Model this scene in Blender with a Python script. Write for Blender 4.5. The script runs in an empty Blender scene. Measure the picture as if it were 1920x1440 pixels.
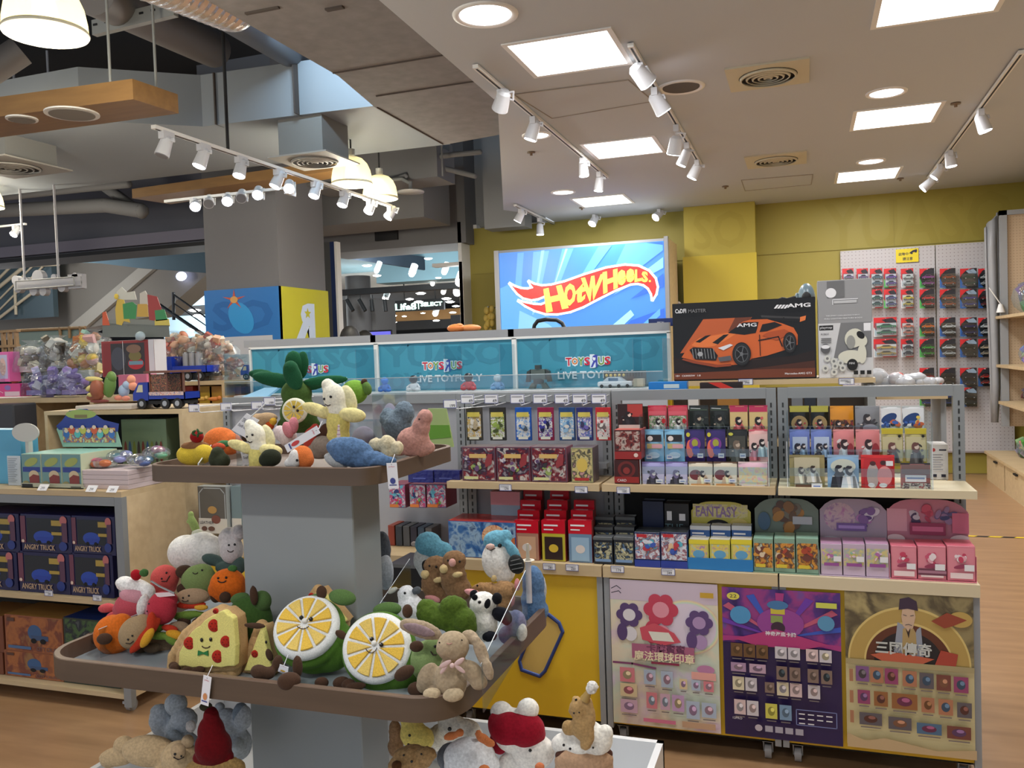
import bpy, math, random
from mathutils import Vector, Matrix, Euler
PI = math.pi
scene = bpy.context.scene
COL = scene.collection
# ---------------------------------------------------------------- camera
FPX, YAW, PITCH, ROLL, EYE = 1595.06, -.33322, -.034754, -.033404, 1.55
FW = Vector((math.sin(YAW)*math.cos(PITCH), math.cos(YAW)*math.cos(PITCH), math.sin(PITCH)))
_r = Vector((math.cos(YAW), -math.sin(YAW), 0)); _u = _r.cross(FW)
RT = _r*math.cos(ROLL)+_u*math.sin(ROLL)
UP = -_r*math.sin(ROLL)+_u*math.cos(ROLL)
CAM = Vector((0, 0, EYE))
cd = bpy.data.cameras.new('camera'); cam = bpy.data.objects.new('camera', cd); COL.objects.link(cam)
cd.sensor_width = 36; cd.lens = FPX/1920*36; cd.clip_start = .02; cd.clip_end = 200
cam.matrix_world = Matrix(((RT.x, UP.x, -FW.x, CAM.x), (RT.y, UP.y, -FW.y, CAM.y), (RT.z, UP.z, -FW.z, CAM.z), (0, 0, 0, 1)))
scene.camera = cam
# ---------------------------------------------------------------- world and exposure
w = bpy.data.worlds.new('world'); scene.world = w; w.use_nodes = True
w.node_tree.nodes['Background'].inputs[0].default_value = (.84, .90, 1, 1)
w.node_tree.nodes['Background'].inputs[1].default_value = .45
scene.view_settings.view_transform = 'Standard'; scene.view_settings.look = 'None'
scene.view_settings.exposure = 0.75; scene.view_settings.gamma = 1; scene.view_settings.use_curve_mapping = False
CEIL = 3.28
PANEL_W = 17.0      # watts of each square ceiling panel lamp
DOWN_W = 5.0
FRONT_W = 30.0      # watts of each added spotlight brightening the plush stand
# ---------------------------------------------------------------- geometry helpers
def at(px, py, ax, v):
    """world point of a photo pixel on the plane X/Y/Z = v"""
    d = FW+RT*((px-960)/FPX)-UP*((py-720)/FPX)
    i = 'XYZ'.index(ax); t = (v-CAM[i])/d[i]
    return CAM+d*t
def lin(c):
    c = c/255.0
    return c/12.92 if c <= .04045 else ((c+.055)/1.055)**2.4
def rgb(c): return (lin(c[0]), lin(c[1]), lin(c[2]), 1)
_M = {}
def newmat(name):
    m = bpy.data.materials.new(name); m.use_nodes = True
    return m, m.node_tree, m.node_tree.nodes['Principled BSDF']
def mat(c, rough=.5, metal=0, emit=0, sheen=0, bump=0, bscale=200, spec=.5, var=0):
    key = (tuple(c), rough, metal, emit, sheen, bump, bscale, spec, var)
    if key in _M: return _M[key]
    m, nt, b = newmat('paint')
    b.inputs['Base Color'].default_value = rgb(c); b.inputs['Roughness'].default_value = rough
    b.inputs['Metallic'].default_value = metal; b.inputs['Specular IOR Level'].default_value = spec
    if emit:
        b.inputs['Emission Color'].default_value = rgb(c); b.inputs['Emission Strength'].default_value = emit
    if sheen:
        b.inputs['Sheen Weight'].default_value = sheen; b.inputs['Sheen Roughness'].default_value = .5
        b.inputs['Sheen Tint'].default_value = rgb([min(255, x*.5+128) for x in c])
    if bump or var:
        tc = nt.nodes.new('ShaderNodeTexCoord'); n = nt.nodes.new('ShaderNodeTexNoise')
        n.inputs['Scale'].default_value = bscale; n.inputs['Detail'].default_value = 4
        nt.links.new(tc.outputs['Object'], n.inputs['Vector'])
        if bump:
            bp = nt.nodes.new('ShaderNodeBump'); bp.inputs['Strength'].default_value = bump; bp.inputs['Distance'].default_value = .004
            nt.links.new(n.outputs['Fac'], bp.inputs['Height']); nt.links.new(bp.outputs['Normal'], b.inputs['Normal'])
        if var:
            r = nt.nodes.new('ShaderNodeValToRGB')
            r.color_ramp.elements[0].position = .3; r.color_ramp.elements[1].position = .7
            r.color_ramp.elements[0].color = rgb([x*(1-var) for x in c]); r.color_ramp.elements[1].color = rgb([min(255, x*(1+var*.6)) for x in c])
            nt.links.new(n.outputs['Fac'], r.inputs['Fac']); nt.links.new(r.outputs['Color'], b.inputs['Base Color'])
    _M[key] = m; return m
def plushm(c, fluffy=0):
    return mat(c, .95, sheen=.25, bump=.25+.6*fluffy, bscale=150 if fluffy else 320, spec=.1, var=.07+.13*fluffy)
def art(cols, scale=30, seed=0, rough=.3, stretch=(1, 1, 1)):
    """printed artwork: irregular patches of a few inks"""
    key = ('art', tuple(map(tuple, cols)), scale, seed, rough, stretch)
    if key in _M: return _M[key]
    m, nt, b = newmat('printed_artwork'); N = nt.nodes.new; L = nt.links.new
    tc = N('ShaderNodeTexCoord'); mp = N('ShaderNodeMapping'); L(tc.outputs['Object'], mp.inputs['Vector'])
    mp.inputs['Location'].default_value = (seed*3.1, seed*1.7, seed*2.3); mp.inputs['Scale'].default_value = stretch
    n = N('ShaderNodeTexNoise'); n.inputs['Scale'].default_value = scale; n.inputs['Detail'].default_value = 6; n.inputs['Distortion'].default_value = .5
    L(mp.outputs['Vector'], n.inputs['Vector'])
    r = N('ShaderNodeValToRGB'); r.color_ramp.interpolation = 'EASE'
    e = r.color_ramp.elements; k = len(cols)
    for i, c in enumerate(cols):
        p = .30+.40*i/max(1, k-1)
        if i < 2: e[i].position = p; e[i].color = rgb(c)
        else:
            q = e.new(p); q.color = rgb(c)
    L(n.outputs['Fac'], r.inputs['Fac']); L(r.outputs['Color'], b.inputs['Base Color'])
    b.inputs['Roughness'].default_value = rough
    _M[key] = m; return m
def wood(c, c2, rough=.5, scale=3, axis=(1, 8, 8)):
    key = ('wood', tuple(c), tuple(c2), scale, axis)
    if key in _M: return _M[key]
    m, nt, b = newmat('wood'); N = nt.nodes.new; L = nt.links.new
    tc = N('ShaderNodeTexCoord'); mp = N('ShaderNodeMapping'); mp.inputs['Scale'].default_value = axis
    L(tc.outputs['Object'], mp.inputs['Vector'])
    n = N('ShaderNodeTexNoise'); n.inputs['Scale'].default_value = scale; n.inputs['Detail'].default_value = 6
    L(mp.outputs['Vector'], n.inputs['Vector'])
    r = N('ShaderNodeValToRGB'); r.color_ramp.elements[0].position = .3; r.color_ramp.elements[1].position = .7
    r.color_ramp.elements[0].color = rgb(c); r.color_ramp.elements[1].color = rgb(c2)
    L(n.outputs['Fac'], r.inputs['Fac']); L(r.outputs['Color'], b.inputs['Base Color']); b.inputs['Roughness'].default_value = rough
    _M[key] = m; return m
def pegm(c, hole, pitch=.025, rad=.13, plane='xz'):
    key = ('peg', tuple(c), pitch, plane)
    if key in _M: return _M[key]
    m, nt, b = newmat('pegboard'); N = nt.nodes.new; L = nt.links.new
    tc = N('ShaderNodeTexCoord'); s = N('ShaderNodeVectorMath'); s.operation = 'SCALE'; s.inputs['Scale'].default_value = 1/pitch
    L(tc.outputs['Object'], s.inputs[0])
    fr = N('ShaderNodeVectorMath'); fr.operation = 'FRACTION'; L(s.outputs[0], fr.inputs[0])
    sb = N('ShaderNodeVectorMath'); sb.operation = 'SUBTRACT'; sb.inputs[1].default_value = (.5, .5, .5); L(fr.outputs[0], sb.inputs[0])
    mu = N('ShaderNodeVectorMath'); mu.operation = 'MULTIPLY'; mu.inputs[1].default_value = (1, 0, 1) if plane == 'xz' else (0, 1, 1); L(sb.outputs[0], mu.inputs[0])
    ln = N('ShaderNodeVectorMath'); ln.operation = 'LENGTH'; L(mu.outputs[0], ln.inputs[0])
    lt = N('ShaderNodeMath'); lt.operation = 'LESS_THAN'; lt.inputs[1].default_value = rad; L(ln.outputs['Value'], lt.inputs[0])
    mx = N('ShaderNodeMix'); mx.data_type = 'RGBA'; mx.inputs['A'].default_value = rgb(c); mx.inputs['B'].default_value = rgb(hole)
    L(lt.outputs[0], mx.inputs['Factor']); L(mx.outputs['Result'], b.inputs['Base Color']); b.inputs['Roughness'].default_value = .6
    _M[key] = m; return m
def clear(gloss=.12, tint=(235, 242, 245), crinkle=0, haze=0):
    key = ('clear', gloss, tint, crinkle, haze)
    if key in _M: return _M[key]
    m = bpy.data.materials.new('clear_plastic'); m.use_nodes = True; nt = m.node_tree; N = nt.nodes.new; L = nt.links.new
    for n in list(nt.nodes): nt.nodes.remove(n)
    o = N('ShaderNodeOutputMaterial'); t = N('ShaderNodeBsdfTransparent'); g = N('ShaderNodeBsdfGlossy'); mx = N('ShaderNodeMixShader')
    t.inputs[0].default_value = rgb(tint); g.inputs['Roughness'].default_value = .08 if not crinkle else .2
    mx.inputs[0].default_value = gloss; L(t.outputs[0], mx.inputs[1]); L(g.outputs[0], mx.inputs[2])
    last = mx
    if haze:
        d = N('ShaderNodeBsdfDiffuse'); d.inputs[0].default_value = rgb((235, 235, 240)); m2 = N('ShaderNodeMixShader'); m2.inputs[0].default_value = haze
        L(mx.outputs[0], m2.inputs[1]); L(d.outputs[0], m2.inputs[2]); last = m2
    if crinkle:
        tc = N('ShaderNodeTexCoord'); n = N('ShaderNodeTexVoronoi'); n.inputs['Scale'].default_value = 40; L(tc.outputs['Object'], n.inputs['Vector'])
        bp = N('ShaderNodeBump'); bp.inputs['Strength'].default_value = crinkle; bp.inputs['Distance'].default_value = .01
        L(n.outputs['Distance'], bp.inputs['Height']); L(bp.outputs['Normal'], g.inputs['Normal'])
    L(last.outputs[0], o.inputs[0]); _M[key] = m; return m

_TX = {}
def text_geo(s, off=0.0):
    if (s, off) in _TX: return _TX[(s, off)]
    cu = bpy.data.curves.new('lettering', 'FONT'); cu.body = s; cu.size = 1; cu.offset = off; cu.resolution_u = 2
    o = bpy.data.objects.new('lettering', cu); COL.objects.link(o); bpy.context.view_layer.update()
    me = bpy.data.meshes.new_from_object(o.evaluated_get(bpy.context.evaluated_depsgraph_get()))
    vs = [(v.co.x, v.co.y) for v in me.vertices]; fs = [tuple(p.vertices) for p in me.polygons]
    bpy.data.objects.remove(o); bpy.data.meshes.remove(me); bpy.data.curves.remove(cu)
    if vs:
        x0 = min(v[0] for v in vs); x1 = max(v[0] for v in vs); y0 = min(v[1] for v in vs); y1 = max(v[1] for v in vs)
        sx = max(1e-6, x1-x0); sy = max(1e-6, y1-y0)
        vs = [((x-x0)/sx, (y-y0)/sy) for x, y in vs]
    else: sx = sy = 1
    _TX[(s, off)] = (vs, fs, sx/sy); return _TX[(s, off)]

class MB:
    def __init__(s): s.v = []; s.f = []; s.m = []; s.mats = []; s.sm = []
    def mi(s, m):
        if m not in s.mats: s.mats.append(m)
        return s.mats.index(m)
    def add(s, vs, fs, m, smooth=False):
        k = len(s.v); s.v += [tuple(v) for v in vs]; i = s.mi(m)
        for f in fs: s.f.append(tuple(k+a for a in f)); s.m.append(i); s.sm.append(smooth)
        return s
    def box(s, x0, x1, y0, y1, z0, z1, m):
        vs = [(x, y, z) for z in (z0, z1) for y in (y0, y1) for x in (x0, x1)]
        return s.add(vs, [(0, 2, 3, 1), (4, 5, 7, 6), (0, 1, 5, 4), (2, 6, 7, 3), (0, 4, 6, 2), (1, 3, 7, 5)], m)
    def bbox(s, x0, x1, y0, y1, z0, z1, m, b=.004):
        """box with chamfered vertical and front edges"""
        vs = []; 
        P = [(x0+b, y0), (x1-b, y0), (x1, y0+b), (x1, y1-b), (x1-b, y1), (x0+b, y1), (x0, y1-b), (x0, y0+b)]
        Q = [(x0+b, y0+b), (x1-b, y0+b), (x1-b, y0+b), (x1-b, y1-b), (x1-b, y1-b), (x0+b, y1-b), (x0+b, y1-b), (x0+b, y0+b)]
        for pts, z in ((Q, z0), (P, z0+b), (P, z1-b), (Q, z1)): vs += [(a, c, z) for a, c in pts]
        fs = [(7, 6, 5, 4, 3, 2, 1, 0), tuple(range(24, 32))]
        for r in range(3):
            for i in range(8): j = (i+1) % 8; fs.append((r*8+i, r*8+j, r*8+8+j, r*8+8+i))
        return s.add(vs, fs, m)
    def obox(s, c, size, m, M=None):
        M = M or Matrix.Identity(3); c = Vector(c)
        vs = [c+M@Vector((a*size[0]/2, b*size[1]/2, d*size[2]/2)) for d in (-1, 1) for b in (-1, 1) for a in (-1, 1)]
        return s.add(vs, [(0, 2, 3, 1), (4, 5, 7, 6), (0, 1, 5, 4), (2, 6, 7, 3), (0, 4, 6, 2), (1, 3, 7, 5)], m)
    def quad(s, a, b, c, d, m): return s.add([a, b, c, d], [(0, 1, 2, 3)], m)
    def cyl(s, p, q, r, m, n=16, r2=None, cap=True, smooth=True):
        p = Vector(p); q = Vector(q); a = (q-p).normalized(); u = a.orthogonal().normalized(); w_ = a.cross(u); r2 = r if r2 is None else r2
        vs = []
        for c, rr in ((p, r), (q, r2)):
            for i in range(n): t = 2*PI*i/n; vs.append(c+(u*math.cos(t)+w_*math.sin(t))*rr)
        s.add(vs, [(i, (i+1) % n, n+(i+1) % n, n+i) for i in range(n)], m, smooth)
        if cap: s.add(vs, [tuple(range(n-1, -1, -1)), tuple(range(n, 2*n))], m)
        return s
    def tube(s, path, r, m, n=8, closed=False):
        path = [Vector(p) for p in path]; L = len(path)
        for i in range(L if closed else L-1): s.cyl(path[i], path[(i+1) % L], r, m, n)
        for p in path: s.ell(p, (r, r, r), m, seg=8, ring=5)
        return s
    def ell(s, c, r, m, M=None, seg=20, ring=12):
        c = Vector(c); M = M or Matrix.Identity(3); vs = []; fs = []
        for j in range(1, ring):
            ph = PI*j/ring
            for i in range(seg):
                t = 2*PI*i/seg
                vs.append(c+M@Vector((r[0]*math.sin(ph)*math.cos(t), r[1]*math.sin(ph)*math.sin(t), r[2]*math.cos(ph))))
        vs.append(c+M@Vector((0, 0, r[2]))); vs.append(c-M@Vector((0, 0, r[2]))); a = len(vs)-2; b = len(vs)-1
        for j in range(ring-2):
            for i in range(seg): k = (i+1) % seg; fs.append((j*seg+i, (j+1)*seg+i, (j+1)*seg+k, j*seg+k))
        for i in range(seg): k = (i+1) % seg; fs.append((a, i, k)); fs.append((b, (ring-2)*seg+k, (ring-2)*seg+i))
        return s.add(vs, fs, m, True)
    def lathe(s, prof, c, m, n=32, M=None, smooth=True, closed=False):
        c = Vector(c); M = M or Matrix.Identity(3); vs = []; fs = []; k = len(prof)
        for r, z in prof:
            for i in range(n): t = 2*PI*i/n; vs.append(c+M@Vector((r*math.cos(t), r*math.sin(t), z)))
        for j in range(k-1 if not closed else k):
            jj = (j+1) % k
            for i in range(n): q = (i+1) % n; fs.append((j*n+i, j*n+q, jj*n+q, jj*n+i))
        return s.add(vs, fs, m, smooth)
    def prism(s, pts, off, m, smooth=False):
        """polygon pts (3D list) extruded along vector off"""
        n = len(pts); off = Vector(off); vs = [Vector(p) for p in pts]+[Vector(p)+off for p in pts]
        return s.add(vs, [tuple(range(n-1, -1, -1)), tuple(range(n, 2*n))]+[(i, (i+1) % n, n+(i+1) % n, n+i) for i in range(n)], m, smooth)
    def geo(s, vs, fs, m): return s.add(vs, fs, m)
    def build(s, name, parent=None, mods=None):
        me = bpy.data.meshes.new(name); me.from_pydata(s.v, [], s.f)
        for m in s.mats: me.materials.append(m)
        me.polygons.foreach_set('material_index', s.m); me.polygons.foreach_set('use_smooth', s.sm); me.update()
        o = bpy.data.objects.new(name, me); COL.objects.link(o)
        if parent:
            o.parent = parent; o.matrix_parent_inverse = Matrix.Translation(-parent.location) if not parent.get('_rot') else parent.matrix_basis.inverted()
        return o
class Sheet:
    """a flat printed surface: origin lower-left, U and V full extents, N towards the viewer"""
    def __init__(s, mb, o, U, V, d0=.0004):
        s.mb = mb; s.o = Vector(o); s.U = Vector(U); s.V = Vector(V); s.N = s.U.cross(s.V).normalized(); s.d = d0; s.st = .0004
    def p(s, u, v):
        u = min(1, max(0, u)); v = min(1, max(0, v)); return s.o+s.U*u+s.V*v+s.N*s.d
    def bump(s): s.d += s.st
    def poly(s, pts, m):
        s.mb.add([s.p(u, v) for u, v in pts], [tuple(range(len(pts)))], m); s.bump()
    def rect(s, u0, v0, u1, v1, m): s.poly([(u0, v0), (u1, v0), (u1, v1), (u0, v1)], m)
    def ell(s, cu, cv, ru, rv, m, n=20, a0=0, a1=2*PI, rot=0):
        asp = s.U.length/s.V.length; pts = []
        for i in range(n):
            t = a0+(a1-a0)*i/(n if a1-a0 > 6.28 else n-1); x = ru*math.cos(t)*asp; y = rv*math.sin(t)
            X = x*math.cos(rot)-y*math.sin(rot); Y = x*math.sin(rot)+y*math.cos(rot)
            pts.append((cu+X/asp, cv+Y))
        s.poly(pts, m)
    def line(s, pts, wd, m, closed=False):
        """stroke of width wd in metres"""
        P = [s.p(u, v) for u, v in pts]; n = len(P)
        for i in range(n if closed else n-1):
            a, b = P[i], P[(i+1) % n]; d = (b-a)
            if d.length < 1e-7: continue
            d.normalize(); q = s.N.cross(d)*(wd/2); e = d*(wd*.3)
            s.mb.add([a-q-e, b-q+e, b+q+e, a+q-e], [(0, 1, 2, 3)], m)
        s.bump()
    def text(s, t, u, v, h, m, width=None, off=0.0, slant=0, rise=0):
        """u,v lower-left in sheet units, h height in units of V, width in units of U"""
        vs, fs, asp = text_geo(t, off)
        hh = h*s.V.length; ww = hh*asp/s.U.length if width is None else width
        s.mb.add([s.p(u+x*ww+slant*h*y*s.V.length/s.U.length, v+y*h+rise*x) for x, y in vs], fs, m); s.bump()
def tag(o, label=None, cat=None, group=None, kind=None):
    if label: o['label'] = label
    if cat: o['category'] = cat
    if group: o['group'] = group
    if kind: o['kind'] = kind
    return o
def empty(name, loc, label, cat, group=None):
    o = bpy.data.objects.new(name, None); o.location = loc; o.empty_display_size = .05; COL.objects.link(o)
    return tag(o, label, cat, group)
def struct(mb, name, kind='structure'):
    o = mb.build(name); o['kind'] = kind; return o
def kids(o): return [c for c in bpy.data.objects if c.parent == o]
def dup(o, d=(0, 0, 0), label=None, parent=None, rz=0):
    c = o.copy(); COL.objects.link(c)
    if parent: c.parent = parent
    else:
        c.location = o.location+Vector(d)
        if rz: c.rotation_euler.z += rz
        if label: c['label'] = label
    for k in kids(o): dup(k, parent=c)
    return c
ORD = ['first', 'second', 'third', 'fourth', 'fifth', 'sixth', 'seventh', 'eighth', 'ninth', 'tenth', 'eleventh', 'twelfth', 'thirteenth', 'fourteenth', 'fifteenth']
WHITE = mat((228, 228, 226), .45); GREYM = mat((150, 152, 152), .45, .3); DARK = mat((22, 22, 24), .6); BEIGE = wood((196, 172, 135), (210, 188, 150), .5)
CARD_W = mat((232, 232, 236), .5); INK = mat((40, 40, 60), .6); TAGB = mat((70, 80, 150), .5)
# ================================================================ THE SETTING
WALLY = 10.9
def V3(p, z): return (p[0], p[1], z)
mb = MB(); FLR = wood((150, 116, 84), (172, 136, 100), .3, 2.2, (1, 7, 1)); mb.box(-16, 2.45, -1.5, 34, -.05, 0, FLR); struct(mb, 'floor')
# shop ceiling: traced outline extruded upwards
CE = mat((184, 190, 197), .8)
cz = lambda px, py: tuple(at(px, py, 'Z', CEIL)[:2])
pl = [(2.45, -1.5), (2.45, WALLY), (-3.1, WALLY), cz(1018, 404), cz(944, 394), cz(933, 192), (cz(933, 192)[0]+.05, cz(720, 0)[1]), (-1.82, -1.5)]
mb = MB(); mb.prism([V3(p, CEIL) for p in pl][::-1], (0, 0, .12), CE); struct(mb, 'ceiling')
YEL = mat((152, 139, 56), .55, bump=.05, bscale=60); YEL2 = mat((166, 151, 58), .55); YP = mat((140, 127, 50), .6)
GREYW = mat((150, 152, 154), .7)
mb = MB(); x0 = at(882, 500, 'Y', WALLY).x; zt = at(900, 428, 'Y', WALLY).z
mb.box(x0, 2.45, WALLY, WALLY+.12, 0, zt, YEL); mb.box(x0+.9, 2.45, WALLY+.002, WALLY+.12, zt, CEIL, YEL)
mb.box(x0+.02, 2.45, WALLY-.012, WALLY-.001, 2.66, 2.668, YP)
mb.box(1.0, 1.004, WALLY-.004, WALLY, .3, 3.2, YP)
sh = Sheet(mb, (0.2, WALLY-.001, 2.6), (2.1, 0, 0), (0, 0, .65)); sh.text('YUASO', .02, .05, .9, mat((148, 135, 53), .6), .95, .02)
struct(mb, 'wall_back')
mb = MB(); mb.box(x0-.05, x0, WALLY-.3, WALLY+.15, 0, zt+.06, WHITE); mb.box(x0, x0+.12, WALLY-.02, WALLY+.13, zt, zt+.05, WHITE); P = at(816, 502, 'Y', WALLY-.2); Q = at(882, 491, 'Y', WALLY-.2); mb.box(P.x, x0-.05, WALLY-.3, WALLY-.15, P.z, Q.z, WHITE); P = at(868, 560, 'Y', WALLY-.2); mb.box(P.x, P.x+.05, WALLY-.3, WALLY-.15, 0, Q.z, WHITE); struct(mb, 'trim_1')
mb = MB(); mb.box(x0-.02, x0+.95, WALLY+.1, WALLY+.5, zt+.03, 4.9, GREYW); struct(mb, 'wall_upper')
mb = MB(); mb.box(-1.38, -.54, WALLY-.28, WALLY, 0, CEIL-.002, YEL2); mb.box(-1.40, -.53, WALLY-.31, WALLY-.28, 0, 2.67, mat((186, 166, 44), .5))
sh = Sheet(mb, (-1.3, WALLY-.281, 2.72), (.7, 0, 0), (0, 0, .5)); sh.text('SO', .05, .05, .9, mat((161, 146, 55), .6), .9, .02)
struct(mb, 'wall_pillar')
mb = MB(); mb.box(2.45, 2.55, -1.5, WALLY, 0, CEIL, YEL); struct(mb, 'wall_right')
mb = MB(); mb.box(x0+.3, 2.44, WALLY-.02, WALLY-.002, 0, .012, mat((120, 100, 60), .6)); struct(mb, 'baseboard_back')
# step of lower ceiling strip at the back-left
# grey soffit of the big duct, next to the shop ceiling
SOF = mat((124, 120, 120), .8, bump=.1, bscale=12, var=.06)
sz = lambda px, py, z=3.36: tuple(at(px, py, 'Z', z)[:2])
a = sz(633, 143); b_ = sz(705, 203)
pl = [(-2.72, .5), (-2.78, a[1]), (a[0]-.08, a[1]), (b_[0], b_[1]), sz(830, 272), sz(940, 252), (cz(933, 192)[0]-.02, cz(933, 192)[1]), (-1.6, 3.0), (-1.84, .5)]
pl = [(-2.78, .5), (-2.78, a[1]), (b_[0], b_[1]), sz(830, 272), sz(940, 252), (sz(940, 252)[0]+.9, sz(940, 252)[1]), (-1.2, .5)]
mb = MB(); mb.prism([V3(p, 3.36) for p in pl][::-1], (0, 0, .5), SOF)
SEAM = mat((70, 62, 58), .9)
for (p, q) in (((625, 137), (850, 100)), ((706, 180), (905, 150)), ((708, 202), (830, 270))):
    P = at(*p, 'Z', 3.358); Q = at(*q, 'Z', 3.358); mb.tube([P, Q], .006, SEAM, 6)
mb.box(-2.3, -2.2, 3.9, 3.93, 3.35, 3.36, SEAM); mb.box(-2.7, -2.5, 3.78, 3.8, 3.35, 3.36, SEAM)
struct(mb, 'ceiling_soffit')
# insulated duct crossing behind
DB = mat((128, 134, 140), .7, bump=.1, bscale=8); topz = at(575, 112, 'Y', 5.9).z
pl = [(-11, 5.3), (-5.35, 5.3), (-4.63, 5.85), (-3.02, 5.95), (-3.05, 7.3), (-11, 7.1)]
mb = MB(); mb.prism([V3(p, 3.5) for p in pl], (0, 0, topz-3.5), DB)
for px in (395, 545): P = at(px, 170, 'Y', 5.8); mb.box(P.x-.006, P.x+.006, 5.84, 5.95, 3.5, topz, SEAM)
struct(mb, 'ceiling_duct')
mb = MB(); mb.box(-16, 2.5, -1.5, 13.5, 4.9, 5.0, mat((44, 46, 50), .9)); struct(mb, 'ceiling_slab')
RD = mat((110, 106, 104), .6, .3)
mb = MB(); mb.cyl(at(170, -20, 'Y', 3.9), at(400, 92, 'Y', 5.7), .14, RD, 24); mb.cyl(at(-60, 160, 'Y', 4.5), at(40, 95, 'Y', 4.7), .1, RD); struct(mb, 'ceiling_pipe')
mb = MB(); mb.cyl(at(400, 0, 'Y', 4.3), at(550, 98, 'Y', 6.0), .13, mat((92, 94, 100), .5, .4), 24); struct(mb, 'ceiling_pipe')
FOIL = mat((190, 180, 172), .25, .8, bump=.9, bscale=45)
mb = MB(); A = at(270, -60, 'Y', 3.3); B = at(432, 8, 'Y', 3.9)
n = 22
for i in range(n):
    t0 = i/n; t1 = (i+1)/n; p = A.lerp(B, t0); q = A.lerp(B, t1); mb.cyl(p, q, .14+.004*(i % 2), FOIL, 20, .14+.004*((i+1) % 2), cap=False)
mb.ell(B, (.14, .14, .14), FOIL)
o = mb.build('foil_duct'); tag(o, 'crinkled silver foil air duct at the top edge near the soffit', 'duct')
mb = MB(); P = at(172, 50, 'Y', 4.2); Q = at(325, 12, 'Y', 4.2); ST = mat((150, 152, 150), .5, .3)
mb.prism([(P.x, 4.2, P.z-.05), (Q.x, 4.2, Q.z-.05), (Q.x, 4.2, Q.z+.04), (P.x, 4.2, P.z+.04)], (0, .04, 0), ST)
for i in range(7): t = (i+.5)/7; c = P.lerp(Q, t); mb.box(c.x-.03, c.x+.0, 4.195, 4.2, c.z, c.z+.012, DARK)
o = mb.build('cable_tray'); tag(o, 'perforated metal cable tray beside the big lamp at top left', 'cable tray')
# high bulkhead beams of the mall behind
BH = mat((94, 96, 106), .8); BH2 = mat((116, 116, 118), .8)
def zspan(px, y0, y1, Y): return at(px, y1, 'Y', Y).z, at(px, y0, 'Y', Y).z
mb = MB(); z0, z1 = zspan(200, 398, 474, 9.6); mb.box(-16, -6.2, 9.6, 10.0, z0+.02, 4.9, BH)
mb.box(-16, -6.2, 9.5, 9.6, z0+.05, z0+.2, mat((124, 122, 138), .8)); mb.box(-16, -6.2, 9.5, 10.1, z0-.03, z0+.02, DARK)
struct(mb, 'wall_bulkhead')
mb = MB(); P = at(640, 390, 'Y', 9.4); z0 = at(700, 415, 'Y', 9.4).z; mb.box(-6.6, -4.3, 9.4, 10.2, z0, z0+.75, BH2); mb.box(-6.7, -3.9, 9.3, 9.4, z0+.55, z0+.8, BH2); struct(mb, 'ceiling_duct')
mb = MB(); z0, z1 = zspan(780, 420, 462, 10.6); mb.box(-6.5, -4.25, 10.6, 11.4, z0, 4.9, BH2); P = at(725, 437, 'Y', 10.58); mb.box(P.x-.17, P.x+.17, 10.55, 10.62, P.z-.1, P.z+.12, DARK); struct(mb, 'ceiling_duct')
mb = MB()
for i, (pts, r) in enumerate((([(0, 370), (165, 352), (240, 345)], .05), ([(0, 395), (200, 385), (265, 395)], .09), ([(60, 310), (190, 345), (265, 400)], .07), ([(560, 345), (700, 350), (760, 330)], .03), ([(780, 300), (850, 290), (900, 285)], .03), ([(770, 300), (870, 325), (890, 330)], .03))):
    mb.tube([at(a_, b2, 'Y', 8.2+.15*i) for a_, b2 in pts], r, BH2, 10)
for px in (93, 145, 275, 305, 830, 440): P = at(px, 330, 'Y', 8.6); mb.cyl(P, (P.x, P.y, 4.9), .012, BH2, 6)
struct(mb, 'ceiling_pipes')
mb = MB(); z0, z1 = zspan(740, 290, 390, 8.6)
P = at(595, 340, 'Y', 8.9); mb.box(P.x, -3.8, 8.7, 9.2, at(700, 335, 'Y', 8.9).z-.1, at(700, 335, 'Y', 8.9).z+.25, BH2); struct(mb, 'ceiling_duct')
mb = MB(); P = at(903, 270, 'Y', 10.3); Q = at(935, 420, 'Y', 10.3); mb.box(P.x, Q.x+.35, 10.3, 10.6, Q.z-.05, 4.9, GREYW); struct(mb, 'wall_upper')
# big square column with the blue and yellow wrap
CX0, CX1, CY0, CY1 = -6.38, -5.42, 8.0, 8.95
zt_ = at(455, 541, 'Y', CY0).z
mb = MB(); mb.box(CX0, CX1, CY0, CY1, 0, 4.9, mat((112, 112, 116), .7)); struct(mb, 'wall_column')
BLU = mat((26, 112, 190), .4); YW = mat((190, 186, 48), .4)
col = empty('column_wrap', (CX1, CY0, 0), 'blue and yellow printed wrap around the grey square column', 'column wrap')
mb = MB(); mb.box(CX0-.02, CX1+.02, CY0-.02, CY0-.002, 0, zt_, BLU)
s = Sheet(mb, (CX0-.02, CY0-.021, 0), (CX1-CX0+.04, 0, 0), (0, 0, zt_))
def colp(px, py): P = at(px, py, 'Y', CY0-.021); return ((P.x-CX0+.02)/(CX1-CX0+.04), P.z/zt_)
DBL = mat((20, 100, 176), .5)
s.text('SO', .1, colp(440, 620)[1], .14, DBL, .8, .03)
u, v = colp(425, 632); s.rect(.1, .1, .88, v, mat((196, 200, 210), .5))
u, v = colp(452, 596); s.ell(u, v, .2, .06, mat((36, 150, 220), .4), rot=-.9)
for rr in range(5):
    u, v = colp(439, 562); t = rr*2*PI/5+.3; s.poly([(u+.04*math.cos(t-.5), v+.012*math.sin(t-.5)), (u+.16*math.cos(t), v+.05*math.sin(t)), (u+.04*math.cos(t+.5), v+.012*math.sin(t+.5))], mat((196, 78, 52), .4))
u, v = colp(439, 562); s.ell(u, v, .05, .016, mat((214, 160, 84), .4))
mb.build('front_panel', col)
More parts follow.
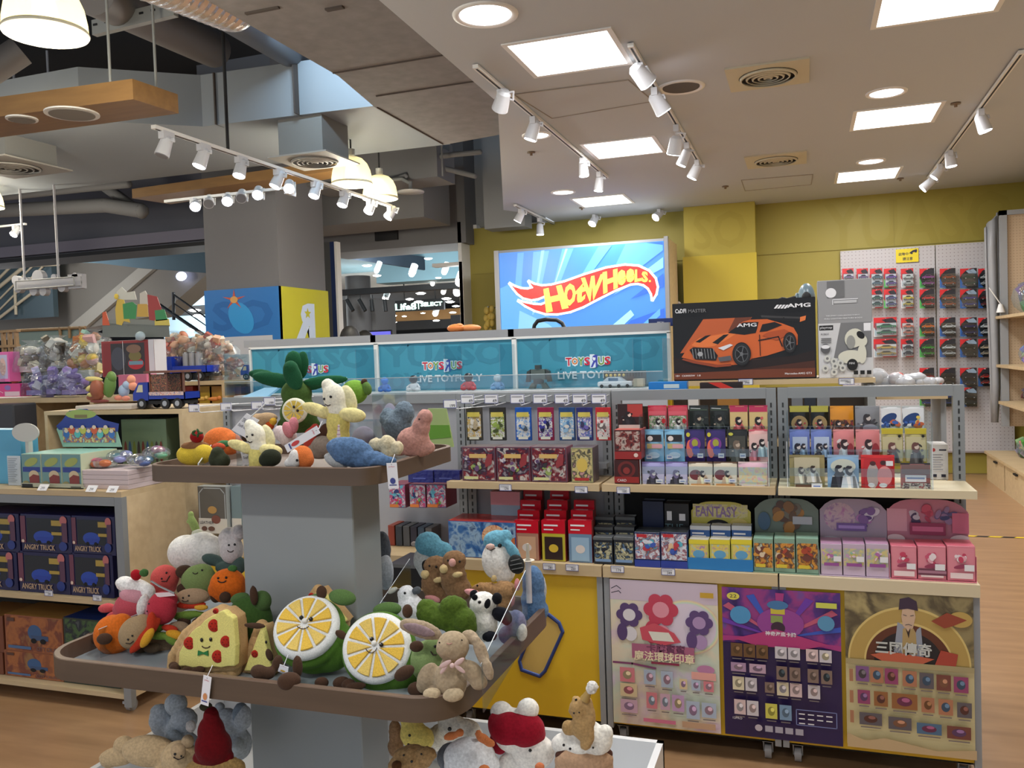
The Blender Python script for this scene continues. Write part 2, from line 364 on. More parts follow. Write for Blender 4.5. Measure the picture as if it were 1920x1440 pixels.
mb = MB(); mb.box(CX1+.002, CX1+.02, CY0-.02, CY1+.02, 0, zt_, YW)
s = Sheet(mb, (CX1+.021, CY0-.02, 0), (0, CY1-CY0+.04, 0), (0, 0, zt_))
def colq(px, py): P = at(px, py, 'X', CX1+.021); return ((P.y-CY0+.02)/(CY1-CY0+.04), P.z/zt_)
LB = mat((196, 212, 236), .5)
vs, fs, asp = text_geo('R', .08); ua, va = colq(592, 636); ub, vb = colq(553, 567)
mb.add([s.p(ua+(ub-ua)*x, va+(vb-va)*y) for x, y in vs], fs, LB); s.bump()
u, v = colq(577, 588); st = []
for i in range(10): r_ = .075 if i % 2 == 0 else .032; st.append((u+r_*math.sin(i*PI/5), v+r_*.38*math.cos(i*PI/5)))
s.poly(st, YW)
mb.build('side_panel', col)
# roller shutter rail beside the column
mb = MB(); P = at(603, 455, 'Y', 9.3); Q = at(622, 455, 'Y', 9.3); mb.box(P.x, Q.x-.03, 9.3, 9.4, 0, P.z, mat((120, 118, 112), .35, .8)); mb.box(Q.x-.03, Q.x+.03, 9.3, 9.4, 0, P.z, mat((30, 46, 90), .4)); mb.box(Q.x+.03, Q.x+.06, 9.3, 9.4, 0, P.z, WHITE)
struct(mb, 'trim_2')
# ---- the mall beyond
MC = mat((110, 140, 150), .8); MW = mat((120, 118, 118), .8); MBLK = mat((16, 16, 18), .8)
mb = MB(); mb.box(-34, -4.6, 11.5, 21, 3.95, 4.1, MC); mb.box(-34, 2, 21, 34, 3.9, 4.0, mat((150, 150, 146), .8)); struct(mb, 'ceiling_far')
mb = MB()
P = at(620, 480, 'Y', 13); Q = at(880, 520, 'Y', 17); mb.prism([(P.x, 13, P.z), (Q.x, 17, Q.z), (Q.x, 17, Q.z+.25), (P.x, 13, P.z+.25)], (.1, .3, 0), mat((34, 44, 56), .6))
P = at(618, 555, 'Y', 16); Q = at(870, 540, 'Y', 16); mb.box(P.x-1, Q.x+1, 16, 16.2, P.z, P.z+.12, DARK)
mb.box(-8.2, -5.8, 15.5, 16, at(720, 535, 'Y', 16).z, 3.95, MC); struct(mb, 'trim_3')
mb = MB(); mb.box(-34, 4, 33, 33.3, 0, 6.5, MBLK); struct(mb, 'wall_far')
mb = MB(); mb.box(-34, -4.3, 13.4, 13.5, 4.5, 9, MBLK); mb.box(-34.2, -34, -3, 34, 0, 9, MBLK); struct(mb, 'wall_far_upper')
mb = MB(); P = at(622, 600, 'Y', 17); Q = at(704, 600, 'Y', 17); mb.box(P.x, Q.x, 17, 18, 0, at(650, 562, 'Y', 17).z, MW)
mb.cyl((Q.x-.35, 16.9, 0), (Q.x-.35, 16.9, 3.4), .28, mat((104, 102, 102), .7), 24); struct(mb, 'wall_mall')
mb = MB(); P = at(845, 600, 'Y', 20); mb.box(P.x, P.x+2, 20, 20.5, 0, 2.6, mat((74, 74, 78), .7)); struct(mb, 'wall_mall')
mb = MB(); z0, z1 = zspan(800, 566, 583, 26); mb.box(-17, -6, 26, 26.2, z1-.1, z1+.0, MBLK); mb.box(-17, -6, 26.2, 26.4, z0-.35, z0+.05, mat((140, 100, 48), .6)); mb.box(-17, -6, 26, 26.3, z0-.6, z0-.3, MBLK); struct(mb, 'trim_4')
# illuminated shop sign
sg = empty('shop_sign', at(790, 580, 'Y', 24), 'small glowing shop sign reading Life8 SELECT hanging in the far mall', 'sign')
mb = MB(); P = at(738, 582, 'Y', 24); Q = at(832, 562, 'Y', 24); mb.box(P.x, Q.x, 24, 24.1, P.z-.05, Q.z+.05, MBLK)
for px in (758, 816): R_ = at(px, 560, 'Y', 24.05); mb.cyl(R_, (R_.x, R_.y, 3.9), .02, DARK, 6)
mb.build('sign_box', sg)
mb = MB(); s = Sheet(mb, (P.x, 23.995, P.z), (Q.x-P.x, 0, 0), (0, 0, Q.z-P.z), .01); LG = mat((200, 255, 235), .4, emit=5)
s.text('Life8', .04, -.12, .95, LG, .42, .02); s.rect(.5, .0, .515, .9, LG); s.text('SELECT', .55, .3, .5, LG, .42, .02); mb.build('glowing_letters', sg)
LITE = mat((255, 250, 240), .5, emit=14)
# distant downlights and spots of the mall ceiling, each its own
def faint(px, py, Y, r, tilt, i, pos):
    P = at(px, py, 'Y', Y)
    t = empty('mall_spotlight' if tilt else 'mall_downlight', P, '%s mall %s, %s' % ('tilted' if tilt else 'round', 'spotlight' if tilt else 'downlight', pos), 'ceiling light', 'distant mall ceiling lights')
    m = MB(); m.cyl(P, P+Vector((0, 0, .012)), r*1.15, WHITE, 16) if not tilt else m.cyl(P+Vector((0, .02, .02)), P+Vector((.02, .1, .16)), r*1.1, WHITE, 12)
    m.build('housing', t)
    m = MB(); m.ell(P, (r, r, r*.25) if not tilt else (r, r*.6, r), LITE, seg=14, ring=8); m.build('lens', t)
    if i in (0, 4, 7, 12, 16, 23):
        l = bpy.data.lights.new('mall_lamp', 'POINT'); l.energy = 70; l.shadow_soft_size = .2; l.color = (.9, .97, 1); o = bpy.data.objects.new('mall_lamp', l); o.location = P-Vector((0, 0, .2)); COL.objects.link(o); o.parent = t; o.matrix_parent_inverse = Matrix.Translation(-t.location)
FL = [(688, 498, 13.5, .1, 0), (706, 508, 13.5, .06, 1), (707, 517, 14, .09, 0), (772, 513, 14, .08, 1), (803, 485, 13, .08, 0), (833, 510, 14, .07, 1), (822, 521, 15, .07, 0), (861, 529, 14, .1, 1), (874, 482, 12.5, .1, 0), (785, 528, 16, .07, 0), (811, 532, 16, .06, 1), (830, 535, 17, .06, 0),
      (665, 559, 20, .16, 0), (655, 566, 20, .14, 0), (684, 569, 20, .12, 0), (722, 561, 20, .1, 1), (789, 550, 21, .16, 0), (768, 561, 22, .14, 0), (785, 566, 22, .16, 0), (837, 560, 22, .16, 0), (844, 566, 22, .16, 0), (857, 548, 20, .14, 1), (831, 548, 20, .08, 1), (855, 574, 24, .14, 0), (719, 580, 24, .1, 0), (703, 585, 25, .14, 0), (737, 592, 25, .16, 0), (711, 594, 25, .12, 0), (816, 588, 25, .12, 1), (849, 586, 25, .14, 0), (711, 606, 25, .12, 0), (727, 606, 25, .1, 0), (740, 604, 25, .1, 0), (818, 601, 25, .14, 0), (720, 570, 23, .1, 0), (758, 593, 25, .1, 0), (872, 586, 24, .1, 0), (793, 587, 25, .1, 0)]
for i, (px, py, Y, r, tl) in enumerate(FL):
    side = 'left' if px < 720 else 'middle' if px < 800 else 'right'
    faint(px, py, Y, r*.75, tl, i, '%s of the opening, %s' % (side, 'above the dark beam' if py < 540 else 'level with the glowing sign' if py < 600 else 'below the glowing sign'))
# group members of one area share their look; black track spots under the far beam
for i, px in enumerate((652, 675, 698, 723)):
    P = at(px, 553, 'Y', 15.9); t = empty('black_spotlight', P, '%s black track spotlight from the left under the far dark beam' % ORD[i], 'spotlight', 'black spotlights on the far track')
    m = MB(); m.cyl(P, P+Vector((.0, 0, -.12)), .012, DARK, 8); m.build('stem', t)
    m = MB(); m.cyl(P+Vector((-.03, 0, -.1)), P+Vector((.12 if i < 2 else 0, -.02, -.34)), .045, DARK, 12); m.build('head', t)
# mall skylight glow patch: real lit shopfront beyond the stair
mb = MB(); P = at(385, 560, 'Y', 20); mb.box(P.x-1.5, P.x+.6, 20, 20.2, at(380, 632, 'Y', 20).z, at(380, 590, 'Y', 20).z, mat((150, 170, 180), .5, emit=.25)); mb.box(P.x-1.6, P.x+.6, 19.9, 20.0, at(380, 572, 'Y', 20).z, at(380, 556, 'Y', 20).z, mat((160, 205, 225), .5, emit=.6)); struct(mb, 'wall_shopfront')
for i, (px, py) in enumerate(((350, 549), (373, 547), (365, 582), (372, 592), (362, 618))): faint(px, py, 18.5, .14, 0, 0, 'seen past the stair rail, %s' % ['upper left', 'upper right', 'centre', 'lower centre', 'lowest'][i])
# ---- escalator and stair at left
ES = mat((128, 122, 114), .8); ES2 = mat((166, 160, 150), .7)
def slab(pts, Y, th, m): return [tuple(at(a_, b2, 'Y', Y)) for a_, b2 in pts]
mb = MB(); mb.prism(slab([(-60, 640), (-60, 470), (130, 492), (405, 500), (300, 590), (180, 612)], 14, 0, ES), (0, .6, 0), ES)
mb.prism(slab([(125, 615), (158, 615), (292, 500), (262, 500)], 13.9, 0, ES), (0, .1, 0), ES2); struct(mb, 'escalator_underside')
mb = MB(); mb.prism(slab([(110, 484), (390, 452), (392, 512), (255, 502)], 13.2, 0, ES), (0, .15, 0), mat((78, 104, 118), .7)); struct(mb, 'ceiling_edge')
mb = MB(); P = at(340, 518, 'Y', 13.85); mb.ell(P, (.13, .03, .09), mat((190, 205, 255), .5, emit=3)); o = mb.build('round_wall_light'); tag(o, 'oval bluish light set in the escalator underside', 'light')
l = bpy.data.lights.new('escalator_fill_lamp', 'POINT'); l.energy = 75; l.shadow_soft_size = .3; lo = bpy.data.objects.new('escalator_fill_lamp', l); lo.location = P+Vector((-2, -2.2, 0)); COL.objects.link(lo); lo.parent = o  # added fill lamp, set away from the oval light to brighten the escalator
mb = MB(); RL = mat((54, 56, 60), .4, .6)
for (p, q, r) in (((300, 572), (400, 640), .035), ((325, 552), (400, 605), .018), ((325, 568), (400, 620), .012), ((325, 590), (400, 640), .012), ((325, 548), (326, 600), .03)): mb.cyl(at(*p, 'Y', 13), at(*q, 'Y', 13), r, RL, 8)
o = mb.build('stair_railing'); tag(o, 'black metal stair railing left of the blue column', 'railing')
mb = MB()
for (p, q, r) in (((-20, 610), (62, 548), .03), ((0, 500), (110, 495), .04), ((-10, 545), (70, 480), .04), ((-10, 530), (35, 485), .03), ((30, 590), (28, 540), .03), ((-10, 590), (80, 500), .02), ((0, 560), (60, 500), .02)): mb.cyl(at(*p, 'Y', 13.3), at(*q, 'Y', 13.3), r, mat((170, 156, 132), .6), 8)
mb.box(-20, at(95, 520, 'Y', 13.35).x, 13.38, 13.5, at(0, 600, 'Y', 13.4).z, at(0, 490, 'Y', 13.4).z, mat((64, 78, 84), .2))
o = mb.build('escalator_truss'); tag(o, 'pale pipes and glass of the escalator side at the far left', 'escalator')
# people passing in the mall (only the heads show over the boards)
for i, (px, py, r, Y, nm) in enumerate(((655, 634, .13, 7.5, 'dark haired person passing behind the blue boards, larger of two heads'), (683, 640, .1, 8.3, 'small dark haired person behind the blue boards near a glowing screen'))):
    P = at(px, py, 'Y', Y); t = empty('person', (P.x, P.y, 0), nm, 'person')
    m = MB(); SK = mat((176, 134, 110), .6)
    m.ell(P+Vector((0, -.01, -.03)), (.075, .09, .11), SK); m.cyl(P-Vector((0, 0, .1)), P-Vector((0, 0, .2)), .05, SK)
    m.ell(P-Vector((0, 0, .42)), (.21, .12, .26), SK); m.ell(P-Vector((0, 0, .75)), (.16, .11, .3), SK)
    for sx in (-1, 1): m.cyl(P+Vector((sx*.2, 0, -.28)), P+Vector((sx*.24, -.02, -.8)), .045, SK, 12, .03); m.cyl(P+Vector((sx*.08, 0, -.9)), (P.x+sx*.09, P.y, .06), .08, SK, 12, .045); m.ell((P.x+sx*.09, P.y-.05, .04), (.05, .13, .04), SK)
    o = m.build('body', t); mod = o.modifiers.new('r', 'REMESH'); mod.mode = 'VOXEL'; mod.voxel_size = .02; mod.use_smooth_shade = True
    m = MB(); m.ell(P+Vector((0, .015, 0)), (.1, .105, .125), mat((20, 18, 18), .6)); m.ell(P+Vector((0, .05, -.08)), (.1, .07, .12), mat((20, 18, 18), .6)); m.build('hair', t)
    m = MB(); m.ell(P-Vector((0, 0, .45)), (.235, .145, .27), mat((90, 40, 42) if i == 0 else (40, 50, 110), .8)); m.ell(P-Vector((0, 0, .8)), (.19, .14, .28), mat((90, 40, 42) if i == 0 else (40, 50, 110), .8)); m.build('coat', t)
    m = MB()
    for sx in (-1, 1): m.cyl(P+Vector((sx*.085, 0, -.9)), (P.x+sx*.09, P.y, .1), .1, mat((40, 42, 52), .8), 12, .065)
    m.build('trousers', t)
mb = MB(); P = at(697, 636, 'Y', 10.5); mb.box(P.x-.12, P.x+.28, 10.5, 10.53, P.z-.12, P.z+.1, mat((90, 90, 190), .4, emit=.8)); mb.box(P.x-.02, P.x+.02, 10.51, 10.53, 0, P.z, DARK); mb.box(P.x-.13, P.x+.29, 10.53, 10.56, P.z-.14, P.z+.12, DARK); o = mb.build('display_screen'); tag(o, 'blue violet glowing screen seen past the dark heads in the mall', 'screen')
# tape line on the floor
mb = MB(); P = at(1815, 1004, 'Z', .001); x = P.x-.5; i = 0
while x < 2.4:
    mb.add([(x, 7.43, .002), (x+.09, 7.43, .002), (x+.12, 7.47, .002), (x+.03, 7.47, .002)], [(0, 1, 2, 3)], mat((220, 190, 30), .5) if i % 2 else DARK); x += .09; i += 1
o = mb.build('floor_tape'); tag(o, 'yellow and black hazard tape stuck across the wood floor', 'tape')

# ================================================================ CEILING LIGHTS AND VENTS
def area(name, loc, sx, sy, pw, parent, col_=(1, .99, .98), shape='RECTANGLE', spread=None):
    l = bpy.data.lights.new(name, 'AREA'); l.shape = shape; l.size = sx; l.size_y = sy; l.energy = pw; l.color = col_
    if spread: l.spread = spread
    o = bpy.data.objects.new(name, l); o.location = loc; COL.objects.link(o); o.parent = parent; o.matrix_parent_inverse = Matrix.Translation(-parent.location); return o
PANEL_EM = mat((255, 254, 248), .5, emit=3.0)
def panel(x, y, label):
    t = empty('ceiling_panel_light', (x, y, CEIL), label, 'ceiling light', 'square ceiling panel lights'); h = .283
    m = MB()
    for (a_, b2, c, d) in ((-h-.03, -h, -h-.03, h+.03), (h, h+.03, -h-.03, h+.03), (-h, h, -h-.03, -h), (-h, h, h, h+.03)): m.box(x+a_, x+b2, y+c, y+d, CEIL-.008, CEIL-.0005, WHITE)
    m.build('frame', t); m = MB(); m.box(x-h, x+h, y-h, y+h, CEIL-.006, CEIL-.001, PANEL_EM); m.build('diffuser', t)
    area('panel_lamp', (x, y, CEIL-.02), .56, .56, PANEL_W, t)
c = at(1068, 101, 'Z', CEIL); XA = c.x; Y1 = c.y
panel(XA, Y1, 'big square ceiling panel light, nearest in the left row')
c = at(1170, 277, 'Z', CEIL); panel(c.x, c.y, 'square ceiling panel light, middle of the left row')
c = at(1130, 376, 'Z', CEIL); panel(c.x, c.y, 'square ceiling panel light, farthest of the left row over the sign')
c = at(1678, 218, 'Z', CEIL); XB = c.x; panel(XB, c.y, 'square ceiling panel light, middle of the right row')
c = at(1626, 328, 'Z', CEIL); panel(c.x, c.y, 'square ceiling panel light, farthest of the right row')
panel(XB, Y1, 'large square ceiling panel light cut by the top right picture edge')
for yy in (Y1-2.4, ): panel(XA, yy, 'square ceiling panel light of the left row nearest the shop front'); panel(XB, yy, 'square ceiling panel light of the right row nearest the shop front')
DISC = mat((255, 250, 255), .5, emit=4.0)
def down(px, py, label, lit=True, r=.105):
    P = at(px, py, 'Z', CEIL); t = empty('downlight' if lit else 'ceiling_speaker', P, label, 'downlight' if lit else 'speaker', 'round downlights' if lit else None)
    m = MB(); m.lathe([(r, -.002), (r*1.12, -.012), (r*1.28, -.008), (r*1.3, -.0005)], P, WHITE, 36); m.build('trim_ring', t)
    m = MB(); m.cyl(P-Vector((0, 0, .006)), P-Vector((0, 0, .001)), r, DISC if lit else mat((88, 84, 80), .8), 32); m.build('lens' if lit else 'grille', t)
    if lit: area('downlight_lamp', (P.x, P.y, P.z-.03), r*2, r*2, DOWN_W, t, shape='DISK')
down(910, 27, 'large round recessed downlight near the top centre', r=.13)
down(1662, 173, 'round recessed downlight just before the right panel light'); down(1633, 302, 'small round recessed downlight before the farthest right panel light'); down(1056, 360, 'small round recessed downlight above the light box')
down(1277, 163, 'round dark ceiling speaker grille left of the large air vent', False, .12); down(1006, 253, 'round lit downlight beside the left track spotlight', r=.09)
def sprinkler(px, py, z, label):
    P = at(px, py, 'Z', z); m = MB(); m.lathe([(.0, -.03), (.012, -.03), (.012, -.012), (.035, -.01), (.035, 0), (0, 0)], P, mat((120, 105, 90), .4, .5), 16); o = m.build('sprinkler_head'); tag(o, label, 'sprinkler')
for a_ in ((996, 285, 'small ceiling sprinkler below the left track'), (1091, 389, 'small sprinkler by the farthest left panel light'), (1792, 193, 'small dark sprinkler right of the right panel light'), (1688, 334, 'small sprinkler beside the farthest right panel light'), (1360, 349, 'flat sprinkler cover near the access hatch')): sprinkler(a_[0], a_[1], CEIL, a_[2])
CRM = mat((196, 190, 168), .6)
def vent(cx, cy, z, hw, label, drop=0, m_=CRM):
    t = empty('air_vent', (cx, cy, z), label, 'air vent', None)
    m = MB(); R_ = hw*.72; n = 40; zz = z-drop
    ring = [(cx+R_*math.cos(2*PI*i/n), cy+R_*math.sin(2*PI*i/n)) for i in range(n)]
    sq = []
    for i in range(n):
        a_, b2 = math.cos(2*PI*i/n), math.sin(2*PI*i/n); k = hw/max(abs(a_), abs(b2)); sq.append((cx+a_*k, cy+b2*k))
    vs = [(a_, b2, zz-.012) for a_, b2 in ring]+[(a_, b2, zz-.012) for a_, b2 in sq]+[(a_, b2, zz) for a_, b2 in sq]
    fs = [(i, (i+1) % n, n+(i+1) % n, n+i) for i in range(n)]+[(n+i, n+(i+1) % n, 2*n+(i+1) % n, 2*n+i) for i in range(n)]
    m.add(vs, fs, m_); m.build('frame', t)
    m = MB(); m.cyl((cx, cy, zz-.004), (cx, cy, zz-.001), R_*1.02, mat((34, 28, 26), .8), 36); m.build('opening', t)
    m = MB()
    for k in range(5): rr = R_*(.98-.2*k); m.lathe([(rr, -.014), (rr-.005, -.026), (rr-.014, -.03), (rr-.009, -.018)], (cx, cy, zz), m_, 36, closed=True)
    m.build('diffuser_rings', t)
    if drop:
        m = MB(); m.box(cx-hw*.75, cx+hw*.75, cy-hw*.75, cy+hw*.75, zz+.002, z, mat((110, 110, 108), .6)); m.build('duct_box', t)
c = at(1440, 140, 'Z', CEIL); vent(c.x, c.y, CEIL, .25, 'large square cream air vent with round diffuser and flaking paint')
c = at(1455, 299, 'Z', CEIL); vent(c.x, c.y, CEIL, .27, 'smaller looking cream air vent beyond the flaking one')
c = at(590, 300, 'Z', 3.2); vent(c.x, c.y, 3.5, .27, 'grey square air vent dropped below the crossing duct', .3, mat((140, 136, 130), .6))
c = at(18, 312, 'Z', 3.3); vent(c.x, c.y, 3.5, .34, 'grey square air vent at the far left picture edge', .2, mat((140, 136, 130), .6))
def hatch(pts, label):
    m = MB(); P = [at(a_, b2, 'Z', CEIL-.003) for a_, b2 in pts]; m.tube(P, .004, mat((150, 142, 134), .7), 6, True); m.prism([p+Vector((0, 0, .0015)) for p in P], (0, 0, .001), CE); o = m.build('access_hatch'); tag(o, label, 'hatch')
hatch([(963, 177), (1178, 150), (1225, 190), (1035, 222)], 'large flush ceiling access hatch behind the nearest panel light'); hatch([(1390, 338), (1524, 327), (1521, 346), (1397, 358)], 'flush ceiling access hatch beyond the air vents')
# hanging white discs under the mall ducts
for (px, py, Y, r, lb) in ((165, 300, 6.6, .17, 'white disc hanging over the orange panel at left'), (540, 388, 8.6, .13, 'white disc hanging left of the grey column top'), (770, 361, 8.6, .15, 'white disc hanging right of the dome lamps')):
    P = at(px, py, 'Y', Y); m = MB(); m.lathe([(0, .0), (r, .0), (r, .012), (.02, .03), (.02, .12), (0, .12)], P, mat((176, 176, 174), .5), 28); m.tube([P+Vector((0, 0, .1)), P+Vector((-.1, 0, .16)), P+Vector((-.5, 0, .17))], .02, ST, 8); o = m.build('fire_sprinkler_shield'); tag(o, lb, 'sprinkler shield')
# orange hanging panels
OR = wood((124, 90, 46), (138, 102, 54), .5)
def orange(pts_t, z, th, label, extra=()):
    t = empty('hanging_ceiling_panel', (pts_t[0][0], pts_t[0][1], z), label, 'ceiling panel', 'orange hanging ceiling panels')
    m = MB(); m.prism([V3(p, z) for p in pts_t], (0, 0, th), OR); m.build('panel', t)
    for (px, py, r) in extra:
        P = at(px, py, 'Z', z); m = MB(); m.cyl(P-Vector((0, 0, .008)), P, r*1.2, WHITE, 28); m.cyl(P-Vector((0, 0, .012)), P-Vector((0, 0, .004)), r, mat((130, 126, 120), .8), 28); m.build('speaker_grille', t)
    m = MB()
    for p in pts_t[1:3]: m.cyl((p[0]-.15, p[1], z+th), (p[0]-.15, p[1], 4.9), .008, ST, 6)
    m.build('hanger', t)
z = 3.0; A = at(335, 213, 'Z', z); B = at(0, 243, 'Z', z); C_ = at(250, 186, 'Z', z); D_ = at(0, 203, 'Z', z)
orange([(D_.x-2, D_.y-.02), (C_.x, C_.y), (A.x, A.y), (B.x-2, B.y+.05)], z, .11, 'orange wooden hanging panel at the upper left holding two round grilles', [(41, 222, .07), (135, 212, .12)])
z = 3.36; A = at(320, 383, 'Z', z); B = at(640, 332, 'Z', z); C_ = at(640, 318, 'Z', z); D_ = at(248, 372, 'Z', z)
orange([(D_.x, D_.y), (C_.x, C_.y), (B.x, B.y), (A.x, A.y)], z, .1, 'orange wooden hanging panel behind the long track of spotlights')
# dome pendant lamps
t = empty('duct_fill_light', (-3.0, 5.1, 3.9), 'added cool fill strip hidden above the soffit to light the duct side', 'light')  # made-up hidden fixture, gives the duct side its bluish light
m = MB(); m.box(-3.5, -2.9, 4.9, 4.94, 3.9, 3.94, mat((200, 230, 255), .5, emit=3)); m.build('tube', t)
l = bpy.data.lights.new('duct_fill_lamp', 'AREA'); l.shape = 'RECTANGLE'; l.size = .7; l.size_y = .1; l.energy = 22; l.color = (.6, .82, 1); o = bpy.data.objects.new('duct_fill_lamp', l); o.location = (-3.15, 5.0, 3.9); o.rotation_euler = (1.75, 0, 0); COL.objects.link(o); o.parent = t; o.matrix_parent_inverse = Matrix.Translation(-t.location)
def dome(px, py, Y, r, label, P=None):
    P = P or at(px, py, 'Y', Y); t = empty('dome_pendant_lamp', P, label, 'pendant lamp', 'glowing dome pendant lamps')
    key = 'domeglass'
    if key not in _M:
        m_, nt, b = newmat('frosted_glass'); b.inputs['Base Color'].default_value = rgb((236, 226, 186)); b.inputs['Emission Color'].default_value = rgb((255, 240, 190)); b.inputs['Emission Strength'].default_value = .12; b.inputs['Roughness'].default_value = .3
        tr = nt.nodes.new('ShaderNodeBsdfTransparent'); mx = nt.nodes.new('ShaderNodeMixShader'); mx.inputs[0].default_value = .75
        nt.links.new(tr.outputs[0], mx.inputs[1]); nt.links.new(b.outputs[0], mx.inputs[2]); nt.links.new(mx.outputs[0], nt.nodes['Material Output'].inputs[0]); _M[key] = m_
    m = MB(); m.lathe([(r, 0), (r*.985, r*.3), (r*.92, r*.65), (r*.78, r*.98), (r*.55, r*1.22), (r*.25, r*1.34)], P, _M[key], 48); m.lathe([(r*1.0, -.008), (r*1.03, 0), (r*1.0, .012), (r*.97, 0)], P, mat((230, 226, 200), .4), 48, closed=True); m.build('lamp_shade', t)
    m = MB(); m.ell(P+Vector((0, 0, r*.55)), (r*.3, r*.3, r*.42), mat((255, 246, 205), .5, emit=3.5)); m.build('bulb', t)
    m = MB(); m.cyl(P+Vector((0, 0, r*1.3)), P+Vector((0, 0, r*1.7)), r*.2, GREYM, 20); m.build('lamp_cap', t)
    m = MB(); m.cyl(P+Vector((0, 0, r*1.7)), (P.x, P.y, 4.9), .008, DARK, 8); m.build('cord', t)
    l = bpy.data.lights.new('dome_lamp', 'POINT'); l.energy = 26; l.shadow_soft_size = r*.6; l.color = (1, .92, .75); o = bpy.data.objects.new('dome_lamp', l); o.location = P-Vector((0, 0, .16)); COL.objects.link(o); o.parent = t; o.matrix_parent_inverse = Matrix.Translation(-t.location)
dome(86, 62, 2.9, .17, 'large glowing dome pendant lamp at the top left corner'); dome(660, 345, 6.75, .18, 'glowing dome pendant lamp, left of the distant pair')
for kx, ky, wl in ((-5.2, 1.2, 'nearest'), (-5.6, 4.6, 'second nearest'), (-8.2, 6.8, 'farthest'), (-9.5, 3.2, 'leftmost')):
    dome(0, 0, 0, .17, 'added unseen dome pendant lamp left of the picture, %s of four' % wl, Vector((kx, ky, 3.3)))  # out of view, added to lift the light in the mall
dome(713, 372, 7.3, .165, 'glowing dome pendant lamp, right of the distant pair')
# ---- track spotlights
SPOT_E = mat((245, 245, 255), .5, emit=12); SPW = mat((200, 202, 208), .35)
def spot(P, lens, label, group, r=.045, L=.11, style=0, power=5, on=True):
    """P point on track; lens: world position of the lens face centre"""
    t = empty('track_spotlight', P, label, 'spotlight', group); P = Vector(P); lens = Vector(lens)
    m = MB(); m.box(P.x-.02, P.x+.02, P.y-.05, P.y+.05, P.z-.055, P.z-.005, SPW); m.build('driver_box', t)
    d = (lens-(P+Vector((0, 0, -.06)))); d = Vector((d.x, d.y, min(d.z, -.04)*1.0)).normalized(); bk = lens-d*L
    m = MB(); m.tube([P+Vector((0, 0, -.05)), (P.x+(bk.x-P.x)*.3+r+.01, P.y, min(P.z-.07, bk.z+.03)), (bk.x+r+.006, bk.y, bk.z), (bk.x, bk.y, bk.z)], .007, SPW, 6); m.build('arm', t)
    m = MB(); m.cyl(bk, lens, r*.8, SPW, 20, r); m.cyl(bk-d*.02, bk, r*.5, SPW, 16, r*.8); m.build('head', t)
    m = MB(); m.cyl(lens, lens+d*.004, r*.86, SPOT_E if on else mat((120, 120, 124), .3), 20); m.build('lens', t)
    if on and power:
        l = bpy.data.lights.new('spot_lamp', 'SPOT'); l.energy = power; l.spot_size = 1.5; l.spot_blend = .8; l.shadow_soft_size = r; l.color = (1, .96, .92)
        o = bpy.data.objects.new('spot_lamp', l); COL.objects.link(o); o.location = lens+d*.02; o.rotation_euler = d.to_track_quat('-Z', 'Y').to_euler(); o.parent = t; o.matrix_parent_inverse = Matrix.Translation(-t.location)
def track(name, P, Q, label, mtl=WHITE, hang=True):
    m = MB(); P = Vector(P); Q = Vector(Q); d = (Q-P).normalized(); M = Matrix.Rotation(math.atan2(d.y, d.x), 3, 'Z'); m.obox((P+Q)/2, ((Q-P).length, .035, .022), mtl, M); m.obox((P+Q)/2-Vector((0, 0, .0115)), ((Q-P).length-.04, .012, .002), DARK, M); o = m.build(name); tag(o, label, 'light track'); return o
# hanging tracks at left
TZ = 3.0; A = at(270, 240, 'Z', TZ); B = at(745, 385, 'Z', TZ); XT = (A.x+B.x)/2; track('light_track', (XT, A.y, TZ), (XT, B.y, TZ), 'long white light track hanging at the left with eight spotlights', hang=False)
m = MB(); P = at(437, 283, 'Z', TZ); m.cyl((XT, P.y, TZ), (XT+.02, P.y-.02, 4.6), .012, DARK, 8); o = m.build('power_cable'); tag(o, 'black power cable dropping to the long hanging light track', 'cable')
for i, (tx, ty, lx, ly) in enumerate(((312, 258, 303, 292), (382, 282, 373, 312), (452, 304, 448, 330), (523, 322, 515, 350), (592, 345, 588, 368), (645, 358, 641, 385), (695, 375, 690, 398), (733, 385, 727, 408))):
    T = at(tx, ty-8, 'X', XT); L_ = at(lx, ly, 'Y', T.y-.03); spot((XT, T.y, TZ), L_, '%s spotlight from the near end of the long hanging track' % ORD[i] if i else 'unlit tilted spotlight at the near end of the long hanging track', 'spotlights on the long hanging track', on=i > 0, power=4)
A = at(310, 378, 'Z', 2.95); B = at(545, 338, 'Z', 2.95); YT = A.y; x1 = at(545, 338, 'Y', YT).x; track('light_track', (A.x, YT, 2.95), (x1, YT, 2.95), 'shorter white light track crossing under the orange panel')
for i, (tx, lx, ly, on) in enumerate(((366, 366, 388, 1), (392, 391, 382, 0), (427, 426, 378, 1), (453, 452, 372, 0), (484, 483, 366, 1), (542, 542, 354, 1))):
    T = at(tx, ly-20, 'Y', YT); L_ = at(lx, ly, 'Y', YT-.05); spot((T.x, YT, 2.95), L_, '%s %s spotlight from the left on the crossing track' % (ORD[i], 'lit' if on else 'unlit'), 'spotlights on the crossing track', on=bool(on), power=4)
P = at(48, 420, 'Y', 7.5); track('light_track', (P.x-2, 7.5, P.z), (P.x, 7.5, P.z), 'short light track end at the far left edge'); L_ = at(25, 440, 'Y', 7.45); spot((L_.x, 7.5, P.z), L_, 'single bright spotlight at the far left edge', None)
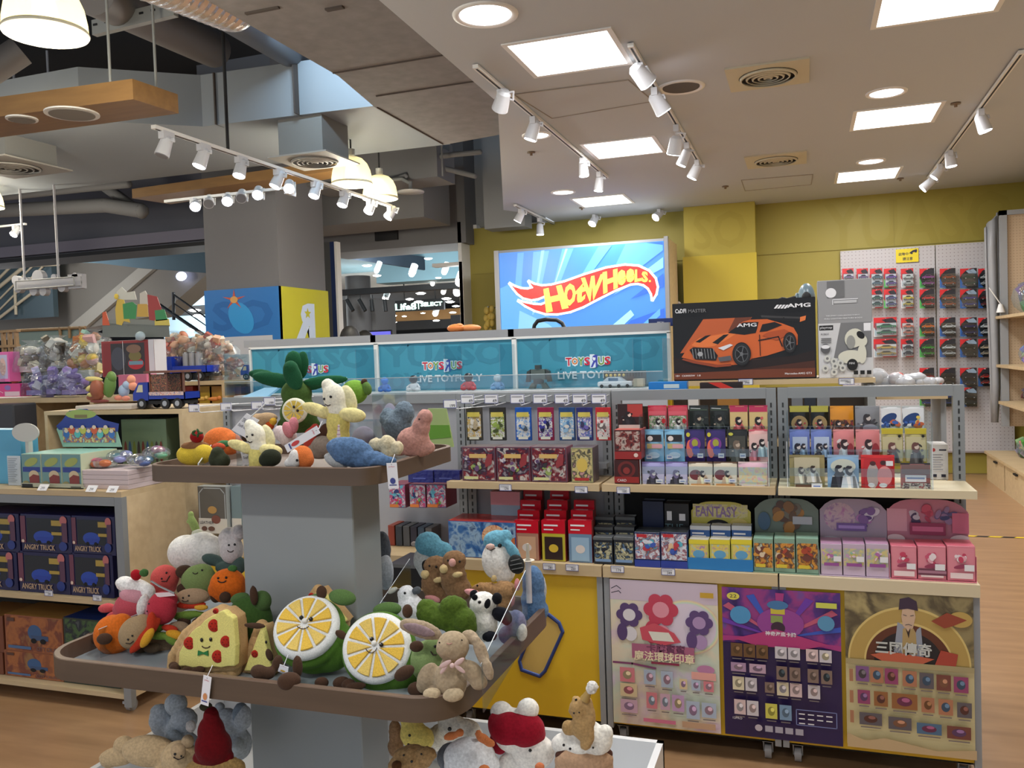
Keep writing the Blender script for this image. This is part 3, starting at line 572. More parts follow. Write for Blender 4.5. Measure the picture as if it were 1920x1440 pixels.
# tracks on the shop ceiling
track('light_track', (-1.9, -.35, CEIL-.02), (.1, -.35, CEIL-.02), 'added unseen ceiling track over the shop front for the plush stand')  # track and its spots are added out of view to brighten the stand
for i, (x, tx, ty, tz) in enumerate(((-1.7, -1.6, 1.9, .8), (-.9, -1.2, 1.9, .8), (-.1, -.7, 2.2, .6))):
    d = (Vector((tx, ty, tz))-Vector((x, -.35, CEIL-.2))).normalized(); spot((x, -.35, CEIL-.02), Vector((x, -.35, CEIL-.18))+d*.12, 'added unseen spotlight aimed at the plush stand, %s from the left' % ORD[i], 'added spotlights over the shop front', .055, .12, power=FRONT_W)
def ctrack(p, q, label, spots, grp):
    A = at(*p, 'Z', CEIL-.02); B = at(*q, 'Z', CEIL-.02); X = (A.x+B.x)/2 if abs(A.x-B.x) < .3 else None
    if X is not None: A.x = B.x = X
    track('light_track', A, B, label)
    for i, (tx, ty, lx, ly, r, lb) in enumerate(spots):
        T = at(tx, ty, 'Z', CEIL-.03)
        if X is not None: T.x = X
        L_ = at(lx, ly, 'Y', T.y+(.04 if r > .05 else 0)); spot(T, L_, lb, grp, r, .12, power=6)
ctrack((885, 125), (1142, 332), 'white ceiling track along the shop ceiling left edge', [(938, 170, 937, 205, .055, 'bright spotlight nearest on the ceiling left edge track'), (1000, 220, 994, 262, .05, 'spotlight with flared reflector on the left edge track'), (1098, 296, 1095, 330, .045, 'spotlight third along the left edge track'), (1128, 322, 1122, 358, .045, 'spotlight at the far end of the left edge track')], 'spotlights on the left ceiling track')
ctrack((1178, 85), (1318, 312), 'white ceiling track in the middle of the shop ceiling', [(1205, 120, 1216, 156, .06, 'brightest spotlight at the near end of the middle track'), (1235, 165, 1245, 210, .055, 'second spotlight on the middle ceiling track'), (1268, 235, 1263, 290, .055, 'spotlight turned sideways on the middle ceiling track'), (1290, 268, 1277, 310, .045, 'small spotlight behind the sideways one on the middle track'), (1308, 300, 1297, 334, .05, 'spotlight at the far end of the middle ceiling track')], 'spotlights on the middle ceiling track')
ctrack((1925, 96), (1736, 334), 'white ceiling track on the right of the shop ceiling', [(1838, 205, 1848, 246, .05, 'spotlight nearest on the right ceiling track'), (1780, 282, 1784, 312, .05, 'second spotlight on the right ceiling track'), (1757, 308, 1751, 333, .045, 'third spotlight on the right ceiling track'), (1740, 330, 1730, 354, .05, 'farthest spotlight on the right ceiling track')], 'spotlights on the right ceiling track')
ctrack((962, 385), (1043, 420), 'short white ceiling track at the back left of the shop', [(972, 392, 970, 415, .05, 'left spotlight of the short back track'), (1015, 408, 1013, 440, .05, 'tilted right spotlight of the short back track')], 'spotlights of the short back track')
for (a_, b2, lx, ly, lb) in ((1115, 402, 1110, 420, 'lone spotlight on the ceiling above the light box centre'), (1236, 392, 1229, 408, 'lone spotlight on the ceiling above the light box right end')):
    T = at(a_, b2, 'Z', CEIL); spot(T, at(lx, ly, 'Y', T.y-.05), lb, 'lone ceiling spotlights at the back', .055, .12)
# hanging sign seen from behind
SX = mat((176, 176, 182), .6)
t = empty('hanging_sign', at(85, 525, 'Y', 7.0), 'white cloud shaped hanging sign seen from behind on two rods', 'sign')
m = MB(); Y = 7.0
for (px, py, r) in ((28, 525, 11), (33, 540, 12), (70, 520, 18), (62, 545, 12), (80, 546, 11), (100, 520, 8), (115, 538, 12), (45, 530, 14), (140, 518, 9), (148, 530, 9), (95, 532, 13), (125, 528, 12)):
    P = at(px, py, 'Y', Y); m.cyl(P, P+Vector((0, .06, 0)), r*Y/FPX, SX, 24)
P = at(28, 545, 'Y', Y); Q = at(152, 518, 'Y', Y); m.box(P.x, Q.x, Y-.01, Y+.05, P.z, Q.z+.0, SX); P = at(128, 542, 'Y', Y); Q = at(153, 513, 'Y', Y); m.box(P.x, Q.x, Y, Y+.06, P.z, Q.z, SX); m.build('sign_board', t)
m = MB(); P = at(30, 543, 'Y', Y-.03); Q = at(138, 519, 'Y', Y-.03); m.tube([(P.x, P.y, P.z), (Q.x, P.y, P.z), (Q.x, P.y, Q.z), (P.x, P.y, Q.z)], .006, GREYM, 6, True); m.build('back_frame', t)
m = MB()
for px in (42, 106): P = at(px+4, 522, 'Y', Y); m.cyl(P, (P.x, P.y, 4.9), .012, SX, 8)
m.build('hanging_rods', t)
# ================================================================ SHELVING, ROW NEAREST ON THE RIGHT
GR = mat((140, 144, 146), .4, .2); GR2 = mat((150, 154, 158), .5); YPAN = mat((222, 182, 42), .4); BLK = mat((10, 10, 12), .7)
SLOT = mat((50, 52, 54), .8); WD = wood((190, 166, 128), (204, 182, 144), .5, 3, (1, 6, 6)); WDC = mat((214, 200, 168), .5)
DY0, PY, DZ = 3.21, 3.46, .715       # deck front, posts, deck top
BX = [.546, -.110, -.766, -1.422, -2.078, -2.70]
def slots(m, x, y, z0, z1, wdt=.006, st=.03):
    z = z0
    while z < z1: m.box(x-wdt/2, x+wdt/2, y-.0012, y, z, z+st*.6, SLOT); z += st
def caster(x, y, par, z=.085):
    m = MB(); m.box(x-.02, x+.02, y-.02, y+.02, z-.012, z, GR2); m.cyl((x-.012, y+.012, .026), (x+.012, y+.012, .026), .026, mat((150, 150, 152), .4), 20); m.cyl((x-.014, y+.012, .026), (x+.014, y+.012, .026), .01, GREYM, 12); m.prism([(x-.018, y-.012, z-.01), (x-.018, y+.03, z-.01), (x-.018, y+.018, .02)], (.004, 0, 0), GR2); m.prism([(x+.014, y-.012, z-.01), (x+.014, y+.03, z-.01), (x+.014, y+.018, .02)], (.004, 0, 0), GR2); m.build('caster', par)
NM = ['right end', 'middle', 'left of the card packs', 'behind the plush stand', 'far left behind the plush stand']
for b in range(5):
    x1, x0 = BX[b]-.003, BX[b+1]+.003
    t = empty('display_shelf_unit', ((x0+x1)/2, DY0, 0), 'grey framed shop shelving bay with yellow lower panel, %s' % NM[b], 'shelf unit', 'bays of the near shelving row')
    m = MB(); m.box(x0, x1, DY0, 3.74, .672, DZ, WD if b else WDC); m.build('deck', t)
    m = MB(); m.box(x0+.02, x1-.02, DY0+.02, DY0+.035, .09, .668, YPAN); m.build('front_panel', t)
    m = MB(); m.box(x0, x0+.022, DY0+.01, DY0+.04, .075, .67, GR2); m.box(x1-.022, x1, DY0+.01, DY0+.04, .075, .67, GR2); m.box(x0, x1, DY0+.04, 3.72, .075, .1, BLK)
    if b == 0: m.box(x1-.012, x1, DY0+.04, 3.72, .075, .67, WDC)
    m.build('base_frame', t)
    caster(x0+.05, DY0+.06, t); caster(x1-.05, DY0+.06, t)
    m = MB(); m.box(x0, x0+.038, PY, PY+.03, DZ, 1.385, GR); slots(m, x0+.019, PY, .74, 1.33); m.build('post', t)
    m = MB(); m.box(x1-.038, x1, PY, PY+.03, DZ, 1.385, GR); slots(m, x1-.019, PY, .74, 1.33); m.build('post', t)
    m = MB(); m.box(x0+.038, x1-.038, PY-.002, PY+.032, 1.345, 1.386, GR); m.build('top_rail', t)
    m = MB(); m.box(x0+.03, x1-.03, PY+.02, PY+.028, DZ, 1.0 if b < 2 else 1.35, BLK if b < 2 else mat((164, 166, 172), .5)); m.build('back_panel', t)
    if b < 3:
        m = MB(); m.box(x0-.002+.004, x1-.002, 3.225, 3.46, 1.005, 1.033, WD if b else WDC); m.build('shelf', t)
        if b == 0: m = MB(); m.box(x0+.01, x1-.05, 3.5, 3.72, 1.005, 1.02, WDC); m.build('rear_shelf', t)
        if b == 2: m = MB(); m.box(x0+.01, x1-.01, 3.4, 3.459, 1.07, 1.09, GR2); m.build('shelf_bracket', t)
def price_tag(px, py, Y, txt, label, w=.052, h=.026, grp='price tags'):
    P = at(px, py, 'Y', Y); m = MB(); m.box(P.x-w/2, P.x+w/2, Y-.003, Y-.0015, P.z-h/2, P.z+h/2, CARD_W)
    s = Sheet(m, (P.x-w/2, Y-.003, P.z-h/2), (w, 0, 0), (0, 0, h)); s.line([(0.02, .03), (.98, .03), (.98, .97), (.02, .97)], .002, TAGB, True); s.text(txt, .42, .15, .42, INK, .35); s.rect(.1, .72, .8, .8, mat((150, 150, 160), .6)); s.rect(.1, .55, .6, .62, mat((150, 150, 160), .6))
    o = m.build('price_tag'); tag(o, label, 'price tag', grp)
SF = DY0-.0005
for (px, py, tx, lb) in ((943, 1058, '250', 'price tag on the deck edge behind the right bluebird'), (1030, 1062, '280', 'price tag on the deck edge below the yellow framed pack'), (1073, 1064, '250', 'price tag on the deck edge below the pale blue pack'), (1158, 1067, '179', 'price tag at the left end of the middle deck edge'), (1253, 1072, '349', 'price tag below the white and blue boxes on the deck edge')): price_tag(px, py, SF, tx, lb)
for (px, py, tx, lb) in ((948, 914, '1290', 'price tag under the tall foil boxes, left one'), (1090, 918, '1790', 'price tag under the tall foil boxes, right one')): price_tag(px, py, 3.2245, tx, lb)
price_tag(1169, 919, 3.2245, '1680', 'price tag under the red display boxes at the shelf left end')

def pbox(name, px0, py0, px1, py1, Y, depth, base, label, cat, grp=None, side=None, top=None, draw=None, zb=None, parent=None):
    """upright box: photo bounds of its front face on plane Y"""
    A = at(px0, (py0+py1)/2, 'Y', Y); B = at(px1, (py0+py1)/2, 'Y', Y); xm = (px0+px1)/2
    z1 = at(xm, py0, 'Y', Y).z; z0 = at(xm, py1, 'Y', Y).z if zb is None else zb
    m = MB(); m.bbox(A.x, B.x, Y, Y+depth, z0, z1, side or base, min(.0015, depth/4)); m.quad((A.x+.001, Y-.0002, z0+.001), (B.x-.001, Y-.0002, z0+.001), (B.x-.001, Y-.0002, z1-.001), (A.x+.001, Y-.0002, z1-.001), base)
    if top: m.quad((A.x+.001, Y+.001, z1+.0003), (B.x-.001, Y+.001, z1+.0003), (B.x-.001, Y+depth-.001, z1+.0003), (A.x+.001, Y+depth-.001, z1+.0003), top)
    s = Sheet(m, (A.x, Y-.0002, z0), (B.x-A.x, 0, 0), (0, 0, z1-z0), .0004)
    if draw: draw(s)
    o = m.build(name, parent)
    if not parent: tag(o, label, cat, grp)
    return o
_fr = random.Random(77)
def figure(s, hair, skin, cloth, cu=.5, cv=.45, k=1.0, extra=None):
    """a small printed robed person: loose hair, head, layered clothes and flying ribbons"""
    k *= 1.15; H = mat(hair, .35); S = mat(skin, .35); C_ = mat(cloth, .35); a = s.V.length/s.U.length; r = _fr
    dk = mat([int(x*.6) for x in cloth], .35); lt = mat([min(255, int(x*1.25)+14) for x in cloth], .35)
    for q_ in range(5): s.ell(cu+r.uniform(-.32, .32)*k, cv+r.uniform(-.3, .2)*k, r.uniform(.03, .08)*k*a, r.uniform(.02, .05)*k, (dk, lt, H, C_)[q_ % 4], 10, rot=r.uniform(-1.5, 1.5))
    s.poly([(cu-.3*k, cv-.4*k), (cu-.24*k, cv-.1*k), (cu-.1*k, cv+.08*k), (cu+.1*k, cv+.08*k), (cu+.22*k, cv-.06*k), (cu+.34*k, cv-.4*k)], C_)
    s.poly([(cu-.05*k, cv-.4*k), (cu-.12*k, cv-.05*k), (cu, cv+.06*k), (cu+.06*k, cv-.4*k)], lt); s.poly([(cu+.12*k, cv-.4*k), (cu+.1*k, cv-.05*k), (cu+.18*k, cv-.06*k), (cu+.26*k, cv-.4*k)], dk)
    s.ell(cu-.02*k, cv+.1*k, .1*k*a, .15*k, H, 14, rot=.2); s.ell(cu+.03*k, cv+.12*k, .062*k*a, .07*k, S, 12); s.ell(cu-.02*k, cv+.185*k, .09*k*a, .045*k, H, 12, rot=.4); s.ell(cu-.2*k, cv-.06*k, .035*k*a, .02*k, S, 8)
    if extra: s.ell(cu+.2*k, cv-.12*k, .1*k, .1*k, mat(extra, .4))
def blob(s, u, v, k, cs, n=9):
    """busy printed picture: many overlapping small ink patches"""
    a = s.V.length/s.U.length
    for q_ in range(n): c = cs[_fr.randrange(len(cs))]; t = _fr.uniform(0, 6.3); d = _fr.uniform(0, .8)*k; s.ell(u+d*math.cos(t)*a, v+d*math.sin(t), _fr.uniform(.2, .5)*k*a, _fr.uniform(.15, .4)*k, mat(c, .35), 10, rot=_fr.uniform(-1.5, 1.5))
def pack(px0, py0, px1, py1, Y, base, top, label, draw, grp, dep=.014):
    A = at(px0, (py0+py1)/2, 'Y', Y); B = at(px1, (py0+py1)/2, 'Y', Y); xm = (px0+px1)/2; z1 = at(xm, py0, 'Y', Y).z; z0 = at(xm, py1, 'Y', Y).z
    m = MB(); bm_ = mat(base, .22); n, k = 6, 6; x0, x1 = A.x+.001, B.x-.001
    def bulge(u, v): return dep*.5*min(1, 3.2*min(u, 1-u))*min(1, 5*min(v, 1-v))**.5
    vs = [(x0+(x1-x0)*i/n, Y-bulge(i/n, j/k), z0+(z1-z0)*j/k) for j in range(k+1) for i in range(n+1)]
    vs += [(x, 2*Y-y+.001, z) for x, y, z in vs]; q = (n+1)*(k+1); fs = []
    for j in range(k):
        for i in range(n): a = j*(n+1)+i; fs.append((a, a+1, a+n+2, a+n+1)); fs.append((q+a, q+a+n+1, q+a+n+2, q+a+1))
    m.add(vs, fs, bm_, True)
    m.box(x0, x1, Y-.0015, Y+.002, z1-(z1-z0)*.06, z1, mat(top, .3)); m.box(x0, x1, Y-.0015, Y+.002, z0, z0+(z1-z0)*.04, mat(top, .3))
    s = Sheet(m, (x0, Y-dep*.5-.0002, z0), (x1-x0, 0, 0), (0, 0, z1-z0), .0003); s.st = .0003
    if draw: draw(s)
    o = m.build('card_pack'); tag(o, label, 'card pack', grp); return o
def band(s, v0, v1, c): s.rect(.05, v0, .95, v1, mat(c, .35))
def sticker(s, u=.62, v=.12, c=(235, 235, 240)): s.rect(u, v, u+.3, v+.14, mat(c, .5)); s.rect(u+.05, v+.05, u+.25, v+.08, mat((90, 120, 190), .5))
YT3, YT2, YT1 = 3.40, 3.33, 3.262
DR = {
 'crimson': lambda s: (band(s, .62, .78, (222, 96, 110)), s.rect(.06, .06, .94, .6, art([(170, 160, 120), (90, 130, 80), (200, 190, 180), (150, 40, 50)], 90, 1)), figure(s, (40, 30, 30), (230, 225, 215), (205, 200, 190), .55, .28, .8), s.ell(.84, .4, .1, .1, mat((190, 30, 40), .4))),
 'black': lambda s: (band(s, .8, .86, (60, 74, 60)), figure(s, (20, 22, 20), (196, 172, 150), (60, 66, 58), .5, .35, 1.05), s.line([(.1, .9), (.6, .88)], .002, mat((230, 235, 235), .2))),
 'pinky': lambda s: (s.rect(.02, .0, .98, .75, mat((218, 190, 130), .4)), s.rect(.02, .75, .98, .95, mat((190, 50, 90), .3)), figure(s, (30, 22, 24), (240, 218, 200), (212, 96, 96), .5, .28, 1.0)),
 'sky': lambda s: (s.rect(.1, .62, .9, .84, mat((40, 38, 42), .3)), s.ell(.32, .72, .14, .08, mat((236, 226, 220), .4)), s.rect(.15, .4, .85, .56, mat((196, 180, 120), .4)), s.rect(.4, .42, .95, .54, mat((226, 170, 178), .4)), s.ell(.5, .2, .3, .1, mat((214, 232, 246), .4)), sticker(s, .1, .08)),
 'purple': lambda s: (s.ell(.25, .4, .2, .28, mat((236, 110, 90), .35)), s.ell(.5, .55, .3, .2, mat((130, 60, 150), .35)), s.ell(.5, .58, .16, .12, mat((170, 170, 60), .35)), s.ell(.55, .35, .2, .14, mat((60, 60, 170), .35)), s.ell(.16, .84, .1, .07, mat((210, 200, 60), .4)), sticker(s)),
 'blackface': lambda s: (s.rect(.1, .1, .9, .8, mat((70, 70, 62), .3)), figure(s, (120, 104, 90), (200, 180, 160), (80, 84, 80), .5, .4, .95), s.ell(.2, .86, .12, .05, mat((200, 200, 80), .4)), sticker(s)),
 'pinkface': lambda s: (s.rect(.02, .0, .98, .86, mat((236, 196, 190), .35)), figure(s, (34, 26, 28), (246, 230, 220), (220, 120, 130), .3, .38, .75), figure(s, (34, 26, 28), (246, 230, 220), (180, 205, 210), .72, .5, .75)),
 'lilac': lambda s: (s.rect(.02, .0, .98, .82, mat((200, 196, 226), .35)), figure(s, (120, 110, 150), (238, 232, 232), (50, 46, 60), .5, .42, 1.0), s.rect(.05, .02, .95, .14, mat((214, 204, 170), .4)), sticker(s, .62, .2)),
 'cream': lambda s: (s.rect(.02, .0, .98, .86, mat((236, 228, 210), .35)), s.ell(.3, .5, .26, .2, mat((122, 50, 56), .35)), figure(s, (44, 32, 32), (244, 226, 212), (216, 190, 160), .6, .45, .8), s.rect(.1, .03, .9, .16, mat((206, 150, 90), .4)), sticker(s, .64, .22)),
 'rosy': lambda s: (s.rect(.02, .1, .98, .8, art([(232, 186, 206), (206, 216, 206), (236, 216, 160), (224, 160, 190)], 60, 5)), s.rect(.1, .05, .9, .12, mat((240, 226, 230), .4))),
 'gold_black': lambda s: (s.rect(.02, .78, .98, .98, mat((176, 170, 70), .3)), s.ell(.5, .35, .42, .3, mat((158, 132, 84), .3)), figure(s, (36, 26, 26), (226, 205, 190), (170, 60, 60), .5, .3, .8)),
 'orange': lambda s: (s.rect(.02, .0, .98, .5, art([(120, 60, 30), (190, 120, 50), (50, 34, 34), (160, 40, 40)], 70, 8)), figure(s, (30, 22, 22), (230, 205, 190), (80, 60, 44), .35, .25, .8), figure(s, (40, 30, 26), (230, 205, 190), (110, 60, 40), .72, .2, .6)),
 'silver': lambda s: (figure(s, (52, 48, 52), (206, 196, 190), (66, 64, 70), .5, .4, 1.1), s.ell(.6, .2, .3, .14, mat((150, 150, 160), .3))),
 'navy': lambda s: (s.rect(.02, .0, .98, .9, mat((226, 228, 232), .35)), s.ell(.4, .55, .42, .16, mat((34, 64, 120), .35), rot=.5), blob(s, .7, .4, .24, [(202, 100, 60), (60, 100, 180), (30, 44, 70), (230, 200, 90)], 12), blob(s, .3, .3, .2, [(60, 100, 180), (226, 228, 232), (30, 50, 100)], 8)),
 'blue': lambda s: (s.rect(.15, .08, .88, .76, mat((186, 200, 226), .3)), figure(s, (34, 32, 50), (228, 214, 210), (60, 60, 80), .42, .3, .9), figure(s, (40, 36, 50), (228, 214, 210), (150, 170, 200), .7, .38, .6)),
 'pink2': lambda s: (figure(s, (56, 36, 40), (236, 214, 206), (226, 214, 212), .55, .4, 1.0), s.ell(.82, .3, .16, .26, mat((150, 44, 52), .35))),
 'yellow': lambda s: (s.rect(.02, .84, .98, .97, mat((198, 180, 40), .25)), s.rect(.05, .05, .95, .76, mat((200, 192, 150), .35)), figure(s, (110, 70, 64), (214, 196, 180), (96, 92, 90), .5, .35, .9), s.ell(.82, .78, .07, .04, DARK)),
 'goldframe': lambda s: (s.rect(.14, .06, .86, .94, mat((198, 190, 160), .3)), figure(s, (74, 58, 44), (226, 212, 196), (206, 196, 176), .34, .52, .6), figure(s, (60, 46, 36), (226, 212, 196), (220, 214, 200), .68, .56, .6), s.rect(.16, .1, .84, .22, mat((90, 60, 40), .4)), sticker(s)),
 'lightblue': lambda s: (s.ell(.5, .7, .4, .2, mat((206, 212, 200), .35)), figure(s, (34, 30, 40), (236, 222, 214), (40, 42, 52), .38, .5, .85), figure(s, (50, 48, 60), (236, 222, 214), (214, 224, 236), .7, .5, .8), s.rect(.1, .05, .8, .1, mat((60, 80, 150), .4))),
 'red': lambda s: (s.rect(.1, .05, .9, .93, mat((196, 30, 36), .12)), s.ell(.35, .45, .18, .34, mat((190, 170, 166), .35)), s.ell(.7, .45, .22, .26, mat((236, 150, 150), .3)), s.ell(.35, .78, .09, .06, mat((80, 40, 44), .35)), s.ell(.66, .8, .09, .06, mat((70, 36, 40), .35)), s.ell(.3, .2, .1, .06, CARD_W), s.ell(.65, .2, .12, .06, CARD_W), s.rect(.74, .72, .95, .85, CARD_W)),
 'mixed': lambda s: (s.rect(.03, .03, .97, .3, art([(150, 50, 56), (205, 200, 190), (70, 50, 54), (210, 190, 190)], 70, 9)), s.rect(.15, .34, .85, .58, CARD_W), s.rect(.2, .44, .8, .5, mat((130, 150, 190), .5)), s.rect(.03, .62, .97, .95, mat((126, 100, 98), .3)))}
def prow(ylo, items, Y, grp, yt):
    for (a, b, base, top, dr, lb, *yy) in items: pack(a, yy[0] if yy else yt, b, yy[1] if len(yy) > 1 else ylo, Y, base, top, lb, DR[dr], grp)
G2 = 'foil packs in the clear riser of the middle bay'; G1 = 'foil packs in the clear riser of the right end bay'
prow(808, [(1215, 1251, (196, 70, 84), (200, 40, 70), 'crimson', 'crimson card pack, left of the two in the top row of the middle riser'), (1252, 1290, (196, 70, 84), (200, 40, 70), 'crimson', 'crimson card pack, right of the two in the top row of the middle riser'),
 (1292, 1329, (34, 40, 38), (24, 28, 26), 'black', 'black and dark green card pack right of the crimson pair, left one'), (1331, 1367, (34, 40, 38), (24, 28, 26), 'black', 'black and dark green card pack right of the crimson pair, right one'),
 (1368, 1403, (200, 160, 120), (170, 36, 80), 'pinky', 'pink topped card pack with a round haired face, left of two'), (1404, 1440, (200, 160, 120), (170, 36, 80), 'pinky', 'pink topped card pack with a round haired face, right of two')], YT3, G2, 760)
prow(865, [(1208, 1245, (134, 190, 224), (120, 180, 220), 'sky', 'light blue card pack at the left of the middle row'), (1246, 1284, (134, 190, 224), (120, 180, 220), 'sky', 'light blue card pack second in the middle row'),
 (1285, 1322, (52, 36, 104), (40, 30, 90), 'purple', 'purple and coral card pack, left of the two with yellow corners'), (1324, 1361, (52, 36, 104), (40, 30, 90), 'purple', 'purple and coral card pack, right of the two with yellow corners'),
 (1363, 1402, (30, 32, 32), (18, 20, 20), 'blackface', 'black card pack with a tiny yellow corner badge'), (1404, 1440, (232, 180, 176), (214, 96, 110), 'pinkface', 'pink card pack with two cartoon heads at the row end')], YT2, G2, 805)
prow(914, [(1204, 1247, (170, 166, 214), (130, 116, 176), 'lilac', 'lilac card pack at the left of the lowest row'), (1248, 1290, (170, 166, 214), (130, 116, 176), 'lilac', 'lilac card pack second in the lowest row'),
 (1291, 1337, (222, 212, 190), (110, 84, 66), 'cream', 'cream and maroon card pack third in the lowest row'), (1338, 1383, (222, 212, 190), (110, 84, 66), 'cream', 'cream and maroon card pack fourth in the lowest row'), (1384, 1440, (232, 190, 206), (234, 206, 210), 'rosy', 'wide pastel pink card pack at the right of the lowest row')], YT1, G2, 866)
prow(812, [(1480, 1518, (26, 26, 24), (176, 170, 70), 'gold_black', 'black pack with olive yellow top, leftmost in the end bay top row'), (1520, 1554, (26, 26, 24), (176, 170, 70), 'gold_black', 'black pack with olive yellow top, second in the end bay top row'),
 (1556, 1601, (214, 142, 40), (224, 150, 40), 'orange', 'orange card pack with dark figures in the top row'), (1603, 1650, (132, 134, 140), (150, 154, 160), 'silver', 'silver grey card pack with one dark figure in the top row'),
 (1651, 1690, (220, 222, 224), (190, 196, 196), 'navy', 'white and blue swirl card pack, left of two'), (1691, 1733, (220, 222, 224), (190, 196, 196), 'navy', 'white and blue swirl card pack, right of two')], YT3, G1, 761)
prow(862, [(1480, 1519, (110, 128, 196), (110, 130, 190), 'blue', 'cornflower blue card pack at the left of the second row'), (1520, 1560, (110, 128, 196), (110, 130, 190), 'blue', 'cornflower blue card pack second in the second row'),
 (1562, 1602, (214, 130, 132), (226, 150, 150), 'pink2', 'salmon pink card pack third in the second row'), (1604, 1650, (214, 130, 132), (226, 150, 150), 'pink2', 'salmon pink card pack fourth in the second row'),
 (1652, 1694, (190, 180, 120), (200, 190, 60), 'yellow', 'olive and yellow card pack, left of two with a shiny yellow top', 803, 868), (1696, 1738, (190, 180, 120), (200, 190, 60), 'yellow', 'olive and yellow card pack, right of two with a shiny yellow top', 803, 868)], YT2, G1, 805)
prow(923, [(1480, 1547, (160, 146, 96), (150, 136, 90), 'goldframe', 'gold framed card pack with two robed figures, front left'), (1551, 1611, (140, 178, 214), (150, 180, 210), 'lightblue', 'light blue card pack with two figures in front row'), (1614, 1678, (214, 40, 42), (220, 50, 50), 'red', 'shiny red card pack in the front row'), (1688, 1745, (170, 110, 108), (60, 56, 58), 'mixed', 'red and grey pack with a price card across it', 868, 921)], YT1, G1, 853)
# clear risers holding the packs
ACR = clear(.07)
def riser(px0, px1, py0, py1, label):
    A = at(px0, 900, 'Y', YT1); B = at(px1, 900, 'Y', YT1); z0 = 1.034; m = MB(); t = .002; zt = 1.30
    m.box(A.x-.004, A.x-.004+t, YT1-.02, 3.45, z0, zt, ACR); m.box(B.x+.004, B.x+.004+t, YT1-.02, 3.45, z0, zt, ACR)
    for (y, z) in ((YT1-.022, z0+.07), (YT2-.02, z0+.13), (YT3-.02, z0+.21)): m.box(A.x, B.x, y, y+t, z-.03, z, ACR); m.box(A.x, B.x, y+.005, y+.05, z0 if z < 1.1 else z-.06, (z0+t) if z < 1.1 else z-.058, ACR)
    EDG = mat((225, 230, 235), .3); m.box(A.x-.005, A.x-.003, YT1-.022, YT1-.02, z0, zt-.1, EDG); m.box(B.x+.003, B.x+.005, YT1-.022, YT1-.02, z0, zt-.1, EDG)
    o = m.build('acrylic_riser'); tag(o, label, 'display riser', 'clear acrylic risers')
riser(1205, 1440, 0, 0, 'clear acrylic three step riser holding packs in the middle bay'); riser(1479, 1745, 0, 0, 'clear acrylic three step riser holding packs in the end bay')
# red display boxes left of the middle riser
def redbox(s): s.rect(.05, .3, .95, .95, art([(60, 20, 20), (190, 170, 160), (120, 34, 30), (34, 26, 28)], 60, 3)); s.rect(.0, .0, 1, .26, mat((150, 36, 34), .3)); s.ell(.8, .14, .08, .07, mat((220, 200, 190), .4))
pbox('display_box', 1152, 862, 1198, 913, 3.24, .12, mat((60, 22, 22), .4), 'dark red display box at the bottom of the stack left of the riser', 'box', 'dark red display boxes', mat((110, 30, 28), .4), mat((60, 20, 20), .4), lambda s: (s.ell(.5, .6, .36, .34, mat((110, 34, 32), .35)), s.ell(.5, .6, .24, .24, mat((64, 20, 22), .35)), s.ell(.5, .55, .14, .14, mat((140, 50, 46), .35)), s.rect(0, .05, 1, .3, mat((146, 38, 34), .35)), s.text('CARD', .12, .1, .1, CARD_W)), zb=1.034)
pbox('display_box', 1152, 806, 1202, 861, 3.24, .12, mat((70, 24, 24), .4), 'open red display box with packs, middle of the stack', 'box', 'dark red display boxes', mat((130, 36, 32), .4), mat((196, 90, 80), .4), redbox)
pbox('display_box', 1158, 757, 1205, 806, 3.31, .01, mat((46, 22, 22), .4), 'raised header card of the red display box with a dark haired figure', 'box', 'dark red display boxes', None, None, lambda s: (s.rect(.4, .5, 1, .98, mat((176, 60, 54), .4)), figure(s, (30, 20, 22), (232, 210, 196), (24, 22, 26), .45, .45, .9), s.rect(.05, .02, .9, .2, mat((196, 186, 176), .4))))
pbox('paper_box', 1744, 833, 1778, 901, 3.56, .1, mat((220, 218, 216), .5), 'white carton on the rear shelf of the end bay', 'box', None, None, None, lambda s: (s.ell(.2, .84, .1, .05, mat((190, 60, 60), .5)), s.rect(.5, .82, .9, .86, INK), [s.rect(.12, .7-.07*i, .7-.1*(i % 2), .715-.07*i, mat((120, 120, 130), .6)) for i in range(7)], s.rect(.12, .08, .35, .16, INK), s.rect(.6, .08, .85, .16, INK)), zb=1.021)
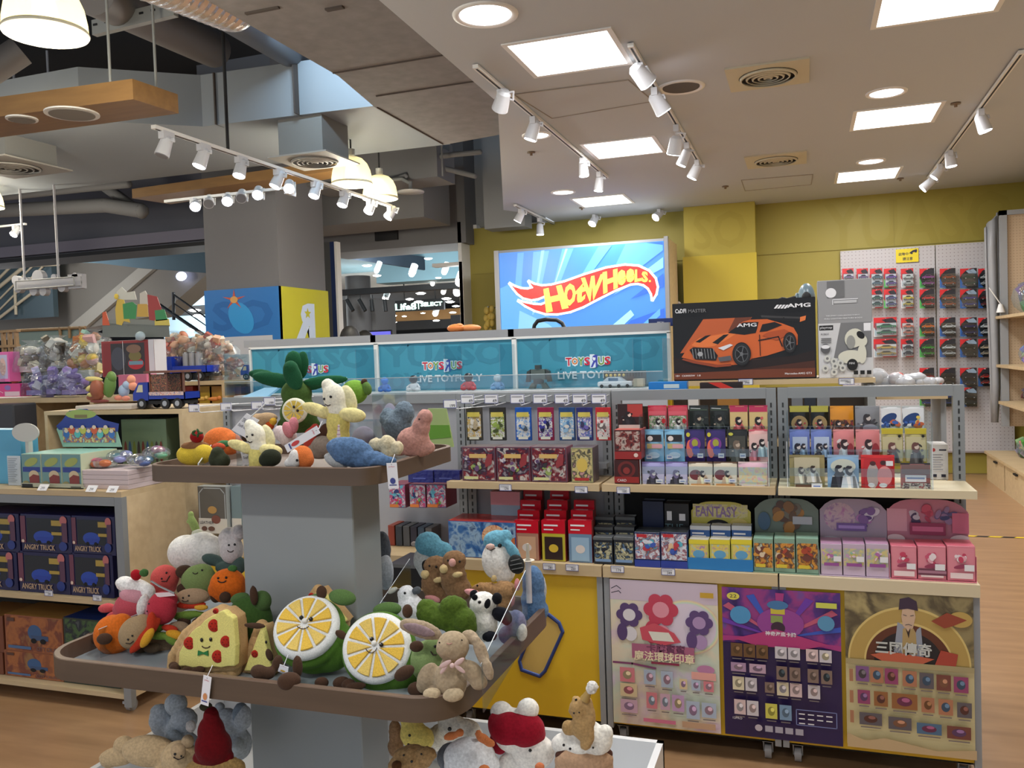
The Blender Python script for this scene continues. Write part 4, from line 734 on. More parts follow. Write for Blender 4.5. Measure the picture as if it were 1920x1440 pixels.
# ---- hanging packs of bay 3
HK = mat((226, 228, 232), .25, .3)
HC = [(889, (60, 56, 50), (206, 170, 80), (196, 180, 150)), (933, (40, 40, 38), (150, 176, 80), (120, 40, 40)), (981, (30, 84, 170), (150, 180, 214), (50, 110, 190)), (1023, (140, 34, 70), (60, 60, 150), (220, 120, 120)), (1063, (40, 74, 124), (150, 190, 220), (80, 130, 180)), (1096, (40, 44, 110), (120, 110, 190), (60, 150, 170)), (1131, (190, 34, 40), (226, 200, 196), (170, 40, 50))]
cn = ['black and gold', 'black and green', 'bright blue', 'crimson and blue', 'steel blue', 'indigo', 'red and white']
for i, (px, base, c1, c2) in enumerate(HC):
    Y = 3.36
    def dr(s, c1=c1, c2=c2, i=i): s.rect(.08, .1, .92, .8, art([c2, c1, (230, 228, 224), tuple(int(x*.4) for x in c2)], 110, i)); blob(s, .5, .42, .2, [c1, c2, (226, 222, 214), tuple(int(x*.5) for x in c1)], 10); s.rect(.12, .72, .88, .86, mat((206, 190, 90), .3)); s.rect(.2, .04, .8, .12, mat((226, 226, 210), .3))
    w_ = 15 if i < 6 else 14
    o = pbox('card_blister', px-w_, 764, px+w_, 826, Y, .012, mat(base, .25), '%s card pack hanging on a hook, %s from the left' % (cn[i], ORD[i]), 'card pack', 'packs hanging on hooks', None, None, dr)
    A = at(px, 757, 'Y', Y); t = empty('display_hook', A, 'white wire hook with a price flag holding the %s pack' % cn[i], 'hook', 'wire hooks with price flags')
    m = MB(); m.tube([(A.x, PY+.018, A.z+.0), (A.x, Y-.03, A.z-.005), (A.x, Y-.045, A.z+.01)], .0025, HK, 6); m.tube([(A.x, PY+.018, A.z+.03), (A.x-.0, 3.29, A.z+.025)], .002, HK, 6); m.build('wire', t)
    m = MB(); z = A.z+.012; m.box(A.x-.03, A.x+.03, 3.285, 3.288, z-.006, z+.032, CARD_W); s = Sheet(m, (A.x-.03, 3.285, z-.006), (.06, 0, 0), (0, 0, .038)); s.line([(0.02, .04), (.98, .04), (.98, .96), (.02, .96)], .002, TAGB, True); s.text('49', .6, .12, .35, INK); s.rect(.1, .7, .85, .78, mat((140, 140, 150), .6)); m.build('price_flag', t)
for i, (px, py) in enumerate(((846, 757), (367, 765), (427, 762), (485, 760), (508, 752))):
    A = at(px, py, 'Y', 3.3); t = empty('display_hook', A, ['empty wire hook with a price flag left of the hanging packs', 'empty wire hook at the beige shelf end', 'empty wire hook second from the beige shelf end', 'empty wire hook third from the beige shelf end', 'empty wire hook just left of the lemon leaves'][i], 'hook', 'wire hooks with price flags')
    m = MB(); m.tube([(A.x+.14, PY+.02, A.z+.01), (A.x, 3.3, A.z+.008)], .0022, HK, 6); m.tube([(A.x+.14, PY+.02, A.z-.02), (A.x+.03, 3.3, A.z-.022), (A.x, 3.3, A.z-.01)], .0022, HK, 6); m.build('wire', t)
    m = MB(); m.box(A.x-.03, A.x+.03, 3.287, 3.29, A.z-.018, A.z+.018, CARD_W); s = Sheet(m, (A.x-.03, 3.287, A.z-.018), (.06, 0, 0), (0, 0, .036)); s.line([(0.02, .04), (.98, .04), (.98, .96), (.02, .96)], .0025, TAGB, True); s.text('199', .5, .12, .35, INK); m.build('price_flag', t)
# tall foil boxes
def foil(i):
    def f(s):
        s.rect(.04, .04, .96, .96, art([(150, 142, 150), (60, 46, 66), (126, 44, 54), (196, 190, 186), (50, 40, 56)], 30, 4, .2)); blob(s, .5, .4, .2, [(150, 170, 96), (60, 60, 60), (170, 50, 56), (110, 80, 120), (196, 196, 170)], 12); s.poly([(.72, .4), (.9, .5), (.93, .8), (.8, .8), (.7, .55)], mat((150, 60, 66), .3)); blob(s, .2, .6, .15, [(206, 200, 206), (90, 70, 110)], 5); s.rect(.25, .68, .75, .8, mat((216, 180, 110), .3)); s.rect(.08, .06, .5, .14, mat((206, 206, 150), .3)); s.ell(.5, .88, .2, .05, mat((60, 40, 60), .3))
    return f
for i, (a, b) in enumerate(((866, 929), (931, 994), (996, 1063))): pbox('trading_card_box', a, 838, b, 905, 3.25, .1, mat((90, 70, 84), .25), 'foil trading card box with purple, green and red print, %s from the left' % ORD[i], 'card box', 'foil card boxes on the shelf', mat((150, 80, 100), .3), mat((120, 110, 110), .3), foil(i), zb=1.034)
pbox('trading_card_box', 1071, 839, 1112, 907, 3.25, .1, mat((150, 150, 110), .25), 'slimmer olive and gold foil card box at the right end', 'card box', 'foil card boxes on the shelf', mat((96, 84, 90), .3), None, lambda s: (s.rect(.05, .05, .95, .95, art([(150, 140, 96), (206, 190, 130), (70, 70, 60), (196, 150, 150)], 50, 6)), s.ell(.5, .5, .25, .2, mat((214, 186, 90), .3)), s.rect(.15, .06, .8, .14, mat((170, 50, 50), .3))), zb=1.034)
# ---- goods on the deck, left of the middle bay
GD = 'boxed goods on the deck'
pbox('game_box', 841, 978, 968, 1040, 3.24, .16, mat((58, 104, 176), .3), 'wide flat box with blue sea and orange figure print', 'box', GD, mat((150, 40, 40), .3), mat((176, 56, 50), .25), lambda s: (s.rect(.01, .02, .99, .98, art([(30, 60, 120), (60, 110, 170), (150, 180, 206), (24, 48, 104)], 24, 7)), s.ell(.68, .6, .18, .32, art([(206, 110, 60), (230, 190, 150), (190, 70, 40)], 60, 2)), s.poly([(.75, .4), (.98, .2), (.98, .6)], mat((196, 110, 70), .3))), zb=DZ+.001)
k = 0
for r in range(4):
    for cidx in range(3):
        if r == 3 and cidx == 2: continue
        px = (988, 1038, 1088)[cidx]+r*4-(0 if r else 0); dpx = 22-r*1.5; Yp = 3.245+r*.055; k += 1
        cc = ((176, 130, 110), (190, 180, 60), (110, 140, 170))[cidx]; inner = ((200, 160, 130), (50, 34, 32), (150, 180, 205))[cidx]
        def dr(s, inner=inner, cc=cc, cidx=cidx): s.rect(0, .68, 1, 1, mat((196, 24, 44), .15)); s.rect(.1, .86, .7, .9, CARD_W); s.rect(.1, .76, .5, .79, CARD_W); s.rect(.12, .04, .88, .6, mat(inner, .3)); s.ell(.5, .32, .2, .1, mat((214, 180, 60) if cidx == 1 else (216, 206, 200), .3))
        pbox('card_sleeve_pack', px-dpx, 976-r*19, px+dpx, 1052-r*19, Yp, .03, mat(cc, .25), 'red topped hanging pack with %s window, %s column, %s row from the front' % (('peach', 'yellow framed', 'pale blue')[cidx], ORD[cidx], ORD[r]), 'pack', 'red topped packs in rows', mat((150, 50, 50), .3), mat((196, 24, 44), .2), dr, zb=DZ+.001+.025*r)
def darkpk(s): s.rect(.06, .1, .94, .8, art([(40, 60, 80), (190, 186, 150), (26, 30, 40), (90, 120, 150)], 60, 3)); blob(s, .5, .55, .2, [(206, 200, 160), (60, 90, 130), (30, 34, 44), (150, 170, 190)], 9); s.rect(0, .9, 1, 1, mat((90, 94, 96), .4)); s.rect(.1, .1, .9, .2, mat((120, 150, 190), .4))
for i, (a, b) in enumerate(((1113, 1149), (1151, 1189))):
    for r in range(3): pbox('booster_box', a+r*2, 1007-r*19, b+r*1, 1056-r*19, 3.24+r*.06, .05, mat((36, 42, 52), .3), 'dark booster box with pale creature print, %s column, %s row back' % (ORD[i], ORD[r]), 'box', 'dark booster boxes', None, mat((90, 94, 98), .4), darkpk, zb=DZ+.001+.02*r)
def wb(s): s.rect(.03, .22, .97, .95, art([(40, 60, 150), (220, 224, 232), (150, 80, 90), (90, 170, 200)], 55, 12)); blob(s, .5, .6, .24, [(224, 226, 236), (60, 90, 180), (190, 60, 70), (90, 180, 200), (226, 190, 150)], 14); s.rect(.1, .86, .5, .95, mat((190, 40, 50), .3)); s.rect(0, 0, 1, .2, mat((40, 60, 150), .3))
for i, (a, b) in enumerate(((1190, 1238), (1239, 1289))): pbox('booster_box', a, 998, b, 1063, 3.235, .1, mat((40, 50, 90), .3), 'white, blue and red booster box on the deck, %s one' % ('left', 'right')[i], 'box', 'blue based booster boxes', None, mat((40, 46, 50), .4), wb, zb=DZ+.001)
pbox('game_box', 1246, 944, 1292, 1000, 3.36, .08, mat((24, 24, 26), .4), 'black box with small white labels behind the booster boxes', 'box', GD, None, None, lambda s: (s.rect(.1, .7, .3, .86, CARD_W), s.rect(.6, .7, .85, .82, CARD_W), s.rect(.15, .35, .85, .5, mat((190, 192, 196), .4)), s.text('THE', .02, .52, .12, mat((90, 120, 130), .5))), zb=DZ+.001)
pbox('game_box', 1205, 940, 1244, 990, 3.38, .06, mat((24, 36, 70), .4), 'dark blue box left of the black box in the deck shade', 'box', GD, zb=DZ+.001)
def dispbox(pxs, ytop, ybot, hdr, hb, label, cols, dr_box, dr_hdr, topc, lipc=None, grp='counter display boxes', bend=.06):
    """counter display: row of small boxes in a tray with a raised header card"""
    x0, x1 = pxs[0], pxs[-1]; A = at(x0, ybot, 'Y', 3.235); B = at(x1, ybot, 'Y', 3.235)
    t = empty('counter_display', ((A.x+B.x)/2, 3.235, DZ), label, 'display box', grp)
    for i in range(len(pxs)-1): pbox('small_box', pxs[i]+1, ytop, pxs[i+1]-1, ybot, 3.24, .11, mat(cols, .35), None, None, None, None, topc, lambda s, i=i: dr_box(s, i), zb=DZ+.004, parent=t)
    hx0, hx1, hy0, hy1 = hdr; P = at(hx0, hy1, 'Y', 3.37); Q = at(hx1, hy0, 'Y', 3.37); m = MB(); zz0 = P.z-.03
    W_ = Q.x-P.x; H_ = Q.z-zz0; pts = []
    for i in range(13):
        u = i/12; v = 1-(abs(u-.5)*2)**4*bend*4 if bend else 1; pts.append((P.x+W_*u, 3.372, zz0+H_*v))
    poly = [(P.x, 3.372, zz0)]+pts+[(Q.x, 3.372, zz0)]
    m.prism(poly[::-1], (0, .003, 0), mat(hb, .35)); s = Sheet(m, (P.x, 3.3715, zz0), (W_, 0, 0), (0, 0, H_)); dr_hdr(s); m.build('header_card', t)
    m = MB(); m.box(A.x-.002, B.x+.002, 3.232, 3.37, DZ+.001, DZ+.003, mat(lipc or cols, .35))
    if lipc: m.box(A.x-.002, B.x+.002, 3.2325, 3.2345, DZ+.002, DZ+.045, mat(lipc, .35))
    m.box(A.x-.003, A.x-.0015, 3.235, 3.37, DZ+.002, DZ+.09, mat(lipc or cols, .35)); m.box(B.x+.0015, B.x+.003, 3.235, 3.37, DZ+.002, DZ+.09, mat(lipc or cols, .35)); m.build('tray', t); return t
def title(s, c, v=.1, u0=.2, u1=.8, h=.2): s.rect(u0, v, u1, v+h, mat(c, .35)); s.rect(u0+.03, v+h*.3, u1-.03, v+h*.7, mat([min(255, x+60) for x in c], .35))
dispbox([1291, 1330, 1370, 1411], 1012, 1070, (1297, 1407, 942, 1000), (206, 196, 90), 'yellow and blue counter display with small boxes and a slanted header', (196, 190, 90),
 lambda s, i: (s.rect(0, .85, 1, 1, mat((222, 206, 50), .3)), s.rect(.08, .35, .92, .82, art([(150, 190, 206), (220, 200, 90), (170, 130, 170)], 70, i)), s.ell(.5, .5, .3, .14, mat((96, 160, 200), .35))),
 lambda s: (s.rect(.03, .6, .95, .93, art([(206, 196, 80), (220, 210, 150), (170, 150, 190)], 60, 3)), s.text('FANTASY', .08, .62, .26, mat((150, 120, 170), .4), .7, .02), s.ell(.45, .4, .2, .16, DARK), s.ell(.47, .36, .14, .12, mat((206, 206, 200), .4)), s.ell(.8, .42, .16, .18, mat((226, 206, 120), .4)), s.rect(.0, .25, .3, .45, mat((210, 196, 50), .4))), mat((210, 206, 190), .4), (34, 120, 186))
for i in range(3): pbox('small_box', 1294+i*39, 986, 1331+i*39, 1012, 3.3, .05, mat((40, 90, 160), .35), 'blue and white small box behind the yellow display, %s from left' % ORD[i], 'box', 'blue small boxes', None, mat((200, 206, 214), .3), lambda s: (s.rect(0, .75, 1, 1, mat((206, 210, 216), .3)), s.rect(.1, .3, .8, .42, CARD_W), s.rect(.1, .5, .7, .6, CARD_W)), zb=DZ+.09)
dispbox([1412, 1451, 1492, 1536], 1010, 1080, (1416, 1534, 936, 1003), (116, 130, 120), 'green counter display with orange creature boxes and a round topped header', (130, 160, 140),
 lambda s, i: (s.rect(.04, .12, .96, .86, art([(170, 70, 50), (214, 150, 60), (90, 60, 50), (190, 200, 180)], 50, 1)), blob(s, .5, .55, .26, [(170, 70, 46), (214, 150, 60), (110, 60, 50), (220, 200, 170)], 12), s.rect(.1, .14, .6, .24, mat((214, 190, 60), .3))),
 lambda s: (s.rect(0, 0, 1, .22, mat((26, 108, 88), .35)), blob(s, .5, .6, .36, [(140, 96, 56), (176, 122, 60), (104, 76, 58), (120, 112, 100), (90, 60, 50)], 22), s.ell(.15, .5, .1, .2, mat((70, 100, 130), .4)), s.rect(.6, .45, .9, .62, mat((190, 190, 200), .4))), mat((150, 190, 170), .3))
dispbox([1538, 1580, 1623, 1668], 1020, 1087, (1538, 1662, 937, 1008), (176, 160, 180), 'lilac counter display with three pastel boxes and a scalloped header', (196, 176, 196),
 lambda s, i: (s.rect(.04, .3, .96, .85, art([(200, 150, 190), (170, 180, 170), (214, 200, 130), (190, 150, 200)], 50, 4)), blob(s, .5, .62, .16, [(206, 196, 110), (180, 110, 170), (150, 190, 170), (230, 200, 214)], 10), s.rect(.15, .3, .85, .4, mat((150, 80, 150), .3)), s.rect(.6, .45, .95, .62, CARD_W)),
 lambda s: (s.ell(.3, .62, .24, .3, art([(190, 130, 180), (206, 180, 190), (150, 110, 170)], 40, 3)), blob(s, .72, .62, .26, [(130, 96, 160), (90, 60, 130), (220, 214, 226), (190, 130, 190)], 14), s.ell(.15, .12, .16, .1, mat((196, 190, 206), .4)), s.ell(.85, .12, .16, .1, mat((196, 190, 206), .4)), title(s, (120, 90, 160), .34, .25, .7, .16)), mat((206, 160, 196), .3))
dispbox([1670, 1720, 1775, 1830], 1024, 1091, (1664, 1815, 938, 1012), (200, 130, 150), 'pink counter display with three pink boxes at the deck right end', (220, 130, 146),
 lambda s, i: (s.rect(.04, .1, .96, .95, mat((224, 140, 154), .35)), blob(s, .48, .62, .2, [(200, 66, 96), (232, 170, 184), (210, 90, 120), (240, 226, 230)], 11), s.ell(.5, .42, .28, .06, mat((150, 60, 90), .4), rot=.2), s.rect(.1, .08, .9, .24, mat((236, 214, 216), .3)), (title(s, (110, 60, 80), .14, -.1, 1.1, .2) if i == 1 else None), s.rect(.6, .3, .95, .48, CARD_W)),
 lambda s: (s.rect(.0, .35, .25, .8, mat((226, 170, 186), .4)), blob(s, .33, .7, .2, [(70, 50, 90), (206, 200, 214), (110, 90, 140)], 9), blob(s, .52, .74, .2, [(206, 84, 110), (226, 140, 160), (180, 60, 90)], 9), blob(s, .72, .66, .2, [(90, 80, 130), (60, 60, 110), (150, 120, 160)], 9), s.ell(.1, .2, .12, .1, mat((226, 206, 214), .4)), s.ell(.9, .2, .14, .12, mat((226, 206, 214), .4)), s.rect(.8, .35, 1.0, .75, mat((206, 110, 140), .4)), title(s, (150, 50, 90), .3, .28, .72, .24), s.rect(0, 0, 1, .2, mat((214, 190, 206), .4))), mat((232, 120, 140), .3))
# goods in the shade at left behind the stand
for i, (a, b) in enumerate(((730, 760), (768, 798), (800, 836))):
    pbox('card_box', a, 908, b, 952, 3.30, .12, mat((90, 80, 130), .3), 'colourful card box hanging under the plush tray, %s from the left' % ORD[i], 'card box', 'colourful card boxes behind the tray', mat((130, 60, 80), .4), None, lambda s: (s.rect(.02, .04, .98, .96, art([(60, 60, 140), (220, 220, 224), (200, 50, 110), (90, 190, 210), (220, 130, 60)], 45, 5)), blob(s, .4, .55, .22, [(110, 196, 220), (50, 60, 120), (230, 226, 230)], 8), blob(s, .6, .3, .18, [(214, 40, 110), (190, 90, 50), (120, 170, 80)], 6), s.rect(.05, .03, .6, .16, mat((226, 130, 60), .3))))
for i, (a, b) in enumerate(((765, 812), (814, 862))): pbox('foil_bag', a, 882, b, 905, 3.27, .03, mat((34, 40, 120), .15, bump=.5, bscale=60), 'glossy dark blue foil bag under the tray corner, %s one' % ('left', 'right')[i], 'bag', 'dark blue foil bags', None, None, lambda s: s.rect(.2, .3, .7, .4, mat((90, 100, 180), .4)))
for i in range(6): pbox('book', 728+i*14, 985+i, 740+i*14, 1032+i*1.2, 3.38, .12, mat(((150, 60, 40), (60, 66, 76), (90, 92, 96), (46, 44, 60), (70, 90, 110), (110, 110, 110))[i], .4), '%s slim boxed game standing in the deck shade left of the bluebird' % ('rust red', 'slate', 'grey', 'dark violet', 'blue grey', 'ash grey')[i], 'game', 'slim boxed games in the shade', zb=DZ+.001)
pbox('storage_box', 920, 922, 975, 956, 3.38, .07, mat((150, 170, 190), .4), 'pastel pink and blue box stack below the foil boxes', 'box', GD, None, mat((224, 180, 190), .4), lambda s: (s.rect(0, .5, 1, 1, mat((214, 150, 160), .4)),), zb=DZ+.14)
pbox('game_case', 372, 912, 425, 1000, 3.36, .05, mat((100, 98, 94), .25), 'grey windowed case with a tiny golden creature left of the stand column', 'toy box', None, mat((170, 176, 176), .4), None, lambda s: (s.line([(.05, .1), (.05, .85), (.2, .96), (.8, .96), (.95, .85), (.95, .1)], .005, mat((170, 176, 178), .3)), s.rect(0, 0, 1, .32, mat((214, 210, 200), .4)), s.ell(.5, .5, .16, .08, mat((190, 150, 90), .4)), s.ell(.62, .3, .16, .09, mat((130, 80, 70), .4)), s.ell(.2, .1, .1, .05, mat((110, 80, 70), .4)), s.ell(.45, .1, .12, .05, mat((110, 80, 70), .4)), s.text('LEATHER', .05, .2, .06, INK)))
pbox('game_case', 434, 912, 452, 1000, 3.38, .05, mat((120, 140, 144), .25), 'blue grey windowed case at the stand column edge', 'toy box', None, None, None, lambda s: s.rect(0, 0, 1, .32, mat((214, 210, 200), .4)))
pbox('game_box', 426, 915, 433, 1003, 3.4, .06, mat((150, 40, 40), .4), 'red spine between the two windowed cases', 'box', None)
# ---- posters on the yellow panels
def poster(p0, p1, label, bg, draw, bend=.0):
    A = at(*p0, 'Y', DY0+.003); B = at(*p1, 'Y', DY0+.003); m = MB(); m.box(A.x, B.x, DY0+.003, DY0+.006, B.z, A.z, bg); s = Sheet(m, (A.x, DY0+.003, B.z), (B.x-A.x, 0, 0), (0, 0, A.z-B.z), .0004); s.st = .0003; draw(s)
    o = m.build('poster'); tag(o, label, 'poster', None); return o
R = random.Random(5)
def grid(s, cells, pal, cap=True):
    for (u0, v0, u1, v1) in cells:
        c = pal[R.randrange(len(pal))]; c2 = pal[R.randrange(len(pal))]; s.rect(u0, v0, u1, v1, mat(c, .35)); s.ell((u0+u1)/2, (v0+v1)/2, (u1-u0)*.3, (v1-v0)*.3, mat([int(x*.7) for x in c2], .35)); s.ell((u0+u1)/2+.01, (v0+v1)/2+.01, (u1-u0)*.16, (v1-v0)*.14, mat([min(255, x+30) for x in c2], .35))
        if cap: s.rect(u0+.01, v0-.018, u1-.01, v0-.011, mat((120, 110, 110), .5))
def pl1(s):
    s.rect(0, 0, 1, 1, art([(214, 190, 208), (226, 214, 190), (206, 216, 196), (214, 196, 220)], 5, 2, .35)); s.rect(0, .86, 1, 1, mat((206, 190, 206), .4))
    for r_, c in ((.30, (226, 200, 180)), (.29, (232, 224, 180)), (.275, (206, 222, 206)), (.26, (222, 210, 226))): s.ell(.72, .7, r_, r_*.62, mat(c, .4), 40)
    def flower(u, v, k, c1, c2):
        for q_ in range(6): s.ell(u+.075*k*math.cos(q_*1.047), v+.052*k*math.sin(q_*1.047), .05*k, .036*k, mat(c1, .35))
        s.ell(u, v, .06*k, .042*k, mat(c2, .35)); s.ell(u+.01, v-.13*k, .06*k, .05*k, mat(c2, .35)); s.ell(u-.07*k, v-.12*k, .05*k, .06*k, mat(c1, .35))
    flower(.18, .76, 1.0, (90, 68, 116), (222, 218, 224)); flower(.48, .81, 1.3, (196, 66, 90), (226, 150, 166)); flower(.83, .74, 1.0, (96, 72, 124), (176, 146, 190))
    s.poly([(.28, .68), (.42, .72), (.6, .66), (.66, .6), (.5, .57), (.3, .6)], mat((206, 84, 100), .35)); s.poly([(.36, .66), (.55, .66), (.6, .6), (.4, .6)], mat((226, 226, 214), .35))
    s.rect(.2, .47, .78, .57, mat((170, 100, 130), .35)); s.text('卡牌寶寶', .34, .52, .06, mat((110, 60, 90), .4), .36, .02); s.text('魔法環球印章', .22, .455, .07, mat((240, 226, 190), .4), .56, .02)
    s.rect(.38, .44, .64, .455, mat((140, 50, 80), .35)); s.line([(.02, .43), (.2, .43), (.42, .41)], .008, mat((130, 70, 110), .4)); s.ell(.88, .43, .08, .03, mat((190, 130, 170), .4)); s.rect(.75, .36, .97, .41, mat((232, 170, 160), .35))
    grid(s, [(.08, .3, .22, .4), (.08, .2, .24, .29), (.08, .09, .24, .18), (.31, .3, .42, .4), (.47, .29, .58, .4), (.64, .29, .71, .36), (.75, .29, .83, .36), (.86, .29, .95, .36), (.33, .14, .43, .25), (.46, .14, .55, .25), (.57, .14, .68, .25), (.7, .1, .82, .22), (.84, .12, .97, .22)], [(206, 170, 190), (176, 190, 210), (220, 200, 160), (196, 160, 200), (214, 130, 140)])
    s.rect(.66, .04, .96, .08, mat((196, 160, 130), .4)); s.rect(.3, .05, .6, .075, mat((214, 120, 150), .4)); s.rect(.85, .92, .97, .955, mat((200, 160, 50), .4)); s.line([(.03, .95), (.08, .97), (.12, .95)], .003, INK); s.line([(.03, .92), (.1, .935), (.12, .92)], .003, INK)
poster((1143, 1085), (1352, 1376), 'pastel poster with three big flower shapes and a rainbow on the yellow panel', mat((214, 200, 206), .35), pl1)
def pl2(s):
    s.rect(0, .62, 1, 1, art([(46, 30, 96), (80, 50, 130), (150, 60, 130), (60, 90, 170)], 9, 3, .3)); s.rect(0, 0, 1, .63, mat((44, 32, 78), .3))
    cv = .7
    for i in range(9): a = -.2+i*.42; s.poly([(.48, .68), (.48+.62*math.cos(a), .68+.3*math.sin(a)), (.48+.62*math.cos(a+.12), .68+.3*math.sin(a+.12))], mat(((170, 60, 130), (60, 90, 190), (190, 90, 120), (110, 60, 170))[i % 4], .3))
    s.ell(.5, .78, .2, .1, mat((150, 70, 150), .3)); s.rect(.42, .84, .54, .9, mat((206, 190, 70), .35)); s.ell(.48, .9, .09, .03, mat((70, 120, 170), .35)); s.rect(.42, .78, .52, .83, mat((140, 160, 90), .35)); s.ell(.48, .75, .06, .04, mat((60, 40, 60), .35)); s.ell(.16, .82, .09, .06, mat((80, 150, 200), .35)); s.ell(.88, .8, .07, .05, mat((90, 150, 190), .35))
    s.poly([(.1, .66), (.46, .74), (.9, .66), (.7, .62), (.3, .62)], mat((180, 60, 120), .3)); s.text('神奇海底卡牌', .37, .695, .03, CARD_W, .26, .02); s.text('22', .07, .935, .03, INK); s.ell(.1, .945, .055, .025, mat((220, 210, 90), .4)); s.text('22', .07, .935, .022, INK, .06); s.rect(.8, .9, .97, .935, mat((206, 210, 90), .4))
    grid(s, [(.07, .54, .17, .63), (.18, .54, .28, .63), (.29, .54, .39, .63)], [(110, 80, 50), (130, 96, 60)]); grid(s, [(.45, .55, .55, .63), (.56, .55, .66, .63), (.71, .55, .81, .63), (.82, .55, .92, .63), (.08, .32, .18, .41), (.19, .32, .29, .41), (.46, .31, .56, .4), (.57, .31, .67, .4), (.72, .31, .82, .4), (.09, .16, .19, .26), (.2, .16, .3, .26)], [(206, 200, 206), (214, 190, 190), (220, 210, 180)])
    grid(s, [(.07, .45, .2, .51), (.23, .45, .37, .51)], [(170, 140, 170), (190, 160, 180)]); grid(s, [(.46, .42, .55, .51), (.57, .42, .66, .51), (.72, .42, .81, .51), (.83, .42, .92, .51), (.36, .33, .44, .4)], [(40, 60, 70), (130, 110, 100)]); grid(s, [(.36, .16, .46, .26)], [(206, 200, 90)]); grid(s, [(.48, .16, .58, .26)], [(120, 150, 180)])
    s.line([(.62, .14), (.95, .14), (.95, .24), (.62, .24)], .003, mat((120, 130, 180), .4), True)
    for i in range(10): s.rect(.64+.075*(i % 4), .21-.03*(i//4), .69+.075*(i % 4), .217-.03*(i//4), CARD_W)
    for i in range(5): s.ell(.3+.085*i, .095, .032, .022, mat((190, 180, 190), .4)) if i == 0 else s.rect(.27+.085*i, .075, .335+.085*i, .115, mat((170, 166, 180), .4))
    s.text('12PRO', .08, .14, .015, CARD_W, .08)
poster((1353, 1100), (1581, 1400), 'dark purple poster with a neon burst and rows of small card pictures', mat((44, 32, 78), .3), pl2)
def pl3(s):
    s.rect(0, .56, 1, 1, art([(120, 108, 76), (150, 136, 96), (90, 80, 60), (176, 160, 112)], 8, 4, .3)); s.rect(0, 0, 1, .56, mat((206, 194, 148), .35))
    G = mat((190, 164, 96), .25, .3); s.ell(.5, .56, .48, .36, mat((214, 190, 120), .25), 40, 0, PI); s.ell(.5, .56, .465, .345, G, 40, 0, PI); s.ell(.5, .56, .35, .26, mat((214, 190, 120), .25), 40, 0, PI); s.ell(.5, .56, .335, .245, mat((96, 52, 36), .35), 40, 0, PI)
    s.ell(.5, .56, .27, .2, mat((34, 32, 36), .35), 30, 0, PI)
    s.poly([(.38, .58), (.42, .82), (.47, .8), (.52, .66), (.57, .78), (.6, .8), (.62, .58)], mat((150, 156, 170), .35)); s.poly([(.45, .62), (.46, .78), (.53, .8), (.56, .76), (.57, .62)], mat((176, 150, 100), .35))
    s.poly([(.45, .86), (.46, .8), (.5, .765), (.54, .79), (.56, .86), (.55, .91), (.46, .91)], mat((206, 176, 150), .4)); s.poly([(.44, .97), (.43, .9), (.5, .91), (.58, .9), (.57, .96), (.51, .985)], mat((62, 46, 66), .4)); s.poly([(.48, .79), (.5, .76), (.52, .79), (.505, .72)], mat((50, 36, 36), .4)); s.line([(.465, .87), (.49, .865)], .002, INK); s.line([(.52, .865), (.545, .87)], .002, INK); s.line([(.48, .805), (.505, .81), (.53, .805)], .002, INK)
    s.ell(.9, .86, .09, .05, mat((190, 160, 90), .3)); s.poly([(.68, .84), (.8, .9), (.95, .86), (.85, .82), (.78, .8)], mat((150, 70, 50), .35)); s.poly([(.7, .56), (.75, .66), (.88, .64), (.86, .56)], mat((170, 70, 56), .35)); s.poly([(.2, .6), (.35, .63), (.7, .6), (.6, .56), (.3, .56)], mat((190, 96, 70), .35)); s.text('三國傳奇', .24, .61, .085, mat((196, 200, 196), .3), .44, .03)
    s.rect(.0, .53, 1, .565, mat((170, 156, 116), .4))
    P = [(150, 70, 110), (150, 100, 60), (96, 90, 96), (80, 110, 140), (120, 70, 60), (130, 90, 140), (176, 120, 90)]
    grid(s, [(.08+.115*i, .42, .185+.115*i, .52) for i in range(3)]+[(.45+.13*i, .415-.003*i, .56+.13*i, .515-.003*i) for i in range(4)], P); grid(s, [(.09, .28, .19, .37), (.22, .275, .33, .37), (.36, .27, .56, .37), (.59, .265, .69, .36), (.72, .26, .83, .36), (.86, .255, .97, .35)], P); grid(s, [(.1, .15, .28, .23), (.33, .14, .51, .22), (.55, .13, .74, .2), (.78, .12, .96, .2)], P)
    for v in (.47, .33, .2): s.rect(.025, v-.04, .055, v+.04, mat((170, 120, 90), .4))
    s.poly([(0, 0), (1, 0), (1, .06), (.7, .03), (.3, .08), (.15, .05), (0, .09)], mat((196, 170, 130), .4))
poster((1583, 1108), (1829, 1419), 'gold and cream poster with a bearded man in robes and card rows', mat((206, 194, 148), .35), pl3)
# blue outline print on the left yellow panel
m = MB(); Y = DY0+.019; pts = [(1008, 1153), (1028, 1152), (1048, 1168), (1055, 1185), (1022, 1258), (1012, 1268), (978, 1256), (974, 1240)]
P3 = [at(a, b, 'Y', Y) for a, b in pts]; m.add([p+Vector((0, .0005, 0)) for p in P3], [tuple(range(len(P3)))], mat((206, 174, 96), .4)); m.tube([p for p in P3], .0075, mat((40, 60, 120), .4), 6, True); m.tube([p+Vector((.004, -.002, .004)) for p in P3], .004, mat((70, 96, 170), .4), 6, True); o = m.build('panel_decal'); tag(o, 'blue outlined tag shape on the yellow panel beside the tray corner', 'decal')

